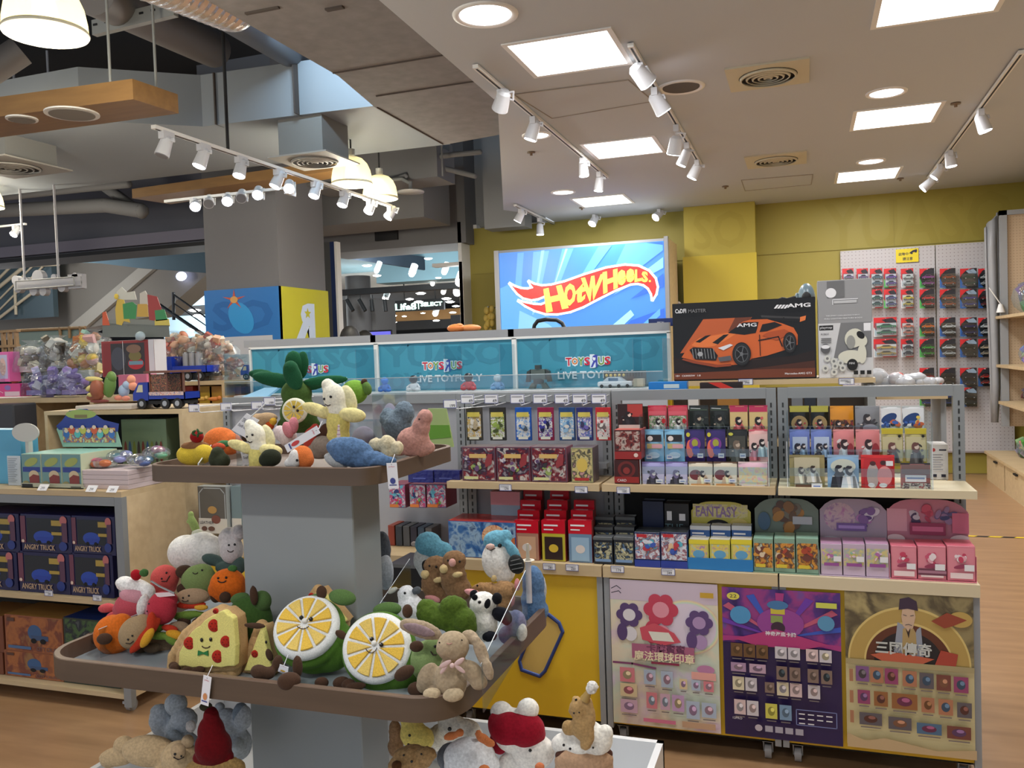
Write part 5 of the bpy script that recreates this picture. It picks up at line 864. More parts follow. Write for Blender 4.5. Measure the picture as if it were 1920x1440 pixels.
# ================================================================ SECOND ROW: TEAL BOARDS AND BIG BOXES
RY = 4.0; TEAL = mat((62, 146, 172), .4); TEAL2 = mat((54, 132, 158), .45)
zb_, zt_ = 1.40, 1.625
SEAMS = [468, 706, 965, 1256]; XS = [at(p, 640, 'Y', RY).x for p in SEAMS]
for i in range(3):
    x0, x1 = XS[i], XS[i+1]; t = empty('header_board', ((x0+x1)/2, RY, 1.38), 'teal lettered board in a white frame, %s of three' % ('left', 'middle', 'right')[i], 'display board', 'teal lettered boards')
    m = MB(); m.box(x0+.01, x1-.01, RY, RY+.02, 1.38, zt_, TEAL)
    s = Sheet(m, (x0+.01, RY-.0003, 1.38), (x1-x0-.02, 0, 0), (0, 0, zt_-1.38), .0005)
    s.text('YUASO', .03, .5, .48, TEAL2, .92, .04); s.text('SOYU', .0, .0, .38, TEAL2, .4, .04)
    cols = dict(T=(196, 40, 60), O=(214, 120, 40), Y=(110, 160, 50), S=(200, 40, 70), R=(60, 70, 170), U=(120, 160, 60))
    u = .335; w_ = .04
    for k_, ch in enumerate('TOYSRUS'):
        hh = .16 if ch != 'R' else .24; v = .43 if ch != 'R' else .39; ww = w_ if ch != 'R' else .046
        if k_ == 5: u += .004
        s.text(ch if ch != 'R' else 'B', u-.004, v-.015, hh+.03, mat((214, 230, 240), .5), ww+.008, .13)
        c = mat(cols[ch] if k_ < 6 else (200, 40, 60), .4)
        if ch == 'R': 
            vs, fs, asp = text_geo('R', .03); m.add([s.p(u+ww-x*ww, v+y*hh) for x, y in vs], [f[::-1] for f in fs], c); s.bump(); s.ell(u+ww*.5, v+hh*.68, .008, .04, mat((240, 240, 250), .4), 5, rot=.3)
        else: s.text(ch, u, v+(.02 if ch == 'O' else 0), hh-(.03 if ch == 'O' else 0), c, ww, .03)
        u += ww+.0015
    s.text('LIVE TOYFULLY', .28, .17, .15, mat((206, 222, 230), .5), .5, .02)
    m.build('printed_board', t)
    m = MB(); m.box(x0, x0+.012, RY-.012, RY+.02, 1.38, zt_+.004, WHITE); m.box(x1-.012, x1, RY-.012, RY+.02, 1.38, zt_+.004, WHITE); m.box(x0, x1, RY-.012, RY+.02, zt_, zt_+.012, WHITE); m.build('white_frame', t)
    m = MB(); m.box(x0-.03, x1+.0, RY-.012, RY+.03, zt_+.013, zt_+.05, mat((160, 160, 162), .4, .3)); m.build('top_rail', t)
# row body
m = MB(); x0, x1 = XS[0]-.05, at(1640, 700, 'Y', 3.82).x; x0 = -2.86; t = empty('display_shelf_unit', ((x0+x1)/2, 3.8, 0), 'second shelving row behind, carrying the teal boards and large boxes', 'shelf unit')
m.box(XS[3]+.02, x1, 3.78, 4.22, 1.385, 1.405, WD); m.build('wood_top_shelf', t)
m = MB(); m.box(x0, XS[3]+.018, 3.77, 4.04, 1.362, 1.38, WHITE); m.box(x0, XS[3]+.018, 3.765, 3.77, 1.30, 1.38, mat((190, 192, 196), .4)); m.build('white_top_shelf', t)
m = MB(); m.box(x0, x1, 4.04, 4.06, .05, 1.36, mat((120, 112, 108), .6)); m.box(x0, x1, 3.8, 4.22, 0, .12, GR2); m.box(x1-.03, x1, 3.8, 4.22, .12, 1.38, GR2); m.build('back_panel', t)
m = MB(); m.box(x0, x1-.03, 3.78, 4.04, 1.12, 1.14, WD); m.build('shelf', t)
# acrylic case fronts
m = MB(); AX = clear(.1, crinkle=0)
m.box(XS[0], XS[3], 3.765, 3.768, 1.382, 1.455, AX)
for x in (XS[0], (XS[0]+XS[1])/2, XS[1]-.0, (XS[1]+XS[2])/2+.1, XS[2], (XS[2]+XS[3])/2+.25, XS[3]): m.box(x, x+.003, 3.77, RY-.014, 1.382, 1.60, AX)
m.box(XS[0], XS[3], 3.765, 3.772, 1.452, 1.456, mat((220, 228, 232), .2)); o = m.build('acrylic_case'); tag(o, 'long clear acrylic case in front of the teal boards', 'display case')
# toys in the case
def toyfig(px, py, Y, h, cols, label, kind=0):
    P = at(px, py, 'Y', Y); z = 1.382; t = empty('toy_figure', (P.x, Y, z), label, 'toy figure', 'small toys in the acrylic case')
    c = [mat(x, .3) for x in cols]; m = MB(); m.ell((P.x, Y, z+h*.3), (h*.28, h*.22, h*.3), c[0]); m.ell((P.x-h*.3, Y-.01, z+h*.12), (h*.2, h*.14, h*.12), c[0]); m.ell((P.x+h*.3, Y-.01, z+h*.12), (h*.2, h*.14, h*.12), c[0]); m.tube([(P.x-h*.25, Y, z+h*.42), (P.x-h*.42, Y-.01, z+h*.25)], h*.07, c[0], 8); m.tube([(P.x+h*.25, Y, z+h*.42), (P.x+h*.42, Y-.01, z+h*.25)], h*.07, c[0], 8); m.build('body', t)
    m = MB(); m.ell((P.x, Y-.005, z+h*.75), (h*.27, h*.25, h*.25), c[1]); m.ell((P.x, Y-h*.2, z+h*.73), (h*.16, h*.08, h*.1), c[2]); m.ell((P.x-h*.07, Y-h*.28, z+h*.75), (h*.03,)*3, DARK, seg=8, ring=6); m.ell((P.x+h*.07, Y-h*.28, z+h*.75), (h*.03,)*3, DARK, seg=8, ring=6); m.build('head', t)
toyfig(722, 715, 3.86, .075, [(20, 110, 200), (30, 120, 214), (200, 214, 226)], 'blue rounded toy figure left in the case'); toyfig(776, 715, 3.86, .08, [(220, 222, 226), (24, 26, 30), (226, 226, 228)], 'white toy figure with a black helmet'); toyfig(879, 712, 3.86, .085, [(196, 40, 50), (40, 42, 46), (214, 214, 216)], 'red and white toy figure with a dark helmet'); toyfig(934, 718, 3.86, .075, [(110, 160, 205), (190, 204, 214), (214, 220, 226)], 'pale blue and clear domed toy figure')
P = at(1010, 712, 'Y', 3.88); t = empty('robot_model', (P.x, 3.88, 1.382), 'grey green blocky robot model in the acrylic case', 'robot model'); RG = mat((84, 96, 92), .4); RG2 = mat((54, 60, 60), .4)
m = MB(); m.box(P.x-.035, P.x+.035, 3.87, 3.91, 1.425, 1.475, RG); m.box(P.x-.02, P.x+.02, 3.86, 3.9, 1.405, 1.43, RG2); m.build('torso', t)
m = MB(); m.box(P.x-.013, P.x+.013, 3.865, 3.895, 1.476, 1.495, RG2); m.build('head', t)
for sx in (-1, 1):
    m = MB(); m.prism([(P.x+sx*.012, 3.87, 1.41), (P.x+sx*.032, 3.87, 1.41), (P.x+sx*.05, 3.87, 1.383), (P.x+sx*.02, 3.87, 1.383)], (0, .03, 0), RG); m.build('leg', t)
    m = MB(); m.prism([(P.x+sx*.037, 3.87, 1.475), (P.x+sx*.055, 3.87, 1.465), (P.x+sx*.062, 3.87, 1.415), (P.x+sx*.045, 3.87, 1.415)], (0, .03, 0), RG2); m.build('arm', t)
P = at(1165, 712, 'Y', 3.9); t = empty('model_train', (P.x, 3.9, 1.382), 'white and gold model vehicle before a dark striped backing card', 'model')
m = MB(); m.box(P.x-.09, P.x+.11, 3.93, 3.94, 1.382, 1.455, mat((96, 98, 96), .5))
for i in range(14): m.box(P.x-.085+i*.0135, P.x-.083+i*.0135, 3.928, 3.93, 1.43, 1.453, DARK)
m.build('backing_card', t)
m = MB(); m.bbox(P.x-.1, P.x+.06, 3.84, 3.9, 1.388, 1.41, mat((220, 222, 226), .3)); m.prism([(P.x-.08, 3.85, 1.41), (P.x+.03, 3.85, 1.41), (P.x-.0, 3.85, 1.43), (P.x-.055, 3.85, 1.43)], (0, .04, 0), mat((206, 214, 222), .3)); m.box(P.x-.05, P.x-.005, 3.849, 3.85, 1.413, 1.426, mat((90, 120, 150), .2))
for i in range(5): m.ell((P.x-.06+i*.02, 3.86, 1.438), (.007, .007, .007), mat((220, 190, 110), .3), seg=8, ring=6)
for i in range(4): m.cyl((P.x-.08+i*.04, 3.836, 1.39), (P.x-.08+i*.04, 3.842, 1.39), .008, DARK, 12)
m.box(P.x+.065, P.x+.11, 3.85, 3.9, 1.384, 1.42, mat((214, 190, 160), .5)); m.build('body', t)
# the big orange car box
BY = 3.84; A = at(1262, 638, 'Y', BY); B = at(1530, 635, 'Y', BY); z0 = 1.406; z1 = at(1396, 563, 'Y', BY).z
t = empty('model_kit_box', ((A.x+B.x)/2, BY, z0), 'large black toy kit box with an orange sports car picture', 'toy box')
m = MB(); m.bbox(A.x, B.x, BY, BY+.12, z0, z1, mat((16, 15, 16), .3), .002); s = Sheet(m, (A.x, BY, z0), (B.x-A.x, 0, 0), (0, 0, z1-z0), .0006); s.st = .0003
def q(x, y):
    P = at(1240+x*.3542, 440+y*.3542, 'Y', BY); return ((P.x-A.x)/(B.x-A.x), (P.z-z0)/(z1-z0))
def Q(l): return [q(*p) for p in l]
OG = mat((206, 98, 44), .35); OG2 = mat((176, 78, 36), .35); OG3 = mat((226, 120, 60), .35); BK = mat((20, 18, 18), .3)
BRN = mat((74, 38, 24), .35)
s.poly(Q([(66, 690), (400, 660), (812, 650), (815, 752), (68, 768)]), BRN); s.poly(Q([(66, 725), (815, 705), (815, 752), (68, 768)]), mat((110, 56, 34), .35)); s.poly(Q([(60, 650), (250, 690), (700, 640), (812, 610), (812, 665), (400, 720), (64, 735)]), mat((34, 20, 16), .35))
s.poly(Q([(100, 628), (222, 448), (480, 436), (360, 600)]), mat((190, 92, 48), .35)); s.poly(Q([(390, 440), (478, 436), (420, 520), (330, 560)]), mat((110, 56, 36), .35))
s.poly(Q([(526, 428), (760, 432), (768, 445), (735, 462), (540, 452)]), BK); s.poly(Q([(526, 426), (600, 430), (768, 436), (762, 446), (530, 438)]), mat((60, 58, 58), .3)); s.poly(Q([(735, 436), (766, 428), (762, 452), (733, 462)]), OG3); s.line(Q([(640, 470), (648, 440)]), .006, BK); s.line(Q([(690, 490), (700, 450)]), .006, BK)
s.poly(Q([(108, 650), (128, 618), (160, 572), (205, 545), (300, 525), (370, 510), (430, 462), (470, 450), (560, 447), (640, 470), (700, 492), (722, 530), (722, 582), (650, 612), (560, 640), (480, 656), (440, 685), (380, 690), (290, 690), (180, 668)]), OG)
s.poly(Q([(160, 585), (200, 548), (370, 518), (400, 522), (340, 560), (280, 590), (200, 600)]), OG3); s.poly(Q([(180, 568), (235, 535), (265, 530), (205, 572)]), BK); s.poly(Q([(270, 572), (330, 530), (358, 527), (300, 580)]), BK)
s.poly(Q([(352, 520), (432, 465), (515, 462), (508, 495), (500, 520), (440, 530)]), BK); s.text('AMG', *q(400, 490), .045, CARD_W, q(505, 480)[0]-q(400, 480)[0], .02)
s.poly(Q([(520, 515), (535, 475), (600, 462), (640, 478), (560, 510)]), BK); s.poly(Q([(535, 535), (560, 518), (650, 500), (690, 520), (610, 560)]), OG2); s.line(Q([(515, 560), (620, 540), (640, 590)]), .005, BK); s.line(Q([(520, 530), (525, 640)]), .003, BK)
s.poly(Q([(300, 600), (365, 578), (380, 585), (330, 612)]), mat((220, 220, 226), .3)); s.poly(Q([(150, 610), (170, 596), (270, 600), (300, 640), (290, 666), (180, 660)]), BK)
for i in range(8): s.line(Q([(165+i*16, 605), (172+i*16, 655)]), .0025, mat((150, 150, 152), .3))
s.ell(*q(207, 632), .02, .03, mat((170, 170, 172), .3)); s.poly(Q([(118, 655), (180, 668), (300, 688), (370, 682), (372, 695), (290, 702), (170, 680), (110, 662)]), mat((150, 66, 36), .35)); s.poly(Q([(300, 650), (368, 640), (372, 665), (310, 672)]), mat((90, 90, 96), .3))
for (x, y, rx, ry) in ((426, 632, 44, 56), (680, 572, 32, 50)):
    c = q(x, y); e = q(x+rx, y); f2 = q(x, y-ry); ru = abs(e[0]-c[0]); rv = abs(f2[1]-c[1]); 
    for k_, mm in ((1.12, BK), (1.0, mat((40, 40, 42), .4)), (.78, mat((96, 98, 102), .3)), (.72, BK), (.2, mat((110, 112, 116), .3))): s.ell(c[0], c[1], ru*k_, rv*k_, mm, 24)
    for a in range(5): s.line([c, (c[0]+ru*.7*math.cos(a*1.257), c[1]+rv*.7*math.sin(a*1.257))], .003, mat((110, 112, 116), .3))
s.text('CaDFI', *q(76, 418), .055, CARD_W, .08, .02); s.text('MASTER', *q(145, 415), .045, mat((110, 110, 112), .4), .13, .02); s.text('AMG', *q(665, 388), .05, CARD_W, q(790, 388)[0]-q(665, 388)[0], .03)
for i in range(4): s.poly(Q([(596+i*17, 392), (612+i*17, 372), (624+i*17, 372), (608+i*17, 392)]), CARD_W)
s.text('Mercedes-AMG GT3', *q(655, 740), .025, CARD_W, .18, .01); s.text('18+  C63055W  1:8', *q(80, 752), .022, CARD_W, .18, .01); m.build('printed_carton', t)
# robot dog box
A = at(1534, 615, 'Y', BY); B = at(1636, 615, 'Y', BY); z1 = at(1585, 524, 'Y', BY).z; t = empty('robot_toy_box', ((A.x+B.x)/2, BY, z0), 'grey and white toy box with a white robot dog picture', 'toy box'); GB = mat((150, 150, 152), .4)
m = MB(); m.bbox(A.x, B.x, BY, BY+.14, z0, z1, GB, .002); s = Sheet(m, (A.x, BY, z0), (B.x-A.x, 0, 0), (0, 0, z1-z0), .0005); s.st = .0003
s.rect(.0, .0, 1, .56, mat((206, 206, 208), .4)); s.poly([(.28, .2), (.42, .56), (.98, .56), (.98, .2)], mat((120, 120, 122), .4)); s.rect(.02, .49, .28, .54, DARK); s.text('playmap', .04, .5, .03, CARD_W, .22); s.rect(.84, .47, .97, .55, CARD_W); s.rect(.18, .82, .5, .99, mat((110, 110, 112), .4)); s.ell(.25, .87, .1, .05, CARD_W); s.rect(.3, .76, .72, .79, mat((190, 190, 192), .3)); s.line([(.28, .75), (.28, .8), (.74, .8)], .003, CARD_W)
s.text('THE SMART CHALLENGING ROBOT', .15, .63, .012, CARD_W, .62); s.text('FULL LIGHTED FEATURE BODY', .12, .6, .012, CARD_W, .7); s.text('ROBOT', .05, .44, .02, INK, .15)
for i in range(3): s.rect(.05, .4-.02*i, .24, .41-.02*i, mat((110, 110, 112), .5))
CR = mat((214, 212, 196), .35); s.ell(.66, .4, .17, .1, CR, rot=-.4); s.ell(.8, .37, .1, .06, CR); s.ell(.78, .43, .06, .045, DARK, rot=.7); s.ell(.6, .36, .08, .07, mat((150, 150, 146), .35)); s.ell(.6, .21, .24, .07, CR); s.ell(.8, .24, .08, .1, CR); s.ell(.62, .13, .1, .06, DARK); s.text('MINI', .56, .135, .02, CARD_W, .1); s.ell(.13, .3, .09, .05, mat((90, 90, 92), .4)); s.ell(.13, .32, .08, .02, CARD_W)
for (u, v) in ((.16, .2), (.28, .17), (.4, .15), (.12, .1), (.28, .06), (.44, .1), (.3, .12)): s.ell(u, v, .06, .035, mat((206, 206, 200), .35)); s.ell(u, v, .025, .014, mat((120, 120, 120), .35))
for u in (.68, .8, .92): s.rect(u-.04, .03, u+.04, .07, DARK)
m.build('printed_carton', t)
price_tag(1398, 716, 3.778, '3990', 'price tag on the wood shelf edge under the orange car box', .06); price_tag(1587, 715, 3.778, '1990', 'price tag on the wood shelf edge under the robot dog box', .06)
# things on the second row rail and behind
t = empty('toy_scooter_handle', at(1036, 612, 'Y', 4.9), 'black steering wheel loop rising behind the right teal board', 'steering wheel'); m = MB()
Yw = 4.9; P3 = [at(a, b, 'Y', Yw) for a, b in ((999, 628), (1002, 610), (1008, 602), (1024, 599), (1044, 600), (1054, 606), (1062, 622), (1064, 630))]; m.tube(P3, .012, mat((22, 26, 26), .3), 8); m.build('wheel_rim', t)
m = MB(); m.ell(at(1030, 622, 'Y', Yw), (.05, .03, .02), mat((90, 94, 98), .3)); P = at(1030, 622, 'Y', Yw); m.cyl(P, (P.x, P.y+.1, .3), .03, DARK); m.build('hub_column', t)
m = MB(); P = at(1030, 700, 'Y', Yw); m.bbox(P.x-.35, P.x+.35, 4.75, 5.3, .0, .45, mat((170, 40, 40), .4), .05); m.build('base', t)
pbox('toy_package', 1216, 597, 1262, 612, 4.05, .03, mat((24, 40, 96), .35), 'dark navy package lying on the rail left of the car box', 'package', None, None, None, lambda s: (s.rect(.3, .0, .75, .25, mat((150, 130, 60), .4)), s.text('SPECIAL', .35, .4, .2, CARD_W, .3)))
P = at(868, 623, 'Y', 4.03); m = MB(); m.ell((P.x-.03, 4.02, zt_+.068), (.05, .04, .022), mat((226, 130, 60), .5, bump=.5, bscale=60)); m.ell((P.x+.04, 4.03, zt_+.066), (.06, .03, .018), mat((220, 140, 80), .5, bump=.5, bscale=60)); m.ell((P.x-.01, 4.01, zt_+.08), (.02, .02, .012), mat((230, 140, 70), .5)); o = m.build('crumpled_bag'); tag(o, 'crumpled orange bag lying on the rail above the middle board', 'bag')
for i, (px, py, r) in enumerate(((1660, 712, .07), (1705, 714, .07), (1742, 716, .05))):
    P = at(px, py, 'Y', 3.95); m = MB(); rr = random.Random(i)
    for k_ in range(7): m.ell((P.x+rr.uniform(-r, r)*.8, P.y+rr.uniform(-.03, .03), P.z+rr.uniform(-.01, r*.25)), (r*rr.uniform(.3, .6), r*.5, r*rr.uniform(.25, .5)), clear(.2, crinkle=.9, haze=.5) if k_ else mat((214, 90, 80), .4))
    m.box(P.x-r, P.x+r, P.y-.03, P.y+.03, P.z-.06, P.z-.02, clear(.2, crinkle=.9, haze=.5))
    o = m.build('plastic_bag'); tag(o, 'crinkled clear bag with white and red bits on the rear shelf, %s' % ('left one', 'middle one', 'right one')[i], 'bag', 'crinkled clear bags')
m = MB(); P = at(1690, 735, 'Y', 3.95); m.box(at(1640, 735, 'Y', 3.95).x, at(1770, 735, 'Y', 3.95).x, 3.85, 4.2, P.z-.025, P.z-.012, WD); xa = at(1770, 735, 'Y', 3.95).x; m.box(xa-.02, xa, 3.9, 4.2, 0, P.z-.025, GR2); o = m.build('side_shelf'); tag(o, 'low wooden side shelf carrying the crinkled bags', 'shelf')
for i, (a, b, y0, y1, c, lb) in enumerate(((1216, 1288, 716, 731, (30, 120, 200), 'bright blue box lying behind the near rail'), (1312, 1392, 717, 732, (40, 30, 30), 'black and red box lying behind the near rail'), (1290, 1310, 745, 768, (226, 220, 214), 'white card glimpsed behind the near rail'), (1230, 1260, 745, 765, (220, 180, 40), 'yellow card glimpsed behind the near rail'), (1484, 1505, 742, 762, (120, 124, 130), 'grey blister glimpsed in the end bay gap, left'), (1508, 1530, 742, 762, (50, 56, 66), 'dark blister glimpsed in the end bay gap, centre'), (1532, 1556, 742, 762, (130, 134, 140), 'grey blister glimpsed in the end bay gap, right'), (1345, 1385, 744, 766, (170, 120, 60), 'brown card glimpsed behind the near rail'))):
    pbox('toy_package', a, y0, b, y1, 3.79 if i > 1 else 3.62, .05, mat(c, .3), lb, 'package', 'packages glimpsed behind the rail', None, None, (lambda s: (s.rect(.4, .2, .8, .7, mat((190, 210, 220), .4)),)) if i == 0 else (lambda s: s.poly([(.2, 1), (.5, 1), (.9, 0), (.6, 0)], mat((200, 50, 40), .4))) if i == 1 else None)
# cordless phone / bots on the wood shelf behind the kit box
P = at(1512, 552, 'Y', 4.05); t = empty('toy_robot', (P.x, 4.05, 1.41), 'rounded blue grey robot head behind the orange car box', 'toy robot'); m = MB(); m.ell((P.x, 4.05, P.z-.02), (.038, .04, .07), mat((110, 130, 140), .3)); m.box(P.x-.03, P.x+.03, 4.02, 4.09, 1.41, P.z-.05, mat((110, 130, 140), .3)); m.build('body', t); m = MB(); m.ell((P.x, 4.013, P.z-.015), (.02, .01, .025), DARK); m.build('face', t); m = MB(); m.ell((P.x-.04, 4.05, P.z-.03), (.012, .02, .04), mat((80, 100, 110), .3)); m.build('ear', t)
P = at(1476, 563, 'Y', 4.02); m = MB(); m.tube([(P.x-.04, 4.02, P.z), (P.x-.02, 4.02, P.z+.008), (P.x, 4.02, P.z+.002), (P.x+.03, 4.02, P.z+.01)], .008, DARK, 8); m.box(P.x-.05, P.x+.04, 4.0, 4.06, 1.41, P.z, DARK); o = m.build('toy_vehicle'); tag(o, 'small black toy parts poking above the orange car box', 'toy')

# ================================================================ LIGHT BOX
LY = 9.9; A = at(938, 550, 'Y', LY); B = at(1247, 550, 'Y', LY); zt_ = at(1092, 463, 'Y', LY).z; zb_ = 1.25
t = empty('light_box', ((A.x+B.x)/2, LY, 0), 'tall backlit sign with a red flame logo on streaked blue', 'light box')
m = MB(); m.box(A.x-.06, A.x-.005, LY-.02, 10.6, 0, zt_+.03, mat((170, 172, 176), .4)); m.box(B.x+.005, B.x+.05, LY-.02, LY+.05, 0, zt_+.05, mat((150, 152, 156), .4)); m.box(B.x+.04, B.x+.05, LY+.05, 10.6, 0, zt_+.03, BEIGE); m.box(A.x-.06, B.x+.04, 10.5, 10.6, 0, zt_, GR2); m.box(A.x, B.x, LY, 10.5, zt_, zt_+.03, GR2); m.build('cabinet', t)
m = MB(); LBs = mat((66, 132, 216), .3, emit=.34); m.box(A.x, B.x, LY, LY+.04, zb_, zt_, LBs); s = Sheet(m, (A.x, LY, zb_), (B.x-A.x, 0, 0), (0, 0, zt_-zb_), .001); s.st = .0008
def qq(x, y): P = at(880+x*.27083, 400+y*.27083, 'Y', LY); return ((P.x-A.x)/(B.x-A.x), (P.z-zb_)/(zt_-zb_))
def QQ(l): return [qq(*p) for p in l]
E1 = mat((92, 162, 228), .3, emit=.34); E2 = mat((128, 190, 236), .3, emit=.34); E3 = mat((46, 100, 204), .3, emit=.34); E4 = mat((150, 206, 242), .3, emit=.36)
s.poly([(.0, 0), (.0, .72), (.06, .75), (.2, .6), (.42, .35), (.62, .2), (.7, 0)], E1); s.poly([(.05, 0), (.1, .55), (.3, .42), (.5, .2), (.5, 0)], E2)
s.poly([(.12, .99), (.16, .99), (.1, .3), (.06, .3)], E1); s.poly([(.22, .99), (.32, .99), (.22, .5), (.18, .5)], E1); s.poly([(.27, .995), (.29, .995), (.21, .5), (.2, .5)], E2); s.poly([(.4, .995), (.47, .995), (.3, .5), (.29, .5)], E1); s.poly([(.42, .995), (.435, .995), (.31, .6)], E4)
s.poly([(.62, .995), (.7, .995), (.45, .6), (.42, .6)], E1); s.poly([(.78, .995), (.995, .995), (.995, .93), (.62, .6)], E1); s.poly([(.9, .995), (.995, .995), (.995, .97)], E3); s.poly([(.995, .88), (.995, .8), (.7, .62)], E2); s.poly([(.995, .76), (.995, .66), (.8, .58)], E3); s.poly([(.995, .5), (.995, .12), (.7, .02), (.5, 0), (.62, .2), (.8, .42)], E3); s.poly([(.97, .5), (.6, .1), (.5, 0), (.56, 0), (.97, .45)], E1); s.poly([(.9, .35), (.6, .03), (.62, .03), (.92, .34)], E4); s.poly([(.8, .5), (.5, .2), (.42, .05), (.5, .1), (.82, .46)], E4)
RED = mat((224, 44, 44), .3, emit=.42); WH = mat((252, 252, 252), .3, emit=.5); YL = mat((250, 240, 90), .3, emit=.5)
FL_ = [(280, 485), (318, 506), (360, 520), (405, 524), (440, 515), (428, 500), (412, 470), (450, 490), (505, 502), (570, 496), (660, 474), (800, 424), (950, 378), (1080, 358), (1175, 366), (1245, 400), (1290, 452), (1304, 510), (1294, 560), (1268, 602), (1262, 560), (1240, 520), (1208, 496), (1168, 486), (1120, 490), (1020, 530), (900, 590), (790, 648), (700, 682), (610, 698), (530, 696), (455, 674), (392, 642), (340, 605), (400, 620), (450, 630), (500, 632), (535, 618), (548, 594), (540, 574), (520, 576), (480, 592), (432, 600), (375, 586), (335, 556), (305, 520)]
px_ = (B.x-A.x)/309.0
s.line(QQ(FL_), px_*5.5, WH, True); s.poly(QQ(FL_), RED); s.line(QQ(FL_), px_*2.4, WH, True)
def glyph(ch, P0, P1, P2, P3, mm, off=.05):
    """letter mapped to the quad P0 lower-left, P1 lower-right, P2 upper-right, P3 upper-left (zoomed photo pixels)"""
    vs, fs, asp = text_geo(ch, off); a, b, c, d = qq(*P0), qq(*P1), qq(*P2), qq(*P3)
    m.add([s.p(*[((1-x)*(1-y)*a[i]+x*(1-y)*b[i]+x*y*c[i]+(1-x)*y*d[i]) for i in (0, 1)]) for x, y in vs], fs, mm); s.bump()
for ch, *qd in (('H', (535, 688), (690, 655), (640, 495), (515, 525)), ('O', (655, 655), (742, 625), (738, 480), (660, 492)), ('t', (735, 640), (800, 600), (822, 480), (738, 490)), ('W', (820, 620), (880, 590), (940, 418), (775, 450)), ('H', (930, 560), (1030, 515), (1028, 383), (925, 410)), ('e', (1030, 512), (1085, 485), (1088, 385), (1025, 398)), ('e', (1088, 490), (1145, 468), (1148, 380), (1086, 388)), ('L', (1146, 478), (1195, 468), (1185, 390), (1150, 390)), ('S', (1196, 478), (1240, 478), (1238, 408), (1196, 398))): glyph(ch, *qd, YL)
s.ell(*qq(1252, 470), .006, .008, YL, 12); m.build('glowing_screen', t)
for i, (px, py, Y) in enumerate(((920, 590, 10.6), (1275, 585, 10.7))):
    P = at(px, py, 'Y', Y); m = MB(); rr = random.Random(i+3)
    for k_ in range(12): m.ell((P.x+rr.uniform(-.06, .06), Y-.05+rr.uniform(-.03, .03), P.z+rr.uniform(-.25, .1)), (.035, .03, .05), mat((206, 180, 90) if i == 0 else (206, 190, 176), .5))
    m.cyl((P.x, WALLY, P.z+.1), (P.x, Y-.1, P.z+.1), .01, GREYM, 8); o = m.build('hanging_toy_bundle'); tag(o, ('cluster of yellow toys hanging on the yellow wall left of the light box', 'cluster of beige toys hanging right of the light box')[i], 'toys')
# ================================================================ PEGBOARD WALL WITH BLISTER CARS
PBY = 10.84; A = at(1578, 600, 'Y', PBY); zt_ = at(1700, 463, 'Y', PBY).z
m = MB(); PG = pegm((190, 187, 190), (130, 120, 124), .04, .12); m.box(A.x, 1.42, PBY, PBY+.03, .26, zt_, PG); m.box(1.43, 2.2, PBY, PBY+.03, .26, zt_+.0, PG); m.box(A.x, 2.2, PBY-.004, PBY+.0, .255, .275, mat((150, 140, 140), .6)); o = m.build('pegboard'); tag(o, 'tall white pegboard on the yellow back wall', 'pegboard')
m = MB(); P = at(1680, 493, 'Y', PBY-.02); Q = at(1722, 465, 'Y', PBY-.02); m.box(P.x, Q.x, PBY-.02, PBY-.016, P.z, Q.z, mat((226, 206, 40), .4)); s = Sheet(m, (P.x, PBY-.02, P.z), (Q.x-P.x, 0, 0), (0, 0, Q.z-P.z), .001); s.text('啟動中', .12, .5, .24, INK, .44, .01); s.text('請注意', .3, .14, .24, INK, .44, .01); s.poly([(.6, .62), (.95, .8), (.92, .92), (.75, .86), (.62, .72)], INK); s.ell(.7, .64, .05, .06, INK); s.ell(.88, .74, .05, .06, INK); o = m.build('notice_sign'); tag(o, 'yellow notice card with black writing and a small car on the pegboard', 'sign')
CXs = [1590, 1617, 1643, 1669, 1701, 1738, 1777, 1816, 1846]; CW = [11, 11, 12, 12, 12, 14, 15, 16, 12]; RYs = [(504, 538), (543, 577), (596, 630), (636, 669), (690, 724), (727, 762)]
CC = [[(120, 90, 130), (120, 90, 130), (90, 110, 120), (110, 70, 150), (206, 206, 200), (150, 70, 140), (150, 70, 40), (24, 60, 50), (200, 200, 200)],
      [None, None, (60, 90, 70), (90, 80, 130), (220, 190, 60), (200, 60, 60), (170, 80, 50), (40, 50, 130), (120, 40, 40)],
      [None, None, (60, 120, 70), None, (226, 120, 90), (220, 110, 40), (206, 206, 206), (50, 54, 100), (220, 220, 220)],
      [None, None, (200, 160, 60), None, (60, 44, 44), (60, 150, 50), (206, 208, 210), (34, 40, 34), (206, 180, 150)],
      [None, None, None, None, None, (150, 34, 36), (44, 40, 40), (44, 50, 60), (190, 60, 50)],
      [None, None, None, None, None, (50, 60, 140), (34, 50, 110), (30, 40, 44), None]]
CNAM = {}
def cname(c):
    r, g, b = c; mx = max(c); mn = min(c)
    if mx < 70: return 'dark green' if g > r+6 and g > b else 'black'
    if mn > 180: return 'white'
    if r > g+60 and r > b+60: return 'orange' if g > r*.45 else 'red'
    if b > r+30 and b > g+20: return 'blue'
    if g > r+20: return 'green'
    if r > 180 and g > 140: return 'yellow'
    if b > g+10: return 'purple'
    return 'grey'
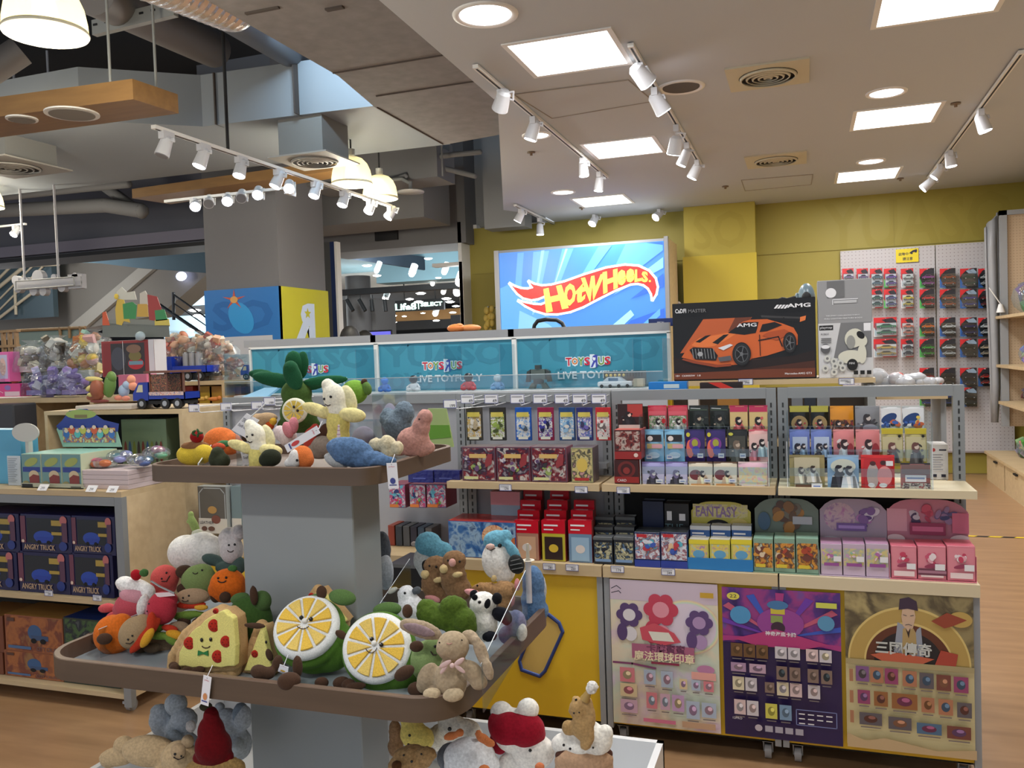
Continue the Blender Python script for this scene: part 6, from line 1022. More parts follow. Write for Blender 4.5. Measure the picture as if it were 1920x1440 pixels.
def blister(px, hw, y0, y1, c, i, r, wide=1):
    A = at(px-hw, y0, 'Y', PBY-.09); B = at(px+hw, y1, 'Y', PBY-.09); z1, z0 = A.z, B.z; x0, x1 = A.x, B.x; Y = PBY-.09
    t = empty('toy_car_blister', ((x0+x1)/2, Y, z1), '%s toy car in a blister card, %s column from the left, %s row' % (cname(c), ORD[i], ORD[r]), 'toy car', 'toy cars in blister cards on the pegboard')
    blk = i >= 5; m = MB(); m.box(x0, x1, Y, Y+.004, z0, z1, mat((34, 34, 38) if blk else (190, 40, 44), .4)); s = Sheet(m, (x0, Y, z0), (x1-x0, 0, 0), (0, 0, z1-z0), .001)
    s.poly([(0, .55), (.0, 1), (.75, 1), (.35, .9), (.12, .7)], mat((206, 40, 46), .4)); s.poly([(.35, .88), (.8, .96), (.98, .8), (.98, .7), (.5, .74)], mat((40, 40, 48) if not i == 7 else (150, 170, 190), .4)); s.poly([(0, 0), (.4, 0), (.12, .3), (0, .5)], mat((50, 110, 190) if i > 5 else (90, 190, 90) if i in (3, 5) else (226, 226, 228), .4))
    if not blk: s.rect(.12, .05, .98, .7, mat((214, 210, 210), .4))
    m.build('backing_card', t)
    W_ = (x1-x0)*.42; H_ = (z1-z0); cx = (x0+x1)/2+.01
    for k_, zc in enumerate((z0+H_*.56, z0+H_*.24)):
        cc = c if k_ == 0 else tuple(int(v*.75+20) for v in c); m = MB(); y = Y-.03; m.prism([(cx-W_, y, zc-H_*.08), (cx-W_, y, zc), (cx-W_*.6, y, zc+H_*.03), (cx-W_*.35, y, zc+H_*.1), (cx+W_*.3, y, zc+H_*.1), (cx+W_*.6, y, zc+H_*.02), (cx+W_, y, zc), (cx+W_, y, zc-H_*.08)][::-1], (0, .025, 0), mat(cc, .2))
        m.prism([(cx-W_*.5, y-.001, zc+H_*.02), (cx-W_*.3, y-.001, zc+H_*.085), (cx+W_*.25, y-.001, zc+H_*.085), (cx+W_*.5, y-.001, zc+H_*.02)][::-1], (0, .002, 0), DARK)
        for sx in (-.6, .6): m.cyl((cx+sx*W_, y-.003, zc-H_*.08), (cx+sx*W_, y+.02, zc-H_*.08), H_*.05, DARK, 12); m.cyl((cx+sx*W_, y-.004, zc-H_*.08), (cx+sx*W_, y-.0031, zc-H_*.08), H_*.025, mat((190, 190, 190), .3), 10)
        m.build('toy_car', t)
    m = MB(); m.box(x0+.008, x1-.006, Y-.045, Y-.002, z0+.01, z0+H_*.72, clear(.1)); m.build('clear_blister', t)
    m = MB(); m.tube([((x0+x1)/2, PBY, z1-.015), ((x0+x1)/2, Y-.05, z1-.012)], .004, HK, 6); m.build('peg_hook', t)
for r, row in enumerate(CC):
    for i, c in enumerate(row):
        if c:
            if r in (2, 3) and i == 2: blister(1660, 22, RYs[r][0], RYs[r][1], c, i, r)
            else: blister(CXs[i], CW[i], RYs[r][0], RYs[r][1], c, i, r)
# ================================================================ RIGHT-HAND WALL SHELVES
XF = 1.86; XBk = 2.36; yf = 8.3
t = empty('wall_shelf_unit', (XBk, 9.0, 0), 'beige wall shelving with pegboard back at the right picture edge', 'shelf unit')
Pz = at(1876, 396, 'X', 2.0); Yp = Pz.y
m = MB(); m.box(1.98, 2.05, Yp-.05, Yp, .6, Pz.z, GR2); m.box(1.98, 2.36, Yp-.05, Yp, Pz.z-.05, Pz.z, GR2); m.box(2.30, 2.36, 2.0, Yp-.05, Pz.z-.02, Pz.z+.04, GR2); m.build('end_post', t)
m = MB(); m.box(XBk, XBk+.03, 2.0, Yp, .6, Pz.z, pegm((190, 168, 140), (150, 130, 104), .03, .14, 'yz')); m.box(2.05, XBk, Yp-.02, Yp-.01, .6, Pz.z-.05, pegm((190, 168, 140), (150, 130, 104), .03, .14)); m.build('pegboard_back', t)
SZ = []
for (px, py, nm) in ((1872, 593, 1), (1872, 683, 1), (1878, 752, 1)):
    P = at(px, py, 'X', 1.97); SZ.append(P.z); m = MB(); m.box(1.94, XBk, 2.0, P.y, P.z-.03, P.z, WD); m.build('shelf', t)
P = at(1850, 845, 'X', XF); zb2 = P.z; SZ.append(zb2); m = MB(); m.box(XF, 2.44, 2.0, P.y, .0, P.z-.03, BEIGE); m.box(XF-.02, 2.44, 2.0, P.y+.02, P.z-.03, P.z, WD)
for k_ in range(1, 6): m.box(XF-.003, XF, P.y-k_*.9, P.y-k_*.9+.008, .02, zb2-.05, mat((110, 90, 60), .7))
cab_ = m.build('base_cabinet', t)
for k_ in range(4):
    m = MB(); y = P.y-.5-k_*.9; m.box(XF-.02, XF, y-.06, y+.06, zb2-.07, zb2-.055, DARK); m.build('drawer_pull', cab_)
# grey insulated curtain draped at the end
m = MB(); pts = [(1845, 425), (1868, 398), (1876, 400), (1880, 700), (1872, 780), (1856, 790), (1852, 700)]; Y = Yp+.02
def curt(a, b, y): p = at(a, b, 'Y', y); return p
m = MB(); n = 12; GRT = mat((150, 152, 156), .4, 0, bump=.8, bscale=25)
L_ = [(1845, 428), (1846, 480), (1848, 540), (1851, 600), (1854, 660), (1856, 720), (1858, 792)]; R_ = [(1872, 398), (1873, 450), (1874, 510), (1875, 580), (1876, 650), (1877, 720), (1872, 792)]
vs = []
for (l, r) in zip(L_, R_):
    for k_ in range(n+1): u = k_/n; p = at(l[0]+(r[0]-l[0])*u, l[1]+(r[1]-l[1])*u, 'Y', Yp+.05+.03*math.sin(u*9)); vs.append(p)
fs = [(j*(n+1)+i, j*(n+1)+i+1, (j+1)*(n+1)+i+1, (j+1)*(n+1)+i) for j in range(6) for i in range(n)]
m.add(vs, fs, GRT, True); o = m.build('grey_drape'); sol = o.modifiers.new('s', 'SOLIDIFY'); sol.thickness = .02; tag(o, 'shiny grey quilted drape hanging beside the right shelving end', 'drape')
m = MB(); p1 = at(1855, 540, 'Y', Yp-.08); p2 = at(1876, 570, 'Y', Yp-.08); m.tube([p1, p2], .006, WHITE, 6); m.cyl(p2, p2-Vector((0, 0, .09)), .02, WHITE, 10, .045); o = m.build('strap_clip'); tag(o, 'white strap and clip on the grey drape', 'strap')
# merchandise bags on the right shelves
rr = random.Random(9)
for k_, (px, py, hh, zc) in enumerate(((1900, 640, .2, 1), (1885, 672, .12, 1), (1912, 668, .16, 1), (1890, 738, .12, 1), (1912, 745, .14, 1), (1868, 832, .14, 1), (1892, 850, .16, 1), (1880, 812, .12, 1), (1912, 872, .18, 1), (1905, 822, .18, 1), (1905, 568, .3, 1))):
    P = at(px, py, 'X', 2.17 if py < 790 else 2.12); hh *= 1.15; P.y = min(P.y, 9.9); P.z = SZ[1 if k_ < 3 else 2 if k_ < 5 else 0 if k_ == 10 else 3]+hh*.5; m = MB()
    base = [(150, 150, 152), (130, 124, 122), (170, 166, 160), (90, 90, 94), (120, 118, 120), (206, 120, 70), (150, 150, 120), (120, 140, 130), (190, 170, 150), (110, 130, 110), (90, 110, 104)][k_]
    t = empty('bagged_toy', P, '%s bagged toy on the right shelving, %s' % (cname(base) if k_ not in (1, 3) else 'dark', ['upper shelf, biggest', 'upper shelf, left end', 'upper shelf by the picture edge', 'lower shelf, left', 'lower shelf by the edge', 'cabinet top, orange one at left', 'cabinet top, middle', 'cabinet top, rear left', 'cabinet top by the picture edge', 'cabinet top, rear right', 'top shelf by the picture edge'][k_]), 'toy', 'bagged toys on the right shelving')
    for q_ in range(9): m.obox((P.x+rr.uniform(-.04, .04), P.y+rr.uniform(-.12, .12), P.z+rr.uniform(-.3, .3)*hh), (hh*.4, hh*.3, hh*rr.uniform(.2, .5)), mat([max(0, min(255, v+rr.randint(-50, 50))) for v in base], .6), Euler((rr.uniform(-1, 1), rr.uniform(-1, 1), 0)).to_matrix())
    m.build('toy', t); m = MB(); m.ell(P, (hh*.5, hh*.8, hh*.5), clear(.1, crinkle=1.0, haze=.1), seg=9, ring=6); m.build('clear_bag', t)
# ================================================================ LEFT FIXTURES
LX, LY1, LY2 = -2.875, 2.97, 3.38
t = empty('display_cabinet', (LX, LY1, 0), 'beige front cabinet on wheels with grey framed openings at left', 'cabinet')
zt1 = 1.0; m = MB(); m.box(-5.0, LX, LY1, LY2, zt1-.025, zt1, WD); m.build('top_panel', t)
m = MB(); m.box(LX-.02, LX, LY1+.02, LY2, .07, zt1-.025, BEIGE); m.build('side_panel', t)
m = MB(); m.box(-5.0, LX-.041, LY1, LY1+.02, zt1-.065, zt1-.026, GR); m.box(LX-.04, LX+.001, LY1, LY1+.03, .03, zt1-.025, GR); m.build('frame', t)
m = MB(); m.box(-5.0, LX-.02, LY2-.02, LY2, .07, zt1-.025, BLK); m.build('back_panel', t)
for z in (.505, .085): m = MB(); m.box(-5.0, LX-.04, LY1+.004, LY2-.02, z-.022, z, WD); m.build('shelf', t)
caster(LX-.04, LY1+.03, t, .05)
t = empty('display_cabinet', (LX, LY2, 0), 'taller beige cabinet behind the front one holding toy trucks on top', 'cabinet')
zt2 = 1.335; YB2 = 3.9; m = MB(); m.box(-3.75, LX, LY2+.0, YB2, zt2-.02, zt2, WD); m.build('top_panel', t)
m = MB(); m.box(LX-.02, LX, LY2+.001, YB2, .05, zt2-.02, BEIGE); m.build('side_panel', t)
m = MB(); m.box(-3.75, -3.73, LY2+.001, YB2, .05, zt2-.02, BEIGE); m.build('side_panel', t)
m = MB(); m.box(-3.73, LX-.02, YB2-.3, YB2-.28, .9, zt2-.02, BLK); m.box(-3.73, LX-.02, LY2+.001, YB2-.3, 1.0, 1.01, BLK); m.build('back_panel', t)
# toy boxes in the front cabinet
def truckbox(s): s.rect(.02, .03, .98, .97, mat((30, 34, 74), .3)); s.rect(.12, .25, .78, .9, mat((36, 44, 52), .15)); s.ell(.45, .42, .2, .16, mat((40, 74, 170), .35)); s.rect(.3, .3, .62, .42, mat((34, 64, 160), .35)); s.ell(.36, .28, .04, .05, BLK); s.ell(.55, .28, .04, .05, BLK); s.rect(.0, .25, .1, .95, mat((110, 60, 80), .4)); s.rect(.62, .72, .82, .86, mat((176, 150, 70), .35)); s.rect(.62, .48, .82, .56, mat((176, 150, 70), .35)); s.ell(.86, .86, .07, .12, mat((190, 110, 110), .4)); s.rect(.83, .3, .93, .8, mat((90, 56, 80), .4)); s.text('ANGRY TRUCK', .06, .08, .14, mat((190, 160, 130), .4), .62, .02); s.ell(.84, .2, .08, .12, mat((40, 60, 130), .4)); s.ell(.05, .3, .03, .04, mat((226, 200, 180), .4))
for r, (y0, y1) in enumerate(((964, 1034), (1034, 1104))):
    for c, (a, b) in enumerate(((-52, 36), (40, 134), (136, 216))):
        sh_ = c*3; pbox('toy_truck_box', a-(4 if r else 0), y0+sh_-2, b-(4 if r else 0), y1+sh_, LY1+.04, .2, mat((34, 36, 84), .3), 'dark blue windowed toy truck box, %s row, %s' % (('upper', 'lower')[r], ('cut by the picture edge', 'middle', 'by the grey frame')[c]), 'toy box', 'blue truck boxes in the cabinet', None, mat((40, 44, 110), .3), truckbox, zb=.506 if r else None)
def brownbox(s): s.rect(.02, .03, .98, .97, art([(140, 84, 56), (170, 104, 62), (120, 66, 52), (150, 110, 70)], 12, 6, .25)); s.ell(.52, .55, .12, .22, mat((60, 96, 140), .35)); s.rect(.45, .35, .75, .48, mat((60, 84, 120), .35)); s.ell(.5, .33, .05, .07, BLK); s.ell(.66, .33, .05, .07, BLK); s.rect(.05, .08, .45, .16, mat((80, 110, 150), .4)); s.text('CITY CRUISE', .55, .07, .11, mat((110, 84, 84), .4), .38, .02); s.rect(.05, .82, .18, .92, mat((90, 60, 50), .4))
for r, (y0, y1) in enumerate(((1160, 1220), (1228, 1290))):
    pbox('toy_vehicle_box', 10, y0-4, 118, y1+4, LY1+.05, .2, mat((150, 90, 60), .3), 'brown orange toy vehicle box on the lowest shelf, %s one' % ('upper', 'lower')[r], 'toy box', 'brown toy boxes', None, mat((170, 130, 70), .3), brownbox, zb=.086 if r else None)
    pbox('toy_vehicle_box', -60, y0-8, 6, y1, LY1+.05, .2, mat((120, 70, 50), .3), 'brown toy box cut by the left picture edge, %s one' % ('upper', 'lower')[r], 'toy box', 'brown toy boxes', None, mat((150, 110, 60), .3), None, zb=.086 if r else None)
    pbox('toy_vehicle_box', 120, y0+2, 224, y1+14, LY1+.05, .2, mat((44, 56, 50), .2), 'dark green and blue toy train box on the lowest shelf, %s one' % ('upper', 'lower')[r], 'toy box', 'dark toy boxes', None, mat((30, 60, 130), .15), lambda s: (s.rect(.03, .04, .97, .96, art([(50, 70, 60), (70, 100, 60), (30, 40, 50), (110, 120, 120)], 20, 8, .2)), s.rect(.03, .1, .5, .3, mat((64, 96, 50), .3)), s.text('ENGINE', .5, .1, .2, mat((120, 124, 130), .4), .42, .02)), zb=.086 if r else None)
for (px, py, lb) in ((92, 1112, 'left price tag on the middle cabinet shelf edge'), (183, 1121, 'right price tag on the middle cabinet shelf edge')): price_tag(px, py, LY1+.003, '599', lb, .05)
for i, px in enumerate((78, 169, 208)):
    P = at(px, 910, 'Y', LY1+.0); m = MB(); a = math.radians(55); z = zt1+.001; m.prism([(P.x-.028, LY1-.003, z-.004), (P.x+.028, LY1-.003, z-.004), (P.x+.028, LY1+.018, z+.022), (P.x-.028, LY1+.018, z+.022)], (0, .002, 0), CARD_W); s = Sheet(m, (P.x-.028, LY1-.003, z-.004), (.056, 0, 0), (0, .021, .026)); s.text('299', .3, .2, .4, INK, .4); o = m.build('price_tag'); tag(o, '%s tilted price tag standing on the cabinet top edge' % ORD[i], 'price tag', 'tilted price tags')
# on the front cabinet top
zc = zt1+.001
pbox('activity_box', -80, 806, 40, 905, LY1+.13, .1, mat((84, 160, 196), .4), 'light blue box with a big pale oval at the left picture edge', 'box', None, mat((90, 166, 200), .4), None, lambda s: (s.rect(.5, .05, 1, .6, mat((86, 164, 200), .4)),), zb=zc)
P = at(47, 811, 'Y', LY1+.1); m = MB(); m.cyl(P, P+Vector((0, .006, 0)), .08, mat((196, 196, 190), .5), 40)
for v in range(len(m.v)): x, y, z = m.v[v]; m.v[v] = (P.x+(x-P.x)*1.05, y, P.z+(z-P.z)*.56)
m.box(P.x-.01, P.x+.01, P.y+.006, P.y+.03, zc, P.z, mat((196, 196, 190), .5)); o = m.build('oval_sign'); tag(o, 'blank pale oval card standing over the light blue box', 'sign')
pbox('instruction_card', 14, 855, 38, 904, LY1+.09, .005, mat((196, 206, 214), .5), 'white instruction card with fine lines beside the popcorn boxes', 'card', None, None, None, lambda s: ([s.rect(.08, .9-.06*i, .8-.1*(i % 3), .915-.06*i, mat((100, 110, 120), .5)) for i in range(14)]), zb=zc)
tb = empty('counter_display', (at(98, 900, 'Y', LY1+.05).x, LY1+.05, zc), 'mint counter display of blue and green blind boxes with a printed fan shaped header', 'display box')
def cake(s): s.rect(.02, .02, .98, .98, mat((110, 150, 150), .35)); s.rect(.05, .45, .95, .6, mat((40, 60, 140), .35)); s.ell(.5, .75, .36, .12, mat((160, 170, 90), .35), rot=.3); s.ell(.62, .35, .26, .15, mat((206, 186, 150), .35)); s.poly([(.4, .1), (.9, .08), (.9, .34), (.6, .38), (.38, .28)], mat((130, 50, 44), .35)); s.ell(.2, .12, .16, .06, mat((150, 140, 90), .35))
for i, (a, b) in enumerate(((41, 77), (78, 115), (116, 152))): pbox('small_box', a, 851, b, 901, LY1+.05, .22, mat((180, 200, 180), .4), None, None, None, mat((190, 200, 170), .4), mat((150, 200, 190), .4), cake, zb=zc+.004, parent=tb)
A = at(40, 905, 'Y', LY1+.04); B = at(155, 905, 'Y', LY1+.04); m = MB(); m.box(A.x, B.x, LY1+.04, LY1+.27, zc, zc+.004, mat((180, 190, 170), .4)); m.box(A.x, B.x, LY1+.04, LY1+.044, zc, zc+.022, mat((176, 178, 156), .4)); m.box(A.x+.005, A.x+.07, LY1+.0385, LY1+.04, zc+.003, zc+.018, DARK); m.box(B.x-.07, B.x-.01, LY1+.0385, LY1+.04, zc+.006, zc+.01, DARK); m.build('tray', tb)
Yh = LY1+.27; fan = [(118, 838), (106, 805), (113, 792), (124, 785), (128, 772), (140, 770), (150, 766), (163, 769), (176, 778), (185, 788), (198, 794), (216, 796), (228, 838)]
P3 = [at(a, b, 'Y', Yh) for a, b in fan]; m = MB(); m.prism(P3[::-1], (0, .003, 0), mat((150, 190, 170), .4)); 
xs = [p.x for p in P3]; zs = [p.z for p in P3]; s = Sheet(m, (min(xs), Yh, min(zs)), (max(xs)-min(xs), 0, 0), (0, 0, max(zs)-min(zs)), .001)
s.poly([(.04, .45), (.0, .55), (.1, .7), (.22, .95), (.5, .99), (.75, .7), (.98, .6), (.96, .4)], mat((40, 60, 140), .4)); s.ell(.4, .85, .24, .12, mat((150, 170, 90), .4)); s.rect(.1, .12, .92, .5, art([(180, 206, 180), (60, 110, 170), (190, 110, 70), (210, 214, 150), (60, 90, 90)], 50, 3)); s.rect(.3, .76, .5, .84, mat((120, 110, 70), .4)); 
for i in range(9): s.ell(.16+.09*i, .34+.1*(i % 2), .05, .1, mat(((60, 110, 180), (206, 90, 60), (90, 180, 180), (190, 190, 90))[i % 4], .4)); s.ell(.16+.09*i, .42+.1*(i % 2), .03, .05, mat((220, 200, 180), .4))
m.build('header_card', tb)
pbox('display_box', 228, 786, 312, 840, LY2+.05, .14, mat((120, 140, 110), .4), 'long dim display box with a row of printed figures in the tall cabinet opening', 'box', None, None, mat((110, 120, 100), .5), lambda s: ([s.ell(.08+.1*i, .4, .035, .2, mat(((120, 60, 50), (60, 90, 130), (120, 130, 60), (70, 60, 60))[i % 4], .5)) for i in range(9)], s.rect(0, 0, 1, .15, mat((40, 54, 100), .5))), zb=1.011)
for k_ in range(4): 
    z = zc+.0215*k_; A = at(154, 895, 'Y', LY1+.055); B = at(240, 895, 'Y', LY1+.055); m = MB(); m.bbox(A.x+.002*(k_ % 2), B.x, LY1+.055, LY1+.27, z, z+.0205, mat((206, 190, 192), .5), .001); o = m.build('flat_box'); tag(o, 'flat pale pink white box, %s from the bottom of the stack of four' % ORD[k_], 'box', 'stack of flat boxes')
rr = random.Random(4)
for i, (px, py, c, lb) in enumerate(((195, 868, (190, 110, 80), 'clear bagged orange and red toy lying on the flat boxes'), (225, 855, (100, 150, 170), 'shiny silver blue bagged toy behind the orange one'), (263, 862, (84, 140, 170), 'crinkled blue bagged toy at the tray corner'), (293, 848, (150, 160, 160), 'silver crinkled bagged toy behind the tray corner'))):
    P = at(px, py, 'Y', LY1+.14+.05*(i % 2)); t = empty('bagged_toy', P, lb, 'toy', 'bagged toys on the flat boxes'); m = MB()
    for q_ in range(5): m.ell((P.x+rr.uniform(-.04, .04), P.y+rr.uniform(-.03, .03), P.z+rr.uniform(-.012, .012)), (.03, .025, .017), mat([max(0, min(255, v+rr.randint(-40, 40))) for v in c], .3))
    m.build('toy', t); m = MB(); m.ell(P, (.07, .05, .03), clear(.28, crinkle=1.0, haze=.06), seg=14, ring=9); m.build('clear_bag', t)
# on the tall cabinet top
ZT = zt2+.001
A = at(140, 758, 'Y', LY2+.02); B = at(245, 752, 'Y', LY2+.02); m = MB(); m.bbox(A.x, B.x, LY2+.02, LY2+.2, ZT, ZT+.024, mat((196, 186, 176), .5)); o = m.build('display_plinth'); tag(o, 'pale flat plinth under the croissant and cactus figures', 'plinth')
def truck(px0, px1, pyb, Y, label, body, z, canopy=False):
    A = at(px0, pyb, 'Y', Y); B = at(px1, pyb, 'Y', Y); L = B.x-A.x; H = L*.55; c = A.x; w_ = L*.36; m_ = mat(body, .25); t = empty('toy_truck', ((A.x+B.x)/2, Y, z), label, 'toy truck', 'blue toy trucks')
    wr = L*.085
    for sx in (.17, .36 if canopy else .2, .62, .86):
        if sx == .36: continue
        for yy in (0, w_-.01):
            m = MB(); m.cyl((c+L*sx, Y+yy-.002, z+wr), (c+L*sx, Y+yy+.012, z+wr), wr, DARK, 18); m.cyl((c+L*sx, Y+yy-.004, z+wr), (c+L*sx, Y+yy-.002, z+wr), wr*.5, mat((170, 172, 176), .3, .5), 14); m.build('wheel', t)
    m = MB(); m.box(c+L*.05, B.x-L*.02, Y+.01, Y+w_-.01, z+wr*.9, z+wr*1.8, DARK); m.build('chassis', t)
    zz = z+wr*1.6; m = MB(); m.prism([(c, Y, zz), (c+L*.3, Y, zz), (c+L*.3, Y, zz+H*.52), (c+L*.12, Y, zz+H*.52), (c+.0, Y, zz+H*.2)], (0, w_, 0), m_)
    m.prism([(c+L*.07, Y-.001, zz+H*.24), (c+L*.2, Y-.001, zz+H*.24), (c+L*.2, Y-.001, zz+H*.45), (c+L*.125, Y-.001, zz+H*.45)], (0, .002, 0), mat((196, 190, 160), .2)); m.cyl((c-.001, Y+w_*.2, zz+H*.12), (c+.004, Y+w_*.2, zz+H*.12), .006, mat((230, 230, 220), .2)); m.build('cab', t)
    m = MB(); m.box(c+L*.31, B.x, Y, Y+w_, zz, zz+.006, m_); m.box(c+L*.31, B.x, Y, Y+.004, zz, zz+H*.22, m_); m.box(c+L*.31, B.x, Y+w_-.004, Y+w_, zz, zz+H*.22, m_); m.box(B.x-.004, B.x, Y, Y+w_, zz, zz+H*.22, m_); m.build('cargo_bed', t)
    if canopy:
        WB = mat((110, 70, 56), .5); m = MB(); m.box(c+L*.24, B.x+L*.03, Y-.004, Y+w_+.004, zz+H*.78, zz+H*.84, WB)
        for x in (c+L*.33, c+L*.66, B.x-.006): m.box(x, x+.006, Y, Y+.006, zz+H*.2, zz+H*.78, WB); m.box(x, x+.006, Y+w_-.006, Y+w_, zz+H*.2, zz+H*.78, WB)
        m.box(c+L*.33, c+L*.66, Y+.004, Y+w_-.004, zz+H*.2, zz+H*.74, art([(60, 44, 40), (150, 90, 60), (44, 36, 34), (190, 150, 90)], 90, 2)); m.box(c+L*.32, c+L*.98, Y-.002, Y, zz+H*.14, zz+H*.24, art([(190, 90, 80), (214, 190, 180), (50, 60, 140)], 120, 4)); m.build('canopy', t)
    else:
        for k_ in range(3):
            m = MB(); x = c+L*(.5+.13*k_); m.cyl((x, Y+w_*.35, zz+.004), (x, Y+w_*.35, zz+H*.6), L*.062, mat((170, 170, 174), .3, .4), 18, L*.058); m.cyl((x, Y+w_*.35, zz+H*.6), (x, Y+w_*.35, zz+H*.64), L*.045, mat((170, 170, 172), .25, .9), 18); m.build('milk_can', t)
truck(250, 347, 760, LY2+.06, 'blue toy truck with a wooden snack stall canopy', (26, 50, 150), ZT, True)
pass
# croissant/taco figure, cactus figure, small figures
def multi(name, label, cat, parts, grp=None):
    """parts: (part_name, material, list of (px,py,rx,ry,Y[,rot])), built as solid forms facing nobody in particular"""
    P0 = at(parts[0][2][0][0], parts[0][2][0][1], 'Y', parts[0][2][0][4]); t = empty(name, P0, label, cat, grp)
    for (pn, mm, L) in parts:
        m = MB()
        for e in L: c, M, r = ELL(*e); m.ell(c, r, mm, M)
        m.build(pn, t)
    return t
HR = Vector((math.cos(YAW), -math.sin(YAW), 0)); HF = Vector((math.sin(YAW), math.cos(YAW), 0)); HU = Vector((0, 0, 1))
def ELL(px, py, rx, ry, Y, rot=0, rd=None):
    """ellipsoid of photo radii rx, ry (pixels) at plane Y; rot counter-clockwise as seen; rd depth radius as fraction of mean"""
    c = at(px, py, 'Y', Y); k = (c-CAM).dot(FW)/FPX; a = rot; u = HR*math.cos(a)+HU*math.sin(a); v = HU*math.cos(a)-HR*math.sin(a)
    M = Matrix((u, HF, v)).transposed(); return c, M, (rx*k, (rd if rd else .85)*min(rx, ry)*k if not rd or rd > 0 else .01, ry*k)
multi('pastry_figure', 'brown and yellow croissant shaped toy figure on the plinth', 'toy figure', [('body', mat((150, 84, 60), .5), [(183, 730, 14, 20, LY2+.08), (178, 745, 16, 7, LY2+.08)]), ('filling', mat((206, 190, 120), .5), [(176, 711, 17, 5, LY2+.07, -.1), (168, 728, 8, 5, LY2+.06, .5), (170, 740, 7, 4, LY2+.06)]), ('base', mat((120, 56, 50), .5), [(187, 752, 18, 3.5, LY2+.08)])])
multi('cactus_figure', 'green pickle shaped toy figure standing beside the croissant figure', 'toy figure', [('body', mat((96, 130, 60), .5), [(206, 722, 11, 24, LY2+.1, -.15), (209, 708, 9, 12, LY2+.1)]), ('arm', mat((96, 130, 60), .5), [(197, 735, 4, 9, LY2+.09, .4)]), ('eye', CARD_W, [(203, 710, 2.5, 2.5, LY2+.085)])])
multi('soft_toy_figure', 'small pale blue and peach toy figures piled by the blue truck', 'toy figure', [('body', mat((160, 180, 206), .7), [(232, 733, 10, 12, LY2+.14), (238, 722, 8, 8, LY2+.14)]), ('head', mat((226, 150, 120), .7), [(246, 712, 8, 9, LY2+.15), (249, 724, 8, 8, LY2+.15)]), ('foot', mat((206, 130, 110), .7), [(222, 746, 8, 5, LY2+.12), (236, 747, 8, 5, LY2+.12)])])
# ---- rear cube shelving at left
RYL = 4.75; m = MB(); t = empty('cube_shelf', (-5.4, RYL, 0), 'beige cube shelving behind at the far left', 'shelf unit')
zt3 = at(100, 746, 'Y', RYL).z; xr = at(640, 750, 'Y', RYL).x; xl = -7.2; xr1 = at(165, 740, 'Y', RYL).x
m.box(xl, xr1+.5, RYL, RYL+.4, zt3-.035, zt3, WD); m.build('top_panel', t)
for k_ in range(5):
    m = MB(); x = at(64, 800, 'Y', RYL).x+(k_-2)*.55; m.box(x-.018, x+.018, RYL, RYL+.38, .05, zt3-.035, WD); m.build('divider', t)
m = MB(); m.box(xl, xr1+.5, RYL+.38, RYL+.4, .05, zt3-.035, wood((120, 100, 72), (136, 114, 84), .6)); m.build('back_panel', t)
m = MB(); m.box(xl, xr1+.5, RYL+.01, RYL+.38, .9, .92, WD); m.box(xl, xr1+.5, RYL+.01, RYL+.38, .05, .07, WD); m.build('shelf', t)
YR = 5.3; t = empty('cube_shelf', (at(400, 710, 'Y', YR).x, YR, 0), 'beige cube shelving holding gift baskets left of the teal boards', 'shelf unit')
x0 = at(290, 720, 'Y', YR).x; x1 = at(560, 720, 'Y', YR).x; z4 = at(400, 714, 'Y', YR).z; z5 = at(420, 748, 'Y', YR).z
m = MB(); m.box(x0, x1, YR, YR+.4, z4-.03, z4, WD); m.build('top_panel', t); m = MB(); m.box(x0, x1, YR, YR+.4, z5-.12, z5-.09, WD); m.build('shelf', t); m = MB(); m.box(x0, x1, YR+.38, YR+.4, .05, z4-.03, mat((150, 120, 84), .6)); m.build('back_panel', t)
for px in (420, 520): m = MB(); x = at(px, 730, 'Y', YR).x; m.box(x-.02, x+.02, YR, YR+.38, .05, z4-.03, WD); m.build('divider', t)
m = MB(); m.box(x0, x0+.02, YR, YR+.38, .05, z4-.03, WD); m.build('divider', t)
for i, (px, c, lb) in enumerate(((350, (176, 60, 40), 'red packet in the cube below the gift baskets'), (385, (206, 170, 60), 'yellow orange packets in the cube below the gift baskets'), (405, (196, 150, 60), 'ochre packet in the cube below the gift baskets'), (440, (170, 120, 100), 'brown packet in the cube right of the divider'))): pbox('snack_packet', px-12, 724, px+12, 747, YR+.1, .06, mat(c, .4), lb, 'packet', 'packets in the rear cubes', zb=z5-.089)
for i, (px, py, c) in enumerate(((378, 750, (214, 170, 80)), (402, 750, (214, 130, 60)))): multi('toy_duck', '%s small toy lying on the shelf below the baskets' % ('yellow', 'orange')[i], 'toy', [('body', mat(c, .5), [(px, py-2, 12, 4, YR-.02)]), ('head', mat(c, .5), [(px+9, py-4, 4, 4, YR-.02)])])
truck(296, 388, 714, YR+.02, 'blue toy pickup truck loaded with silver cans', (18, 56, 180), z4+.001)
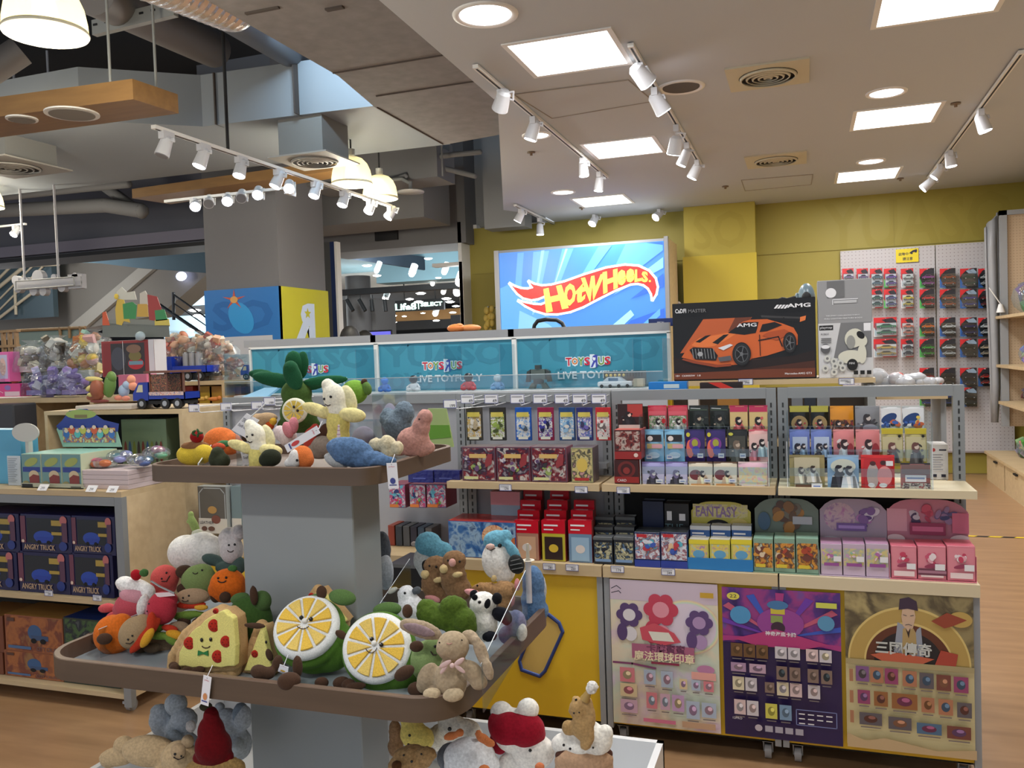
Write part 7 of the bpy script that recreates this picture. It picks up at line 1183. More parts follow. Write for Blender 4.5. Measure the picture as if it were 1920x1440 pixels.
# gift bags and baskets on the rear shelving: one per basket
rr = random.Random(21)
def basket(px, py, w_, h_, Y, cols, label, grp, n=16, hz=.1):
    P = at(px, py, 'Y', Y); k = (P-CAM).dot(FW)/FPX; W_ = w_*k; H_ = h_*k; t = empty('gift_basket', (P.x, Y, P.z-H_/2), label, 'gift basket', grp); m = MB(); r2 = random.Random(int(px*7+py))
    for i in range(n):
        c = cols[r2.randrange(len(cols))]; a = r2.uniform(-.45, .45); b = r2.uniform(-.48, .4); s_ = r2.uniform(.07, .15)
        M = Euler((r2.uniform(-.6, .6), r2.uniform(-.8, .8), r2.uniform(-.6, .6))).to_matrix()
        if i % 3: m.obox((P.x+a*W_, Y+r2.uniform(-.05, .05), P.z+b*H_), (s_*W_*2.3, .05, s_*H_*2.2), mat(c, .4), M)
        else: m.ell((P.x+a*W_, Y+r2.uniform(-.05, .04), P.z+b*H_), (s_*W_*1.2, .05, s_*H_*1.1), mat(c, .5), M)
    m.box(P.x-W_*.4, P.x+W_*.4, Y-.06, Y+.06, P.z-H_/2, P.z-H_*.32, mat(cols[0], .5)); m.build('contents', t)
    m = MB(); n_ = 9; vs = []; zb_2 = P.z-H_*.5
    prof = [(.5, 0), (.52, .3), (.5, .6), (.4, .8), (.12, .9), (.3, 1.02)]; seg = 14; vs = []; fs = []
    for (r_, h) in prof:
        for q_ in range(seg): a = 2*PI*q_/seg; j = 1+.12*math.sin(q_*5+h*9); vs.append((P.x+r_*W_*j*math.cos(a), Y+r_*.28*j*math.sin(a), zb_2+h*H_))
    for j in range(len(prof)-1):
        for q_ in range(seg): q2 = (q_+1) % seg; fs.append((j*seg+q_, j*seg+q2, (j+1)*seg+q2, (j+1)*seg+q_))
    m.add(vs, fs, clear(.1, crinkle=1.0, haze=hz*.35), False); m.build('clear_wrap', t); return t
GB_ = 'wrapped gift baskets on the rear shelves'
LV = [(150, 130, 196), (120, 100, 176), (206, 200, 220), (170, 160, 210)]; WT = [(214, 210, 206), (60, 54, 44), (190, 180, 160), (110, 100, 84)]; MX = [(206, 206, 200), (220, 190, 90), (150, 190, 180), (214, 170, 170), (190, 120, 70)]; OC = [(214, 170, 140), (190, 120, 90), (230, 214, 196), (170, 90, 80), (206, 160, 110)]
basket(76, 715, 48, 50, 4.85, LV, 'wrapped gift set with violet jars, left of the lavender pair', GB_, 14); basket(112, 712, 44, 52, 4.85, LV, 'wrapped gift set with violet jars, middle', GB_, 14); basket(140, 715, 40, 48, 4.8, LV, 'wrapped gift set with violet jars, right beside the toy figures', GB_, 12)
basket(62, 668, 60, 58, 5.05, WT+LV[2:3], 'large wrapped basket with black and white flowers', GB_, 20, .3); basket(108, 660, 44, 60, 5.1, WT, 'wrapped basket with dark patterned items and white tissue', GB_, 18, .25); basket(158, 668, 60, 80, 5.1, MX, 'tall shiny clear wrapped basket with mixed pastel items', GB_, 26, .18)
basket(178, 640, 36, 44, 5.2, MX, 'clear wrapped basket peeking left of the toy topper sign', GB_, 14, .3); basket(20, 690, 40, 50, 5.0, OC, 'wrapped beige basket at the left picture edge', GB_, 14)
basket(312, 668, 44, 56, 5.4, OC+[(150, 160, 190)], 'white wrapped gift basket right of the dark toy poster', GB_, 20, .25)
for i, (px, py) in enumerate(((335, 655), (356, 665), (378, 655), (398, 662))): basket(px, py, 44, 66, 5.55-.04*(i % 2), OC, 'peach wrapped gift basket, %s in the upper cluster' % ORD[i], GB_, 24, .16)
for i, (px, py) in enumerate(((395, 692), (420, 690), (448, 692))): basket(px, py, 36, 44, YR+.22, OC, 'small peach gift jar bundle, %s in the lower row' % ORD[i], GB_, 16, .08)
basket(424, 660, 34, 40, 5.6, OC, 'red and cream topped gift basket by the blue column', GB_, 14, .12)
pbox('doll_box', -12, 660, 17, 716, 4.9, .1, mat((226, 110, 180), .3), 'bright pink doll box at the left picture edge', 'toy box', None, None, None, lambda s: (s.rect(.3, .1, .9, .9, mat((200, 200, 230), .2)), s.ell(.6, .5, .2, .3, mat((230, 190, 180), .3))))
pbox('doll_box', -20, 720, 38, 744, 4.8, .1, mat((220, 60, 140), .3), 'flat hot pink box with pale ribbon print lying at the left edge', 'toy box', None, None, None, lambda s: (s.ell(.6, .7, .1, .2, mat((150, 110, 190), .3)), s.rect(.5, .05, .98, .4, mat((230, 200, 214), .3)), s.line([(.05, .3), (.3, .5), (.45, .3)], .003, CARD_W)))
m = MB()
for px in (4, 16, 28): P = at(px, 640, 'Y', 5.3); m.box(P.x-.012, P.x+.012, 5.3, 5.33, P.z-.12, P.z+.08, wood((130, 104, 70), (150, 120, 84)))
for py in (622, 650): A = at(-5, py, 'Y', 5.3); B = at(32, py, 'Y', 5.3); m.box(A.x, B.x, 5.295, 5.335, A.z-.01, A.z+.01, wood((130, 104, 70), (150, 120, 84)))
o = m.build('wooden_rack'); tag(o, 'small brown wooden rack at the far left above the baskets', 'rack')
m = MB(); 
for (p, q_) in (((30, 620), (160, 614)), ((112, 614), (114, 634)), ((130, 612), (131, 634)), ((150, 612), (152, 630))): m.cyl(at(*p, 'Y', 6.5), at(*q_, 'Y', 6.5), .015, wood((130, 104, 70), (150, 120, 84)), 8)
A = at(32, 622, 'Y', 6.5); B = at(150, 640, 'Y', 6.5); m.box(A.x, B.x, 6.52, 6.54, B.z-.1, A.z, mat((120, 140, 136), .6)); o = m.build('wooden_rail'); tag(o, 'thin brown wooden rail over a pale green panel at left', 'rail')
# construction toy topper sign
YS = 4.95; t = empty('topper_sign', at(260, 640, 'Y', YS), 'printed cut out sign of toy builders, carts and green crates on a grey road', 'sign'); m = MB()
def PP(l, Y=YS): return [at(a, b, 'Y', Y) for a, b in l]
m.prism(PP([(192, 632), (318, 632), (316, 610), (192, 606)][::-1]), (0, .004, 0), mat((110, 116, 112), .5)); m.prism(PP([(192, 612), (318, 612), (316, 598), (192, 600)][::-1]), (0, .004, 0), mat((130, 134, 128), .5))
def cut(pts, c, d=1): m.prism(PP(pts, YS-.001*d)[::-1], (0, .004, 0), mat(c, .4))
cut([(192, 610), (192, 586), (198, 584), (206, 610)], (206, 90, 50)); cut([(218, 608), (216, 580), (220, 560), (232, 562), (238, 585), (244, 605), (232, 602), (228, 610)], (206, 176, 70), 2); cut([(232, 598), (230, 570), (248, 566), (256, 572), (254, 598)], (60, 140, 80), 3); cut([(256, 594), (258, 570), (276, 570), (278, 594)], (200, 160, 70), 2); cut([(224, 562), (218, 548), (228, 538), (238, 548), (252, 546), (256, 562)], (200, 200, 190)); cut([(262, 572), (262, 550), (272, 545), (280, 560), (278, 572)], (196, 190, 180)); cut([(276, 552), (294, 556), (302, 578), (296, 602), (280, 600)], (160, 60, 56), 2); cut([(292, 602), (290, 582), (308, 580), (314, 600)], (60, 140, 84), 4); cut([(290, 610), (290, 600), (316, 598), (318, 610)], (206, 190, 90), 4)
m.ell(*[at(218, 556, 'Y', YS-.005), (.02, .004, .02), mat((226, 196, 70), .4)]); A = at(255, 632, 'Y', YS); m.box(A.x-.01, A.x+.01, YS+.005, YS+.02, zt3, A.z+.1, GREYM); m.build('cut_out_board', t)
pbox('toy_poster_box', 191, 638, 290, 706, 4.9, .12, mat((150, 50, 46), .3), 'red framed display window with dark toy figures', 'display box', None, mat((206, 206, 210), .4), None, lambda s: (s.rect(.03, .03, .9, .94, mat((136, 40, 38), .35)), s.rect(.18, .05, .82, .92, mat((50, 44, 46), .4)), s.ell(.32, .5, .14, .32, mat((70, 72, 84), .4)), s.ell(.65, .35, .15, .16, mat((180, 40, 50), .4)), s.rect(.52, .32, .78, .42, mat((110, 150, 170), .4)), s.ell(.64, .56, .12, .14, mat((120, 110, 60), .4)), s.ell(.62, .76, .14, .12, mat((130, 100, 80), .4)), s.rect(.9, 0, 1, 1, mat((214, 214, 220), .4)), s.line([(.42, .02), (.42, .97)], .004, CARD_W)))
pbox('toy_box', 222, 702, 275, 726, 4.7, .1, mat((206, 110, 140), .4), 'pink box under the red framed display window', 'toy box')
m = MB(); c, M, r = ELL(263, 630, 10, 9, 4.88); m.ell(c, r, mat((170, 190, 200), .2)); m.cyl(c, (c.x, c.y, c.z-.03), .02, GREYM); o = m.build('glass_ball'); tag(o, 'small pale glass ball above the red framed window', 'ornament')
# dark block at left edge
m = MB(); A = at(-30, 758, 'Y', 4.5); B = at(24, 758, 'Y', 4.5); m.bbox(A.x, B.x, 4.5, 4.7, .05, B.z, mat((62, 64, 70), .5), .01); o = m.build('dark_bin'); tag(o, 'dark grey bin standing before the cube shelves at the left edge', 'bin')
# tray stand of blue items left of teal boards
P = at(495, 732, 'Y', 3.75); m = MB(); A = at(442, 750, 'Y', 3.62); B = at(535, 730, 'Y', 3.8); m.prism([(A.x, 3.6, A.z), (B.x, 3.6, A.z+.0), (B.x, 3.74, A.z+.055), (A.x+.09, 3.74, A.z+.055)], (0, .02, -.004), mat((130, 180, 214), .3)); m.box(A.x+.1, B.x, 3.63, 3.64, 1.2, A.z, WHITE); o = m.build('slanted_box'); tag(o, 'slanted light blue box behind the lemon plush leaves', 'box')
for i, (px, py) in enumerate(((478, 716), (520, 708))): truck(px-26, px+30, py+4, YR+.03, 'dark blue toy vehicle %s behind the slanted box' % ('left', 'right')[i], (20, 40, 150), z4+.001)
# ================================================================ PLUSH STAND
BRW = wood((86, 70, 56), (98, 80, 64), .45, 2, (1, 1, 10)); BRT = mat((104, 84, 70), .45)
st_ = empty('plush_stand', (-1.38, 2.15, 0), 'two tier plush display stand with brown rounded trays, grey column and white bin', 'display stand')
def rrect(x0, x1, y0, y1, r, n=8):
    pts = []
    for cx, cy, a0 in ((x1-r, y0+r, -PI/2), (x1-r, y1-r, 0), (x0+r, y1-r, PI/2), (x0+r, y0+r, PI)):
        for i in range(n+1): a = a0+PI/2*i/n; pts.append((cx+r*math.cos(a), cy+r*math.sin(a)))
    return pts
def tray(x0, x1, y0, y1, zt, h, r, th, name, floor_m):
    o_ = rrect(x0, x1, y0, y1, r); i_ = rrect(x0+th, x1-th, y0+th, y1-th, max(.01, r-th)); n = len(o_); m = MB()
    vs = [(a, b, zt-h) for a, b in o_]+[(a, b, zt-.002) for a, b in o_]; m.add(vs, [(i, (i+1) % n, n+(i+1) % n, n+i) for i in range(n)], BRW, True)
    vs = [(a, b, zt-.002) for a, b in o_]+[(a, b, zt) for a, b in rrect(x0+.002, x1-.002, y0+.002, y1-.002, r-.002)]+[(a, b, zt) for a, b in i_]+[(a, b, zt-h+.012) for a, b in i_]
    m.add(vs, [(k*n+i, k*n+(i+1) % n, (k+1)*n+(i+1) % n, (k+1)*n+i) for k in range(3) for i in range(n)], BRT)
    m.add([(a, b, zt-h) for a, b in o_], [tuple(range(n-1, -1, -1))], BRW); m.build(name, st_)
    m = MB(); m.prism([(a, b, zt-h+.011) for a, b in i_], (0, 0, .001), floor_m); m.build('tray_floor', st_)
UZ, LZ = 1.27, .775
tray(-1.80, -1.055, 1.935, 2.50, UZ, .047, .075, .012, 'upper_tray', mat((110, 96, 88), .5))
tray(-2.0, -.765, 1.725, 2.56, LZ, .058, .12, .016, 'lower_tray', mat((150, 160, 166), .12))
UF, LF = UZ-.035, LZ-.046
CY = 2.08; x0 = at(452, 950, 'Y', CY).x; x1 = at(661, 950, 'Y', CY).x; yb = at(712, 950, 'X', x1).y
m = MB(); m.bbox(x0, x1, CY, yb, .2, UZ-.047, mat((146, 150, 150), .3), .003); m.build('column', st_)
WB_ = mat((224, 226, 228), .35); bx0, bx1, by0, by1, bz = -2.06, -.435, 1.55, 2.57, .35
m = MB(); 
for (a, b, c, d) in ((bx0, bx1, by0, by0+.02), (bx0, bx1, by1-.02, by1), (bx0, bx0+.02, by0, by1), (bx1-.02, bx1, by0, by1)): m.box(a, b, c, d, .0, bz, WB_)
m.box(bx0, bx1, by0, by1, .18, .2, WB_); m.build('base_bin', st_)
# acrylic dividers on the lower tray
for i, (pts, lb) in enumerate((([(902, 1245, 1.79), (985, 1070, 2.3)], 'clear acrylic divider at the right of the lower tray'), ([(700, 1150, 2.12), (768, 1048, 2.42)], 'clear acrylic divider beside the column'), ([(185, 1180, 1.86), (262, 1150, 2.0)], 'clear acrylic divider at the left of the lower tray'))):
    A = at(pts[0][0], pts[0][1], 'Y', pts[0][2]); B = at(pts[1][0], pts[1][1], 'Y', pts[1][2]); m = MB(); m.prism([(A.x, A.y, LF+.002), (B.x, B.y, LF+.002), (B.x, B.y, B.z), (A.x, A.y, max(A.z, LF+.05))], (.003, 0, 0), clear(.1)); m.tube([(A.x, A.y, max(A.z, LF+.05)), (B.x, B.y, B.z)], .0011, mat((225, 230, 235), .2), 6); o = m.build('acrylic_divider'); tag(o, lb, 'divider', 'clear acrylic dividers')
# hang tags
def hangtag(p0, p1, w_, Y, label, blob, cat='hang tag'):
    A = at(*p0, 'Y', Y); B = at(*p1, 'Y', Y); m = MB(); U = Vector((w_, 0, 0)); V = A-B; L_ = V.length; U = V.cross(Vector((0, 1, 0))).normalized()*-w_ if True else U
    if U.x < 0: U = -U
    N = U.cross(V).normalized(); o0 = B-U/2; m.prism([o0, o0+U, o0+U+V, o0+V], N*-.0012, CARD_W); s = Sheet(m, o0, U, V, .0005); s.text('Jollys', .18, .82, .06, mat((200, 60, 80), .5), .6); s.ell(.5, .94, .04, .012, DARK); s.ell(.5, .3, .26, .12, mat(blob, .5)); s.rect(.15, .12, .85, .16, mat((60, 70, 140), .5)); m.tube([A, A+Vector((0, .02, .02))], .001, CARD_W, 5); o = m.build('hang_tag'); tag(o, label, cat); return o
# ================================================================ PLUSH TOYS
EYE = mat((16, 14, 16), .15); BRN_ = mat((70, 48, 38), .9, sheen=.2)
tex = bpy.data.textures.new('fluff', 'CLOUDS'); tex.noise_scale = .012; tex.noise_depth = 2
class Plush:
    def __init__(s, name, label, cat='plush toy', Y=2.0, group=None, anchor=None):
        s.Y = Y; s.all = []; s.t = None; s.args = (name, label, cat, group)
    def part(s, pn, c, L, fl=0, vox=.0045, smooth=5, Y=None):
        Yb = s.Y if Y is None else Y
        es = []
        for e in L:
            px, py, rx, ry = e[:4]; rot = e[4] if len(e) > 4 else 0; dy = e[5] if len(e) > 5 else 0; rd = e[6] if len(e) > 6 else .85
            cc, M, r = ELL(px, py, rx+1.3, ry+1.3, Yb+dy, rot, rd); es.append((cc, M, r))
        if s.t is None:
            z = min(c_.z-r_[2] for c_, M_, r_ in es); s.t = empty(s.args[0], (es[0][0].x, es[0][0].y, z), s.args[1], s.args[2], s.args[3])
        s.all += es; m = MB(); mm = plushm(c, fl)
        for cc, M, r in es: m.ell(cc, r, mm, M, 24, 16)
        o = m.build(pn, s.t)
        if vox:
            md = o.modifiers.new('blend', 'REMESH'); md.mode = 'VOXEL'; md.voxel_size = vox; md.use_smooth_shade = True
            md = o.modifiers.new('soft', 'SMOOTH'); md.factor = .6; md.iterations = smooth
            if fl: md = o.modifiers.new('fluff', 'DISPLACE'); md.texture = tex; md.strength = .011*fl; md.mid_level = .5; md.texture_coords = 'GLOBAL'
        return s
    def hit(s, px, py, lift=.0):
        d = (FW+RT*((px-960)/FPX)-UP*((py-720)/FPX)).normalized(); best = None
        for c, M, r in s.all:
            Mi = M.transposed(); o = Mi@(CAM-c); v = Mi@d
            o = Vector((o.x/r[0], o.y/r[1], o.z/r[2])); v = Vector((v.x/r[0], v.y/r[1], v.z/r[2]))
            A = v.dot(v); B = 2*o.dot(v); C = o.dot(o)-1; D = B*B-4*A*C
            if D < 0: continue
            t = (-B-math.sqrt(D))/(2*A)
            if t > 0 and (best is None or t < best): best = t
        if best is None: best = (at(px, py, 'Y', s.Y)-CAM).length
        return CAM+d*(best-lift)
    def k(s): return (at(960, 900, 'Y', s.Y)-CAM).dot(FW)/FPX
    def eyes(s, L, pn='eye', c=None):
        for (px, py, r) in L:
            m = MB(); P = s.hit(px, py, .001); kk = (P-CAM).dot(FW)/FPX; m.ell(P, (r*kk, r*kk*.6, r*kk), c or EYE, Matrix((HR, HF, HU)).transposed(), 12, 8); m.build(pn, s.t)
        return s
    def line(s, pts, w_=1.0, c=(50, 34, 30), pn='mouth', lift=.0015):
        P = [s.hit(a, b, lift) for a, b in pts]; kk = (P[0]-CAM).dot(FW)/FPX; m = MB(); m.tube(P, w_*kk, mat(c, .8), 6); m.build(pn, s.t); return s
    def patch(s, pn, pts, c, lift=.0015, th=.0015):
        """embroidered patch following the surface"""
        P = [s.hit(a, b, lift) for a, b in pts]; cen = s.hit(sum(a for a, b in pts)/len(pts), sum(b for a, b in pts)/len(pts), lift+.0005); m = MB(); n = len(P)
        m.add(P+[cen], [(n, (i+1) % n, i) for i in range(n)], mat(c, .85)); o = m.build(pn, s.t); md = o.modifiers.new('s', 'SOLIDIFY'); md.thickness = th; md.offset = 0; return s
def arc(cx, cy, rx, ry, a0, a1, n=8): return [(cx+rx*math.cos(a0+(a1-a0)*i/n), cy+ry*math.sin(a0+(a1-a0)*i/n)) for i in range(n+1)]
def circ(cx, cy, rx, ry, n=16, rot=0):
    out = []
    for i in range(n): a = 2*PI*i/n; x = rx*math.cos(a); y = ry*math.sin(a); out.append((cx+x*math.cos(rot)-y*math.sin(rot), cy+x*math.sin(rot)+y*math.cos(rot)))
    return out
def smile(cx, cy, w_, h_): return arc(cx, cy, w_, h_, .15*PI, .85*PI)
BR = (74, 54, 42)
# ---- citrus slices
def citrus(label, cx, cy, R_, tilt, Y, body_ext, face, legs, leaf, roll=0, stalk=None):
    C0 = at(cx, cy, 'Y', Y); k = (C0-CAM).dot(FW)/FPX; R = R_*k
    u = HR*math.cos(roll)+HU*math.sin(roll); v0 = HU*math.cos(roll)-HR*math.sin(roll); V = (v0*math.cos(tilt)+HF*math.sin(tilt)).normalized(); N = u.cross(V).normalized()
    if N.dot(HF) > 0: N = -N
    t = empty('citrus_plush', C0-Vector((0, 0, R)), label, 'plush toy', 'smiling citrus slice plush toys'); M = Matrix((u, N, V)).transposed()
    GRN = plushm((84, 124, 46)); m = MB(); m.ell(C0-N*R*.5, (R*1.12, R*.56, R*1.12), GRN, M, 32, 20)
    for e in body_ext: c, M2, r = ELL(*e); m.ell(c, r, GRN, M2)
    o = m.build('rind_body', t); md = o.modifiers.new('b', 'REMESH'); md.mode = 'VOXEL'; md.voxel_size = .004; md.use_smooth_shade = True; md = o.modifiers.new('s', 'SMOOTH'); md.iterations = 4
    m = MB(); D0 = C0+N*R*.02; m.lathe([(0, .012), (R*.8, .010), (R*.93, .006), (R*1.0, -.004), (R*1.02, -.014), (R*.98, -.025), (R*.5, -.03), (0, -.03)], D0, plushm((236, 238, 236)), 48, Matrix((u, V, N) if u.cross(V).dot(N) > 0 else (V, u, N)).transposed()); pith = m.build('pith', t)
    m = MB(); YE = plushm((226, 186, 78)); YE2 = plushm((222, 192, 104)); ns = 11
    for i in range(ns):
        a0 = 2*PI*i/ns+.05; a1 = 2*PI*(i+1)/ns-.05; pts = []
        for r_, aa in ((.1, (a0+a1)/2),)+tuple((.84, a0+(a1-a0)*j/4) for j in range(5)): pts.append(D0+u*(R*r_*math.cos(aa))+V*(R*r_*math.sin(aa))+N*.0125)
        lift = N*.0035; inner = []
        cen = sum(pts, Vector())/len(pts); top = [cen+(p-cen)*.86+lift for p in pts]; n = len(pts)
        m.add(pts+top, [tuple(range(n, 2*n))]+[(j, (j+1) % n, n+(j+1) % n, n+j) for j in range(n)], (YE, YE2)[i % 2], False)
    m.build('pulp_segments', pith)
    def loc(px, py): # on the disc plane
        d = (FW+RT*((px-960)/FPX)-UP*((py-720)/FPX)); P0 = D0+N*.017; tt = (P0-CAM).dot(N)/d.dot(N); return CAM+d*tt
    m = MB(); m.ell(loc(*face[4]), (5.2*k, 5.2*k, 5.2*k), plushm((226, 226, 220))); m.build('nose', pith)
    for (ex, ey) in face[:2]: m = MB(); m.ell(loc(ex, ey), (4.2*k, 3.8*k, 4.2*k), EYE, None, 14, 10); m.ell(loc(ex-1.2, ey-1.4)+N*.005, (.8*k,)*3, CARD_W, None, 8, 6); m.build('eye', pith)
    m = MB(); m.tube([loc(*p) for p in face[2]], .8*k, mat((50, 34, 30), .8), 6); m.build('mouth', pith)
    for L in legs:
        m = MB()
        for e in L: c, M2, r = ELL(*e); m.ell(c, r, plushm(BR), M2)
        o = m.build('leg', t); md = o.modifiers.new('b', 'REMESH'); md.mode = 'VOXEL'; md.voxel_size = .0035; md.use_smooth_shade = True; md = o.modifiers.new('s', 'SMOOTH'); md.iterations = 5
    m = MB()
    for e in leaf: c, M2, r = ELL(*e); m.ell(c, r, plushm((92, 122, 70)), M2)
    m.build('leaf', t); m = MB()
    for e in stalk: c, M2, r = ELL(*e); m.ell(c, r, plushm(BR), M2)
    m.build('stalk', t); return t
citrus('smiling yellow citrus slice plush on the left, tag at its foot', 573, 1174, 62, .72, 1.87, [(612, 1210, 58, 50, 1.92), (590, 1225, 50, 38, 1.90)], [(565, 1158), (583, 1161), smile(568, 1170, 12, 9), 0, (571, 1164)],
       [[(520, 1243, 10, 16, 1.79, -.3), (486, 1260, 17, 14, 1.76, -.3), (503, 1262, 14, 12, 1.77)], [(558, 1250, 10, 22, 1.77), (542, 1277, 23, 17, 1.735, .1)], [(640, 1190, 14, 8, 1.86, -.6)], [(505, 1228, 7, 13, 1.84, .3)]], [(642, 1120, 26, 15, 1.95, -.2), (590, 1122, 22, 8, 1.95, .3)], .12, [(603, 1111, 10, 13, 1.93)])
citrus('smiling yellow citrus slice plush right of the first one, beside the rabbit', 706, 1214, 64, .45, 1.86, [(742, 1244, 58, 54, 1.91), (715, 1262, 44, 36, 1.88)], [(697, 1198), (715, 1209), arc(696, 1211, 11, 13, .1*PI, .85*PI), 0, (701, 1206)],
       [[(640, 1280, 17, 12, 1.83, .1)], [(603, 1280, 14, 11, 1.81)], [(668, 1287, 20, 8, 1.81, .1), (654, 1284, 14, 12, 1.82)], [(758, 1262, 22, 13, 1.83, .5)], [(781, 1212, 14, 11, 1.86)]], [(726, 1143, 27, 14, 1.97, .05)], .0, [(764, 1146, 10, 13, 1.94)])
hangtag((532, 1248), (530, 1262), .028, 1.785, 'white paper tag at the foot of the left citrus plush', (200, 160, 60))
# ---- pizza slices
def pizza(label, tri, crust, Y, peps, eyes, mouth, bow, legs, outl=None):
    C0 = at(tri[0][0], tri[0][1], 'Y', Y); t = empty('pizza_plush', at((tri[1][0]+tri[2][0])/2, max(tri[1][1], tri[2][1]), 'Y', Y), label, 'plush toy'); k = (C0-CAM).dot(FW)/FPX
    tan = plushm((196, 160, 112)); m = MB()
    out = outl or tri
    for i in range(len(out)):
        a, b = out[i], out[(i+1) % len(out)]; n = 9 if not outl else 4
        for j in range(n): u = j/n; m.ell(at(a[0]+(b[0]-a[0])*u, a[1]+(b[1]-a[1])*u, 'Y', Y+.018), (crust*k, 1.35*crust*k, crust*k), tan, None, 16, 10)
    P = [at(a, b, 'Y', Y-.012) for a, b in out]; m.prism(P, (0, .055, 0), tan); o = m.build('crust_body', t); md = o.modifiers.new('b', 'REMESH'); md.mode = 'VOXEL'; md.voxel_size = .004; md.use_smooth_shade = True; md = o.modifiers.new('s', 'SMOOTH'); md.iterations = 8
    cx = sum(p[0] for p in tri)/3; cy = sum(p[1] for p in tri)/3; q_ = [(cx+(a-cx)*.97, cy+(b-cy)*.93-2) for a, b in tri] if not outl else [(391+(a-388)*.92, 1212+(b-1212)*.92-4) for a, b in outl]; Yf = Y-.024
    m = MB(); sh = [at(a, b, 'Y', Yf) for a, b in q_]; sub = []
    for i in range(len(sh)):
        a, b = sh[i], sh[(i+1) % len(sh)]
        for j in range(4): sub.append(a.lerp(b, j/4)+Vector((0, 0, .002*math.sin(j*2.6))))
    m.prism(sub, (0, .02, 0), plushm((226, 216, 130))); o = chz = m.build('cheese', t); md = o.modifiers.new('b', 'BEVEL'); md.width = .003; md.segments = 2
    for (a, b, rx, ry) in peps:
        m = MB(); c = at(a, b, 'Y', Yf-.001); Mq = Matrix((HR, HU, -HF)).transposed(); m.lathe([(0, .002), (ry*k*.9, .002), (ry*k, 0), (ry*k, -.004)], c, plushm((178, 48, 36)), 24, Mq)
        for q2 in range(6): an = q2*1.05; m.ell(c+HR*ry*k*.5*math.cos(an)+HU*ry*k*.5*math.sin(an)+Vector((0, -.004, 0)), (.0015, .001, .0015), mat((110, 24, 20), .8), None, 8, 6)
        m.build('pepperoni', chz)
    for (a, b, r) in eyes: m = MB(); m.ell(at(a, b, 'Y', Yf-.002), (r*k*.8, r*k*.6, r*k), EYE, None, 12, 8); m.build('eye', chz)
    if mouth: m = MB(); m.tube([at(a, b, 'Y', Yf-.002) for a, b in mouth], .9*k, mat((70, 44, 34), .8), 6); m.build('mouth', chz)
    if bow:
        a, b = bow; m = MB(); G = mat((40, 120, 60), .7)
        for sx in (-1, 1): m.prism([at(a, b-1, 'Y', Yf-.004), at(a, b+1, 'Y', Yf-.004), at(a+sx*10, b+5, 'Y', Yf-.004), at(a+sx*9, b-5, 'Y', Yf-.004)], (0, .003, 0), G)
        m.build('bow_tie', chz)
    for L in legs:
        m = MB()
        for e in L: c, M2, r = ELL(*e); m.ell(c, r, plushm(BR), M2)
        o = m.build('leg', t); md = o.modifiers.new('b', 'REMESH'); md.mode = 'VOXEL'; md.voxel_size = .0035; md.use_smooth_shade = True; md = o.modifiers.new('s', 'SMOOTH'); md.iterations = 4
pizza('pizza slice plush with pepperoni, face and green bow tie', [(415, 1146), (326, 1252), (438, 1254)], 12, 1.83, [(402, 1173, 12, 12), (356, 1206, 9, 12), (424, 1203, 7, 11), (409, 1231, 12, 12), (404, 1146, 6, 5)], [(378, 1200, 4), (395, 1199, 4)], smile(386, 1209, 8, 6), (380, 1225), [[(328, 1255, 11, 11, 1.80), (325, 1248, 9, 8, 1.81)], [(352, 1260, 12, 10, 1.795), (372, 1257, 14, 8, 1.80, .2)]], [(417, 1144), (438, 1160), (443, 1215), (441, 1257), (385, 1260), (326, 1257), (328, 1228), (352, 1188), (388, 1158)])
pizza('pizza slice plush half hidden between the pepperoni one and the left citrus', [(490, 1172), (456, 1262), (512, 1266)], 11, 1.87, [(478, 1226, 5, 7)], [(499, 1204, 3)], None, None, [[(478, 1173, 22, 6, 1.84, -.1)]])
pizza('pizza slice plush leaning on the column behind the left citrus', [(596, 1104), (566, 1150), (648, 1170)], 9, 2.0, [(583, 1117, 5, 5)], [], None, None, [])
hangtag((389, 1268), (383, 1322), .024, 1.715, 'white hang tag with a tiny pizza drawing over the tray rim', (206, 140, 90))
# ---- rabbit in front
p = Plush('rabbit_plush', 'tan rabbit plush with long ears and a pink ribbon bow at the tray corner', Y=1.80)
p.part('body', (166, 148, 122), [(845, 1277, 30, 38), (848, 1250, 22, 22), (849, 1212, 30, 28, 0, -.01), (836, 1216, 18, 16, 0, -.03), (802, 1268, 17, 27, -.55), (795, 1285, 14, 14), (888, 1262, 16, 27, .6), (898, 1280, 16, 13), (830, 1298, 30, 14)], .15).part('foot', (190, 172, 142), [(810, 1302, 17, 12, 0, -.045)], .15).part('foot', (190, 172, 142), [(850, 1303, 20, 12, .1, -.045)], .15)
p.part('ear', (170, 152, 128), [(790, 1180, 42, 16, -.35, .02, .5), (765, 1172, 16, 12, -.1, .02, .6)], .3).part('ear', (170, 152, 128), [(882, 1195, 18, 12, -.5, .02), (902, 1222, 11, 32, .35, .01), (915, 1255, 9, 22, .25, 0)], .3)
p.part('inner_ear', (140, 120, 124), [(786, 1181, 33, 10, -.35, .002, .5)], .2)
p.line([(838, 1206), (842, 1208), (847, 1206)], .8, (190, 140, 130), 'nose').eyes([(824, 1205, 1.6), (866, 1200, 1.6)])
m = MB(); P = p.hit(848, 1247, .004); Kp = p.k(); RB = mat((206, 176, 172), .5)
for (dx, dy, rx, ry, ro) in ((-13, -2, 13, 5, .5), (13, -6, 12, 5, .6), (-16, 8, 11, 4, .9), (14, 7, 13, 4, -.7)): c, M2, r = ELL(848+dx, 1247+dy, rx, ry, 1.755, ro, .5); m.ell(c, r, RB, M2, 16, 10)
c, M2, r = ELL(848, 1248, 5, 5, 1.75); m.ell(c, r, RB, M2); m.build('ribbon_bow', p.t)
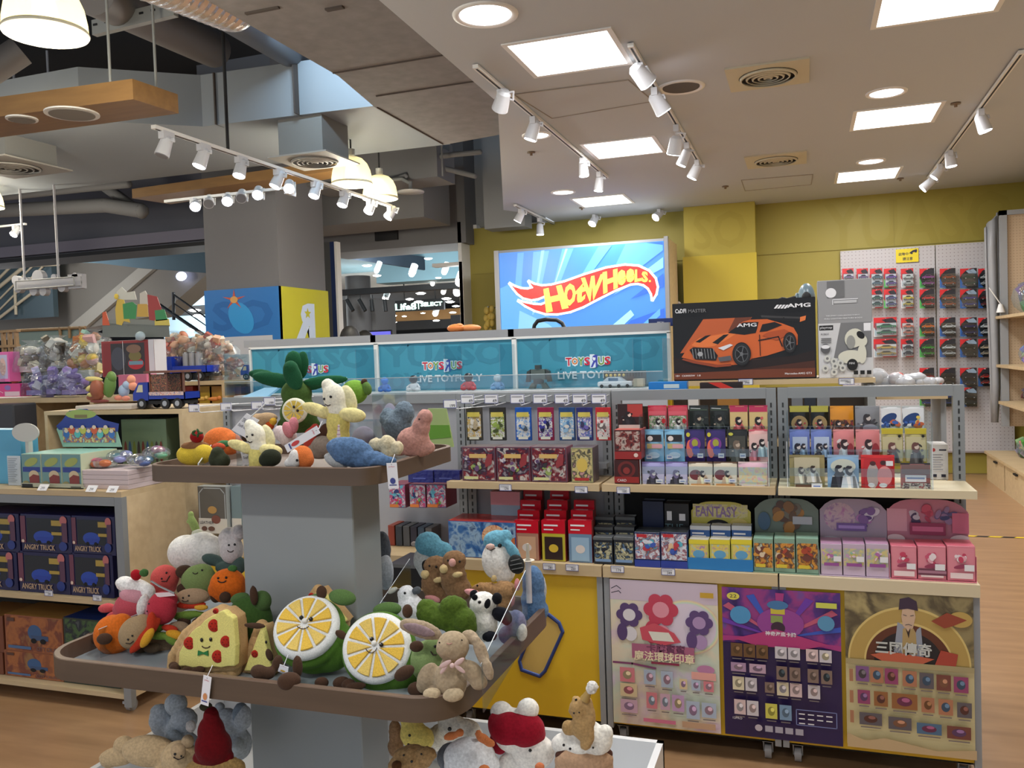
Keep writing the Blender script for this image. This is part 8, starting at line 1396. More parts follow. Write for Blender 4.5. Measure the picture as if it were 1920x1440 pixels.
# ---- green pear plush behind rabbit
p = Plush('pear_plush', 'pale green pear plush hidden behind the tan rabbit', Y=1.9); p.part('body', (128, 150, 96), [(800, 1240, 30, 38), (815, 1215, 22, 22)]).part('leg', BR, [(782, 1292, 18, 13, 0, -.05)]).part('leg', BR, [(806, 1295, 14, 11, 0, -.04)]).line([(808, 1222), (812, 1228), (818, 1228)], 1.2).eyes([(816, 1212, 3)])
# ---- clover
p = Plush('broccoli_plush', 'dark green lumpy broccoli plush in front of the panda', Y=2.0); p.part('crown', (76, 98, 36), [(815, 1152, 34, 20), (800, 1138, 18, 14), (850, 1138, 26, 20), (870, 1162, 22, 22), (840, 1160, 40, 20), (880, 1175, 14, 18), (860, 1180, 24, 14)], .45)
# ---- panda
p = Plush('panda_plush', 'small sitting black and white panda plush', Y=2.1); p.part('body', (236, 234, 228), [(908, 1170, 24, 32), (906, 1132, 25, 22), (898, 1134, 14, 12, 0, -.02)], .3)
p.part('ear', (24, 24, 28), [(889, 1115, 8, 9)], .2).part('ear', (24, 24, 28), [(932, 1122, 9, 11)], .2).part('arm', (24, 26, 34), [(940, 1152, 18, 13, -.4), (950, 1160, 10, 12)], .2).part('scarf', (24, 24, 30), [(908, 1150, 24, 5, -.05, -.005)], 0).part('foot', (30, 32, 40), [(918, 1193, 14, 9, .1, -.03)], .2)
p.part('eye_patch', (24, 24, 28), [(914, 1132, 5, 9, -.3, -.038, .6)], 0, .003, 2).part('eye_patch', (24, 24, 28), [(890, 1120, 5, 5, .3, -.03, .6)], 0, .003, 2).eyes([(899, 1129, 3.2)], 'nose')
# ---- seagull
p = Plush('seagull_plush', 'white seagull plush with grey wing beside the column', Y=2.12); p.part('body', (234, 236, 240), [(762, 1115, 16, 17), (770, 1140, 24, 26), (775, 1165, 18, 20)], .3).part('wing', (90, 94, 100), [(781, 1107, 9, 7, .3)], .2).part('beak', (190, 190, 180), [(736, 1107, 10, 4, .5)], 0, .003).eyes([(759, 1112, 2.4), (748, 1106, 1.5)])
# ---- brown moles
for i, (dx, dy, lb) in enumerate(((0, 0, 'brown mole plush, left of the standing pair'), (35, -10, 'brown mole plush, right and taller of the standing pair'))):
    x = 815+dx; y = 1085+dy; p = Plush('mole_plush', lb, Y=2.22-.02*i, group='brown mole plush toys'); p.part('body', (128, 98, 70), [(x, y+8, 24, 32), (x+2, y-24, 22, 18), (x+10, y+30, 24, 22)], .5)
    p.part('nose', (200, 150, 140), [(x+(18 if i == 0 else -2), y-20, 6, 7, 0, -.04)], 0, .003).part('paw', (196, 172, 124), [(x-18, y-8, 8, 8, 0, -.03)], 0).part('paw', (196, 172, 124), [(x+8, y+2, 11, 5, .15, -.04)], 0).part('foot', (214, 150, 150), [(x-4+40*i, y+38-2*i, 16, 6, -.3, -.04)], 0).eyes([(x+(3 if i == 0 else 12), y-22, 2.4), (x-10, y-24, 2.0)])
p = Plush('mole_plush', 'brown mole plush lying on its side behind the panda', Y=2.28, group='brown mole plush toys'); p.part('body', (160, 124, 86), [(915, 1105, 30, 12, -.1), (945, 1108, 22, 18), (948, 1130, 14, 14)], .5).part('foot', (214, 140, 140), [(970, 1096, 5, 12)], 0).part('foot', (214, 140, 140), [(960, 1126, 5, 13, -.2)], 0).part('paw', (196, 172, 124), [(926, 1085, 5, 7, -.2)], 0).eyes([(895, 1098, 2)])
# ---- bluebirds
p = Plush('bluebird_plush', 'blue capped white bird plush seen from behind, left of the pair', Y=2.38, group='blue and white bird plush toys'); p.part('belly', (208, 210, 208), [(794, 1050, 18, 24), (800, 1066, 16, 20)], .2).part('back', (104, 162, 184), [(803, 1020, 24, 22), (826, 1034, 22, 18), (838, 1044, 10, 12)], .35).part('beak', (200, 184, 176), [(776, 1020, 5, 4)], 0, .003).part('wing', (34, 34, 36), [(800, 1062, 8, 12, .3, -.05)], .2)
p = Plush('bluebird_plush', 'blue capped white bird plush facing left with black striped wing', Y=2.34, group='blue and white bird plush toys'); p.part('belly', (234, 232, 226), [(932, 1050, 28, 36), (945, 1075, 20, 18)], .2).part('cap', (108, 166, 188), [(930, 1012, 24, 17, .15, -.005), (948, 1006, 12, 12, 0, 0), (962, 1034, 9, 24, .55, -.01)], .35).part('wing', (40, 42, 42), [(968, 1058, 14, 18, .3, -.03)], .3)
p.part('beak', (206, 174, 164), [(919, 1025, 8, 5, .1, -.065)], 0, .003).eyes([(937, 1023, 4)]).line([(914, 1029), (920, 1032), (928, 1028)], 1)
p.line([(958, 1052), (974, 1048)], .8, (110, 112, 112), 'wing_stripe', .012).line([(957, 1060), (978, 1056)], .8, (110, 112, 112), 'wing_stripe', .012).line([(960, 1068), (980, 1064)], .8, (110, 112, 112), 'wing_stripe', .012)
# ---- right end: blue narwhal-like, bagged seal
p = Plush('whale_plush', 'upright blue fluffy whale plush at the far right end of the tray', Y=2.46); p.part('body', (92, 124, 164), [(1000, 1095, 20, 34), (1004, 1145, 24, 22), (1000, 1125, 22, 30)], .4).part('belly', (190, 196, 204), [(1017, 1105, 7, 26, 0, .02)], .2)
p = Plush('seal_plush', 'lavender grey plush behind the clear divider at the tray right', Y=2.2); p.part('body', (130, 130, 160), [(968, 1170, 18, 26), (955, 1190, 20, 18)], .3).part('belly', (206, 206, 200), [(978, 1185, 10, 17, 0, -.01)], .2)
P = at(990, 1050, 'Y', 2.42); m = MB(); m.cyl(P, P+Vector((0, 0, .05)), .006, mat((190, 184, 170), .3), 12, .004); m.cyl(P-Vector((0, 0, .001)), P, .02, mat((214, 206, 190), .4), 16); m.cyl(P-Vector((0, 0, .13)), P, .009, mat((206, 206, 214), .2), 12); o = m.build('divider_clamp'); tag(o, 'white finial clamp post at the back right tray corner', 'clamp')
p = Plush('seal_plush', 'grey and white seal plush half hidden by the column right side', Y=2.4); p.part('back', (84, 88, 96), [(716, 1030, 16, 34)], .3).part('belly', (176, 180, 186), [(722, 1072, 15, 34, 0, -.01)], .2)
# ---- left pile
p = Plush('orange_plush', 'bright orange fruit plush lying with brown boots up at the tray left corner', Y=1.92); p.part('body', (214, 108, 36), [(212, 1190, 34, 36), (228, 1185, 26, 34)], .05).part('boot', BR, [(170, 1198, 12, 11), (178, 1197, 8, 8)]).part('boot', BR, [(196, 1198, 14, 10, 0, -.06)])
p = Plush('hotdog_plush', 'tan bun plush with red and yellow filling lying beside the orange', Y=1.9); p.part('bun', (168, 142, 108), [(252, 1186, 26, 32, -.65), (265, 1172, 18, 20, -.6)]).part('sausage', (190, 60, 36), [(272, 1192, 10, 44, -.75, -.005), (284, 1165, 8, 18, -.1, -.005)]).part('mustard', (220, 160, 50), [(276, 1196, 8, 22, -.6, -.015)]).eyes([(240, 1199, 2), (248, 1192, 2)]).line([(236, 1206), (244, 1207), (250, 1202)], .8)
p = Plush('hotdog_plush', 'upside down green and tan bun plush behind the pizza slice', Y=1.97); p.part('bun', (150, 128, 104), [(335, 1180, 22, 14, -.1), (300, 1208, 30, 16)]).part('sausage', (190, 60, 40), [(318, 1178, 16, 6, -.2, -.03)]).part('mustard', (220, 160, 50), [(328, 1190, 18, 8, -.3, -.03)]).part('lettuce', (110, 140, 60), [(300, 1192, 26, 7, -.1, -.04), (322, 1202, 14, 6, -.6, -.04), (298, 1175, 10, 9, 0, -.02)]).part('foot', (90, 76, 60), [(285, 1215, 16, 9, 0, -.05), (262, 1218, 12, 7, 0, -.04)])
def cupcake(lb, x, y, Y, flip=1):
    p = Plush('cupcake_plush', lb, Y=Y, group='pink strawberry cupcake plush toys'); p.part('cake', (190, 84, 96), [(x-2*flip, y+34, 34, 26), (x-20*flip, y+40, 20, 16)]).part('icing', (206, 150, 160), [(x+2*flip, y+16, 30, 14, -.2*flip, -.01)]).part('cream', (236, 234, 230), [(x, y-2, 34, 15, -.25*flip), (x-18*flip, y-8, 16, 13), (x+26*flip, y+8, 12, 14)], .35).part('leg', (200, 84, 88), [(x-52*flip, y+38, 16, 8, .1)]).part('leg', (200, 84, 88), [(x-40*flip, y+52, 15, 7, .4)]); return p
p = cupcake('pink cupcake plush with white cream and a strawberry on top', 252, 1102, 2.02); p.part('strawberry', (170, 30, 40), [(255, 1078, 9, 10, .3, -.01)]).part('strawberry_leaf', (70, 110, 60), [(270, 1074, 8, 7, 0, -.01)], .3)
p = Plush('cupcake_plush', 'deep pink cupcake plush tipped over in front of the strawberry one', Y=1.95, group='pink strawberry cupcake plush toys'); p.part('cake', (184, 56, 70), [(304, 1140, 26, 30), (312, 1125, 20, 16), (290, 1160, 18, 12)]).part('cream', (222, 218, 214), [(268, 1135, 10, 22, -.3, -.01)], .35).part('icing', (206, 140, 150), [(280, 1140, 10, 16, -.1, 0)]).eyes([(279, 1132, 1.6), (276, 1146, 1.6)])
m = MB(); A = at(290, 1110, 'Y', 1.92); Sx = [at(a, b, 'Y', 1.93) for a, b in ((290, 1112), (324, 1110), (328, 1117), (296, 1120))]; m.prism(Sx, (0, .001, 0), mat((226, 206, 206), .4)); m.tube([at(a, b, 'Y', 1.93) for a, b in ((284, 1090), (300, 1100), (326, 1112))], .003, mat((170, 170, 170), .1, .6), 6); o = m.build('hang_tag'); tag(o, 'pink white tag in a clear sleeve lying on the cupcakes', 'hang tag')
p = Plush('berry_plush', 'coral pink round fruit plush with a smile above the cupcakes', Y=2.12); p.part('body', (204, 88, 84), [(309, 1084, 25, 24), (306, 1100, 24, 18)]).eyes([(312, 1074, 2), (303, 1085, 1.8)]).line([(303, 1090), (312, 1090), (318, 1080)], .9)
p = Plush('pear_plush', 'light green pear plush between the coral and the orange one', Y=2.15); p.part('body', (128, 150, 92), [(373, 1088, 32, 28), (378, 1074, 22, 16)]).part('boot', BR, [(346, 1072, 16, 12, 0, -.01)]).part('boot', BR, [(344, 1104, 12, 10, 0, -.03)]).eyes([(379, 1069, 2)]).line(smile(366, 1072, 5, 4), .8)
p = Plush('tangerine_plush', 'orange tangerine plush smiling beside the column', Y=2.1); p.part('body', (222, 108, 34), [(427, 1095, 32, 28), (425, 1105, 34, 24)], .05).part('boot', BR, [(404, 1118, 9, 12, .2, -.02)]).part('boot', BR, [(422, 1120, 10, 10, .2, -.04)]).part('leaf', (70, 110, 60), [(436, 1066, 9, 6)]).eyes([(409, 1084, 2.3), (424, 1083, 2.5)]).line(smile(416, 1087, 8, 5), 1.1)
p = Plush('burger_plush', 'burger plush with smiling tan bun above the pizza slice', Y=2.0); p.part('bun', (168, 140, 112), [(361, 1118, 31, 14)]).part('tomato', (196, 60, 40), [(358, 1134, 29, 7)]).part('cheese', (220, 164, 60), [(377, 1139, 14, 5), (325, 1139, 5, 5)]).part('lettuce', (110, 140, 60), [(356, 1152, 32, 6), (345, 1158, 20, 5)]).part('boot', BR, [(345, 1166, 12, 12)]).part('boot', BR, [(372, 1168, 12, 10)]).eyes([(343, 1121, 1.9), (354, 1117, 1.9)]).line(smile(347, 1124, 6, 4), .8)
p = Plush('garlic_plush', 'big white garlic plush with a green stalk at the top of the left pile', Y=2.25); p.part('bulb', (228, 225, 218), [(350, 1036, 34, 32), (378, 1030, 36, 32), (395, 1030, 24, 26), (365, 1052, 36, 18)], .08).part('stalk', (150, 170, 100), [(364, 985, 7, 20, .35), (358, 966, 5, 7), (356, 978, 6, 4)], 0).part('neck', (206, 206, 180), [(370, 1000, 10, 8)])
p = Plush('flower_plush', 'white flower faced plush with grey green leaves by the column', Y=2.2); p.part('face', (196, 190, 188), [(434, 1030, 21, 26), (430, 1004, 16, 15), (448, 998, 13, 14), (420, 1012, 10, 16)], .08).part('leaf', (70, 88, 84), [(400, 1050, 22, 10, -.3), (430, 1066, 26, 12, -.1), (448, 1060, 12, 16)]).eyes([(429, 1022, 2), (440, 1021, 2.2)]).line(smile(432, 1030, 6, 5), .8)
p = Plush('leafy_green_plush', 'dark green leafy vegetable plush with brown stalk left of the citrus pair', Y=1.98); p.part('body', (62, 92, 44), [(476, 1165, 34, 44), (470, 1140, 36, 22), (480, 1190, 26, 26)], .05).part('leaf', (80, 108, 62), [(490, 1128, 18, 20, -.2), (450, 1122, 18, 10, .2)]).part('stalk', BR, [(476, 1117, 7, 19, .05, -.03)]).eyes([(459, 1155, 2.8)])
# ================================================================ UPPER TRAY PLUSH
p = Plush('pudding_plush', 'yellow pudding plush with a brown band and red strawberry', Y=2.04); p.part('pudding', (214, 184, 62), [(365, 856, 32, 16), (352, 852, 20, 16), (382, 850, 18, 16)]).part('caramel', (140, 98, 66), [(366, 836, 27, 8)]).part('strawberry', (150, 30, 30), [(369, 819, 12, 11)])
m = MB(); 
for a in range(5): c, M2, r = ELL(369+7*math.cos(a*1.26), 812+4*math.sin(a*1.26), 5, 2.5, 2.0, a*1.26); m.ell(c, r, mat((50, 80, 40), .8), M2, 10, 6)
m.build('strawberry_leaf', p.t)
p = Plush('tangerine_plush', 'orange fruit plush behind the pudding with green leaf', Y=2.2); p.part('body', (222, 118, 60), [(413, 826, 30, 24), (430, 832, 24, 20)], .05).part('leaf', (70, 120, 80), [(420, 832, 14, 6, 0, -.1)])
p = Plush('heart_plush', 'dark olive heart shaped plush with a red top by the clear divider', Y=1.99); p.part('body', (58, 62, 46), [(404, 862, 12, 14), (418, 864, 13, 13), (408, 850, 12, 12)]).part('top', (190, 80, 54), [(410, 838, 13, 7, 0, .01)])
for i, (P0, lb, big) in enumerate((([(434, 806), (462, 775), (486, 788), (462, 822)], 'tilted white card with black lettering standing in the upper tray', 1), ([(449, 838), (488, 834), (494, 870), (456, 872)], 'white card with black lettering behind the small banana', 0))):
    Y = 2.08 if big else 2.06; P3 = [at(a, b, 'Y', Y) for a, b in P0]; m = MB(); m.prism(P3[::-1], (0, .0015, 0), CARD_W)
    a, b, c, d = P3[0]+Vector((0, -.001, 0)), P3[3]+Vector((0, -.001, 0)), P3[2]+Vector((0, -.001, 0)), P3[1]+Vector((0, -.001, 0))
    s = Sheet(m, a if big else P3[3], (b-a) if big else P3[2]-P3[3], (d-a) if big else P3[0]-P3[3], .002)
    if s.N.y > 0: s.N = -s.N
    s.text('TENDER FRIEND', .08, .6, .18, INK, .8); s.text('Soft toys', .1, .3, .18, INK, .7)
    if big: m.tube([at(470, 782, 'Y', Y), at(498, 757, 'Y', Y)], .002, mat((220, 224, 228), .2), 6)
    m.box(P3[0].x+.01, P3[0].x+.03, Y+.004, Y+.006, UF, P3[0].z, clear(.1)); o = m.build('info_card'); tag(o, lb, 'card')
def banana(lb, x, y, k_, Y, grp):
    p = Plush('banana_plush', lb, Y=Y, group=grp); f = lambda L: [(x+a*k_, y+b*k_, c*k_, d*k_)+tuple(e) for (a, b, c, d, *e) in L]
    p.part('fruit', (236, 232, 212), f([(0, -22, 21, 28, .3), (-12, -44, 12, 14, .5), (6, 0, 17, 20)]), .1); p.part('peel', (218, 204, 120), f([(6, 26, 21, 30), (6, 48, 21, 18)]), .1)
    p.part('peel_flap', (224, 212, 150), f([(-36, 0, 27, 11, -.35), (-16, 6, 18, 11)]), .1).part('peel_flap', (224, 212, 150), f([(32, 10, 26, 13, -.15)]), .1).part('peel_flap', (220, 214, 170), f([(26, -20, 13, 27, .3, .02)]), .1); q_ = f([(-8, -24, 2.6, 3), (-20, -20, 2.4, 3)]); p.eyes([e[:3] for e in q_]); p.line([(x-18*k_, y-10*k_), (x-14*k_, y-7*k_), (x-9*k_, y-9*k_)], .8); return p
banana('large peeled banana plush with open yellow flaps on the upper tray', 628, 768, 1.0, 2.13, 'peeled banana plush toys'); banana('small peeled banana plush sitting at the front of the upper tray', 480, 836, .86, 2.0, 'peeled banana plush toys')
p = Plush('sushi_plush', 'dark green rolled sushi plush beside the small banana', Y=1.99); p.part('wrap', (44, 48, 36), [(508, 858, 19, 16), (500, 862, 14, 13)]).part('salmon', (214, 120, 80), [(484, 862, 6, 14)])
p = Plush('penguin_plush', 'orange and white penguin plush peeking over the upper tray rim', Y=1.99); p.part('body', (214, 116, 60), [(566, 856, 20, 20), (572, 862, 16, 16)]).part('face', (214, 212, 208), [(553, 860, 11, 17, 0, -.02), (543, 868, 10, 8, 0, -.02)]).eyes([(557, 863, 2.6)])
p = Plush('bunny_plush', 'pink eared white bunny plush lying behind the penguin', Y=2.12); p.part('body', (220, 204, 204), [(540, 820, 16, 18), (525, 812, 12, 14)], .1).part('ear', (206, 130, 140), [(540, 806, 9, 16, .3, -.03)]).part('ear', (206, 130, 140), [(550, 798, 9, 16, -.1, -.02)])
hangtag((597, 805), (536, 842), .022, 1.96, 'white hang tag tied diagonally across the upper tray plush toys', (200, 60, 60))
p = Plush('mushroom_plush', 'brown and grey plush with a red patch in the middle of the upper tray', Y=2.13); p.part('body', (150, 138, 126), [(618, 834, 34, 20), (600, 842, 26, 18)], .05).part('mitt', (76, 50, 38), [(617, 808, 17, 14, -.3), (606, 815, 14, 10)]).part('patch', (190, 70, 60), [(582, 822, 13, 20, -.2, -.01), (590, 806, 8, 12, -.3, 0)])
p = Plush('whale_plush', 'fluffy blue whale plush at the front of the upper tray', Y=2.0); p.part('back', (84, 112, 148), [(660, 848, 42, 27, -.25), (640, 838, 28, 18), (692, 862, 34, 16), (716, 864, 28, 9)], .55).part('belly', (176, 178, 178), [(630, 864, 24, 12, -.5, -.01)], .1)
p = Plush('cotton_plush', 'cream plush of three round tufts beside the blue whale', Y=2.05); p.part('tufts', (206, 194, 162), [(705, 834, 13, 12), (726, 832, 14, 16), (746, 840, 10, 13), (728, 850, 12, 12)], .5)
p = Plush('dinosaur_plush', 'dusty pink long necked plush sitting at the upper tray right side', Y=2.22); p.part('body', (190, 142, 132), [(775, 825, 30, 24), (790, 800, 16, 20), (797, 782, 14, 14), (782, 840, 34, 16), (748, 844, 14, 10)], .3).eyes([(786, 786, 1.6)])
p = Plush('rabbit_plush', 'blue grey fluffy plush behind the pink one on the upper tray', Y=2.36); p.part('body', (110, 126, 140), [(758, 775, 18, 22), (745, 795, 26, 26), (727, 785, 14, 20)], .6)
p = Plush('unicorn_plush', 'white striped horn of a unicorn plush between the mitt and the whale', Y=2.06)
m = MB(); P = at(635, 832, 'Y', 2.06); Q_ = at(635, 796, 'Y', 2.06); p.part('head', (210, 206, 200), [(636, 838, 8, 8)], .1); m.cyl(P, Q_, .007, mat((220, 206, 206), .5), 12, .002)
for i in range(5): R_ = P.lerp(Q_, i/5+.1); rr_ = .0075-.005*(i/5+.1); m.lathe([(rr_, -.0015), (rr_+.001, 0), (rr_, .0015)], R_, mat((190, 150, 160), .6), 14)
m.build('horn', p.t)
p = Plush('bun_plush', 'tan bun plush with a red and yellow edge behind the small banana', Y=2.2); p.part('bun', (190, 160, 124), [(486, 790, 24, 14), (500, 784, 20, 10)]).part('filling', (206, 90, 40), [(506, 797, 8, 9)]).part('mustard', (220, 170, 60), [(512, 790, 7, 7)]).part('boot', BR, [(462, 812, 12, 16)])
# lemon tree plush
p = Plush('lemon_tree_plush', 'tall lemon plush with smiling slice face under large dark green leaves', Y=2.24)
p.part('body', (70, 96, 48), [(560, 775, 34, 32), (556, 738, 28, 26), (560, 795, 40, 16)], .1)
p.part('leaf', (34, 84, 56), [(520, 713, 48, 13, -.2, 0, .6), (490, 702, 24, 9, -.1, 0, .6)], 0).part('leaf', (34, 84, 56), [(549, 705, 16, 28, .35, -.03, .5), (545, 690, 13, 13, 0, -.03)], 0).part('leaf', (36, 90, 60), [(552, 682, 17, 24, .1, .02, .5)], 0).part('leaf', (36, 90, 60), [(567, 684, 11, 26, -.1, .03, .5)], 0).part('leaf', (36, 92, 60), [(610, 714, 44, 9, .05, .02, .6), (585, 722, 26, 9, .1, .02, .6)], 0)
C0 = at(552, 770, 'Y', 2.15); k_ = (C0-CAM).dot(FW)/FPX; R = 22*k_; u = HR; Vv = (HU*.96+HF*.1-HR*.25).normalized(); N = u.cross(Vv).normalized(); N = -N if N.dot(HF) > 0 else N; Vv = N.cross(u) if N.cross(u).z > 0 else u.cross(N)
m = MB(); Mq = Matrix((u, Vv, N)).transposed()
m.lathe([(0, .006), (R*.9, .005), (R*1.05, .001), (R*1.1, -.006), (R*.9, -.03), (0, -.04)], C0, plushm((222, 220, 200)), 36, Mq)
m.build('pith', p.t); m = MB()
for i in range(10):
    a0 = 2*PI*i/10+.06; a1 = 2*PI*(i+1)/10-.06; m.add([C0+u*(R*r_*math.cos(aa))+Vv*(R*r_*math.sin(aa))+N*.008 for r_, aa in ((.08, (a0+a1)/2), (.85, a0), (.85, (a0+a1)/2), (.85, a1))], [(0, 1, 2, 3)], plushm((220, 192, 90)))
m.build('pulp_segments', p.t); 
for (ex, ey) in ((555, 763), (562, 770)): m = MB(); m.ell(at(ex-4, ey, 'Y', 2.135), (.0045, .003, .0045), EYE, None, 10, 8); m.build('eye', p.t)
p = Plush('apple_plush', 'green apple plush with brown stalk and leaf on its side', Y=2.3); p.part('body', (120, 164, 64), [(665, 735, 24, 22), (655, 745, 16, 16)], .05).part('stalk', BR, [(683, 716, 6, 6)]).part('leaf', (96, 130, 66), [(688, 728, 8, 13, .3)])
for i, (a, b, c, d, col_, lb) in enumerate(((700, 738, 740, 812, (150, 140, 160), 'clear box with a pale violet toy behind the banana plush'), (640, 790, 700, 826, (150, 136, 150), 'low clear box with mauve tissue on the upper tray'))):
    A = at(a, d if i == 0 else d, 'Y', 2.36); B = at(c, b, 'Y', 2.36); t = empty('clear_box', ((A.x+B.x)/2, 2.36, UF), lb, 'clear box', 'clear boxes on the upper tray'); m = MB(); m.box(A.x, B.x, 2.36, 2.44, UF+.002, B.z, clear(.15)); m.build('shell', t); m = MB(); m.ell(((A.x+B.x)/2, 2.4, (UF+B.z)/2), ((B.x-A.x)*.35, .03, (B.z-UF)*.35), mat(col_, .8)); m.build('contents', t)
P = at(825, 800, 'Y', 3.2); m = MB(); 
Pz = [at(a, b, 'Y', 3.2) for a, b in ((802, 766), (836, 766), (850, 838), (800, 845))]; m.prism(Pz[::-1], (0, .01, 0), mat((150, 170, 110), .5)); Pz2 = [at(a, b, 'Y', 3.199) for a, b in ((806, 797), (842, 797), (846, 820), (804, 824))]; m.prism(Pz2[::-1], (0, .002, 0), mat((90, 140, 40), .5)); o = m.build('green_bag'); tag(o, 'pale to bright green bag hanging behind the pink plush', 'bag')
hangtag((734, 868), (738, 916), .03, 1.99, 'white hang tag with a small blue whale drawing over the upper tray rim', (60, 70, 140))
# acrylic divider of the upper tray
for (a, b, lb) in (((372, 872), (400, 835), 'clear acrylic divider at the left of the upper tray'),):
    A = at(*a, 'Y', 1.965); B = at(*b, 'Y', 2.2); m = MB(); m.prism([(A.x, A.y, UF+.001), (B.x, B.y, UF+.001), (B.x, B.y, B.z+.01), (A.x, A.y, A.z+.004)], (.003, 0, 0), clear(.12)); m.tube([(A.x, A.y, A.z+.004), (B.x, B.y, B.z+.01)], .002, mat((225, 228, 226), .2), 6); m.tube([(A.x, A.y, UF+.001), (A.x, A.y, A.z+.004)], .002, mat((225, 228, 226), .2), 6); o = m.build('acrylic_divider'); tag(o, lb, 'divider', 'clear acrylic dividers')
# ================================================================ BASE BIN PLUSH
p = Plush('teddy_plush', 'beige bear plush lying on its back in the white bin at left', Y=1.92); p.part('body', (196, 170, 132), [(280, 1408, 50, 28, -.1), (232, 1396, 18, 15), (222, 1418, 36, 17, .1), (205, 1425, 16, 14), (336, 1420, 32, 30), (312, 1440, 20, 14)], .2).part('muzzle', (184, 158, 124), [(334, 1408, 13, 14, 0, -.05)], .1).part('ear', (180, 156, 124), [(352, 1390, 11, 12)], .1).eyes([(328, 1414, 2.6), (340, 1418, 2)]).line([(326, 1420), (334, 1424), (344, 1420)], 1.2)
def eleph(lb, L, tr, Y): 
    p = Plush('elephant_plush', lb, Y=Y, group='blue grey elephant plush toys'); p.part('body', (168, 176, 184), L, .35)
    for e in tr: p.part(e[0], e[1], [e[2]], .3)
    return p
eleph('blue grey elephant plush lying left of the red hat', [(335, 1370, 24, 26), (320, 1390, 30, 20), (350, 1395, 24, 20), (345, 1350, 24, 22), (303, 1350, 22, 28)], [('ear', (172, 182, 190), (330, 1320, 20, 20)), ('paw', (206, 200, 196), (358, 1362, 9, 11, 0, -.06)), ('trunk', (160, 170, 178), (330, 1386, 12, 22, .8, -.04)), ('foot', (160, 170, 178), (300, 1335, 18, 14))], 2.02)
eleph('blue grey elephant plush lying between the red hat and the column', [(430, 1370, 26, 30), (445, 1395, 26, 30), (455, 1345, 16, 24), (425, 1345, 20, 16)], [('ear', (120, 134, 148), (452, 1340, 15, 22)), ('foot', (168, 178, 186), (444, 1400, 14, 17, 0, -.04)), ('trunk', (160, 170, 178), (412, 1325, 9, 8))], 1.98)
p = Plush('gnome_plush', 'plush with a tall dark red hat and tan furry brim at the bottom left', Y=1.80); p.part('fur', (150, 122, 76), [(404, 1440, 56, 22), (404, 1455, 54, 20)], .7).part('hat', (96, 14, 20), [(396, 1345, 14, 20), (396, 1372, 24, 30), (400, 1400, 33, 34), (400, 1420, 38, 20)], .15).part('tip', (60, 60, 44), [(386, 1325, 12, 8)], .1)
p = Plush('dog_plush', 'curly tan dog plush at the bottom right of the column', Y=2.0); p.part('body', (176, 140, 96), [(774, 1422, 38, 24), (750, 1438, 22, 20), (800, 1415, 18, 14)], .6).part('ear', (90, 58, 34), [(744, 1436, 9, 10, 0, -.05)], .3).eyes([(772, 1428, 2.6), (757, 1416, 2), (790, 1414, 2)])
p = Plush('dog_plush', 'brown furry plush wedged against the column side', Y=2.16); p.part('body', (150, 116, 84), [(741, 1375, 11, 26), (742, 1400, 14, 18)], .5)
p = Plush('chick_plush', 'yellow chick plush with black eyes behind the curly dog', Y=2.14); p.part('body', (222, 202, 112), [(775, 1375, 24, 26), (795, 1385, 18, 22), (768, 1352, 16, 14)], .25).eyes([(768, 1379, 2.8), (766, 1396, 2.6)])
p = Plush('sheep_plush', 'cream white lamb plush with a black nose behind the goose', Y=2.2); p.part('body', (232, 228, 216), [(860, 1368, 40, 20), (820, 1385, 22, 22), (845, 1352, 24, 12), (885, 1378, 20, 16)], .25).part('ear', (196, 186, 170), [(822, 1366, 14, 8, .3)], .1).eyes([(843, 1367, 4)], 'nose')
p = Plush('goose_plush', 'white and grey goose plush lying with orange feet up', Y=2.04); p.part('body', (234, 236, 238), [(880, 1418, 48, 34), (885, 1435, 52, 30)], .12).part('back', (124, 130, 140), [(846, 1420, 26, 26, 0, .03), (850, 1440, 22, 20)], .1).part('foot', (206, 122, 74), [(846, 1380, 15, 7, .2, -.03), (862, 1374, 8, 7, .3, -.03)]).part('foot', (206, 122, 74), [(905, 1384, 13, 8, -.5, -.03), (918, 1393, 11, 7, -.3, -.03), (897, 1376, 6, 7)]).part('beak', (206, 122, 74), [(908, 1440, 10, 6, 0, -.1)])
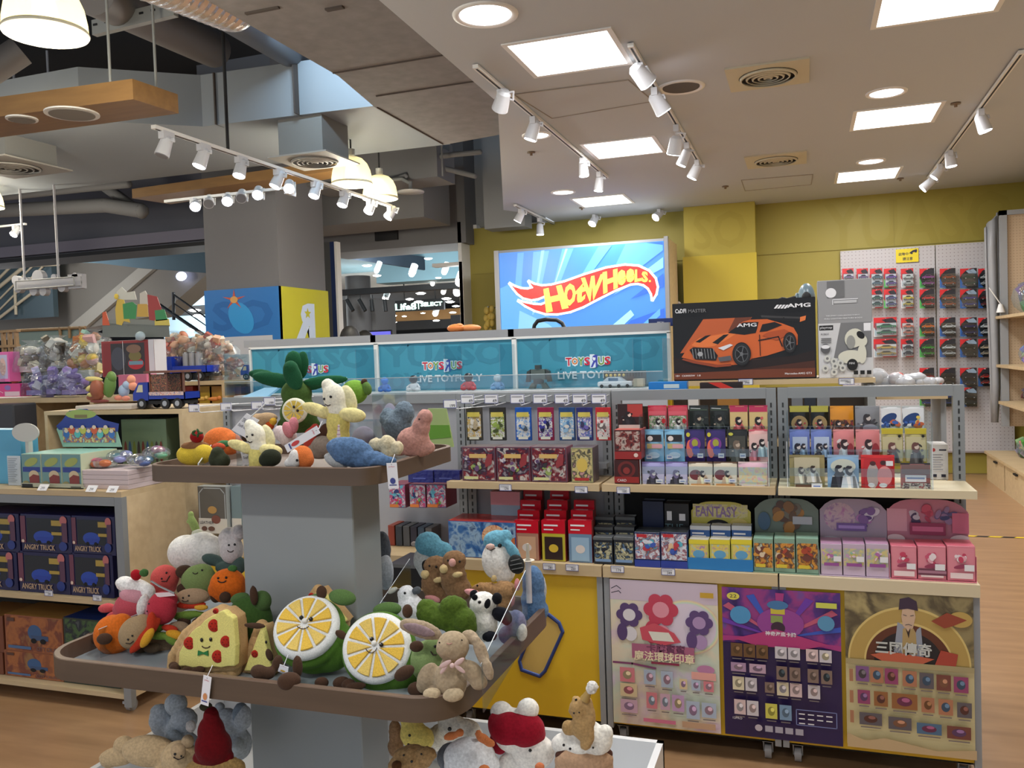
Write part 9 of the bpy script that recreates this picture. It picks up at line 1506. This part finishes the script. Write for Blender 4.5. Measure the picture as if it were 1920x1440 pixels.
p = Plush('duck_plush', 'white duck plush in a dark red knitted sweater lying head down', Y=2.12); p.part('body', (238, 234, 226), [(940, 1334, 20, 18), (990, 1330, 20, 20), (1000, 1410, 40, 32), (960, 1428, 24, 18), (965, 1370, 40, 40)], .12).part('sweater', (150, 24, 42), [(962, 1368, 44, 32, -.15, -.015), (985, 1368, 36, 32, -.1, -.012), (935, 1365, 18, 30, .3, -.015), (935, 1392, 16, 22, .2, -.01), (1004, 1376, 18, 22, 0, 0)], .1).part('beak', (206, 120, 80), [(1012, 1438, 9, 8, 0, -.1)]).eyes([(994, 1407, 3.2)])
p = Plush('cake_plush', 'chocolate drip cake plush with white cream top at the bin right', Y=2.12); p.part('sponge', (186, 152, 122), [(1095, 1425, 55, 30), (1095, 1440, 55, 26)], .05).part('chocolate', (84, 54, 44), [(1095, 1415, 55, 18)]).part('cream', (238, 236, 228), [(1060, 1395, 26, 20), (1090, 1402, 30, 24), (1120, 1388, 28, 26), (1135, 1375, 14, 16), (1075, 1372, 22, 14), (1100, 1368, 26, 18)], .15).eyes([(1057, 1397, 2.6), (1069, 1404, 2.6), (1112, 1402, 2)])
p = Plush('bear_plush', 'little tan bear plush with a paper candle hat sitting on the cake', Y=2.06); p.part('body', (176, 144, 98), [(1090, 1360, 17, 26), (1085, 1328, 17, 18), (1066, 1365, 12, 14, .3), (1103, 1372, 11, 26, .05), (1108, 1345, 8, 24), (1098, 1396, 10, 10), (1103, 1320, 8, 14), (1080, 1312, 7, 7), (1072, 1334, 6, 6)], .3).eyes([(1076, 1337, 1.8), (1086, 1336, 1.6), (1080, 1312, 2.4)])
m = MB(); A = at(1096, 1312, 'Y', 2.05); B = at(1106, 1294, 'Y', 2.05); m.cyl(A, B, .013, mat((170, 140, 80), .5), 14, .006); m.build('hat', p.t)
p.part('pompom', (224, 222, 218), [(1110, 1289, 11, 11, 0, -.01)], .9)
# dark cart edge seen past the tray and a dark rubber mat corner at bottom left
m = MB(); A = at(722, 1058, 'Y', 2.75); B = at(790, 1105, 'Y', 2.75); m.bbox(A.x, B.x+.03, 2.75, 2.95, B.z, A.z, mat((40, 42, 48), .4), .01); m.box(A.x+.02, A.x+.04, 2.8, 2.9, 0, B.z, DARK); m.box(B.x-.02, B.x, 2.8, 2.9, 0, B.z, DARK); o = m.build('black_basket'); tag(o, 'black shopping basket beside the column behind the tray', 'basket')
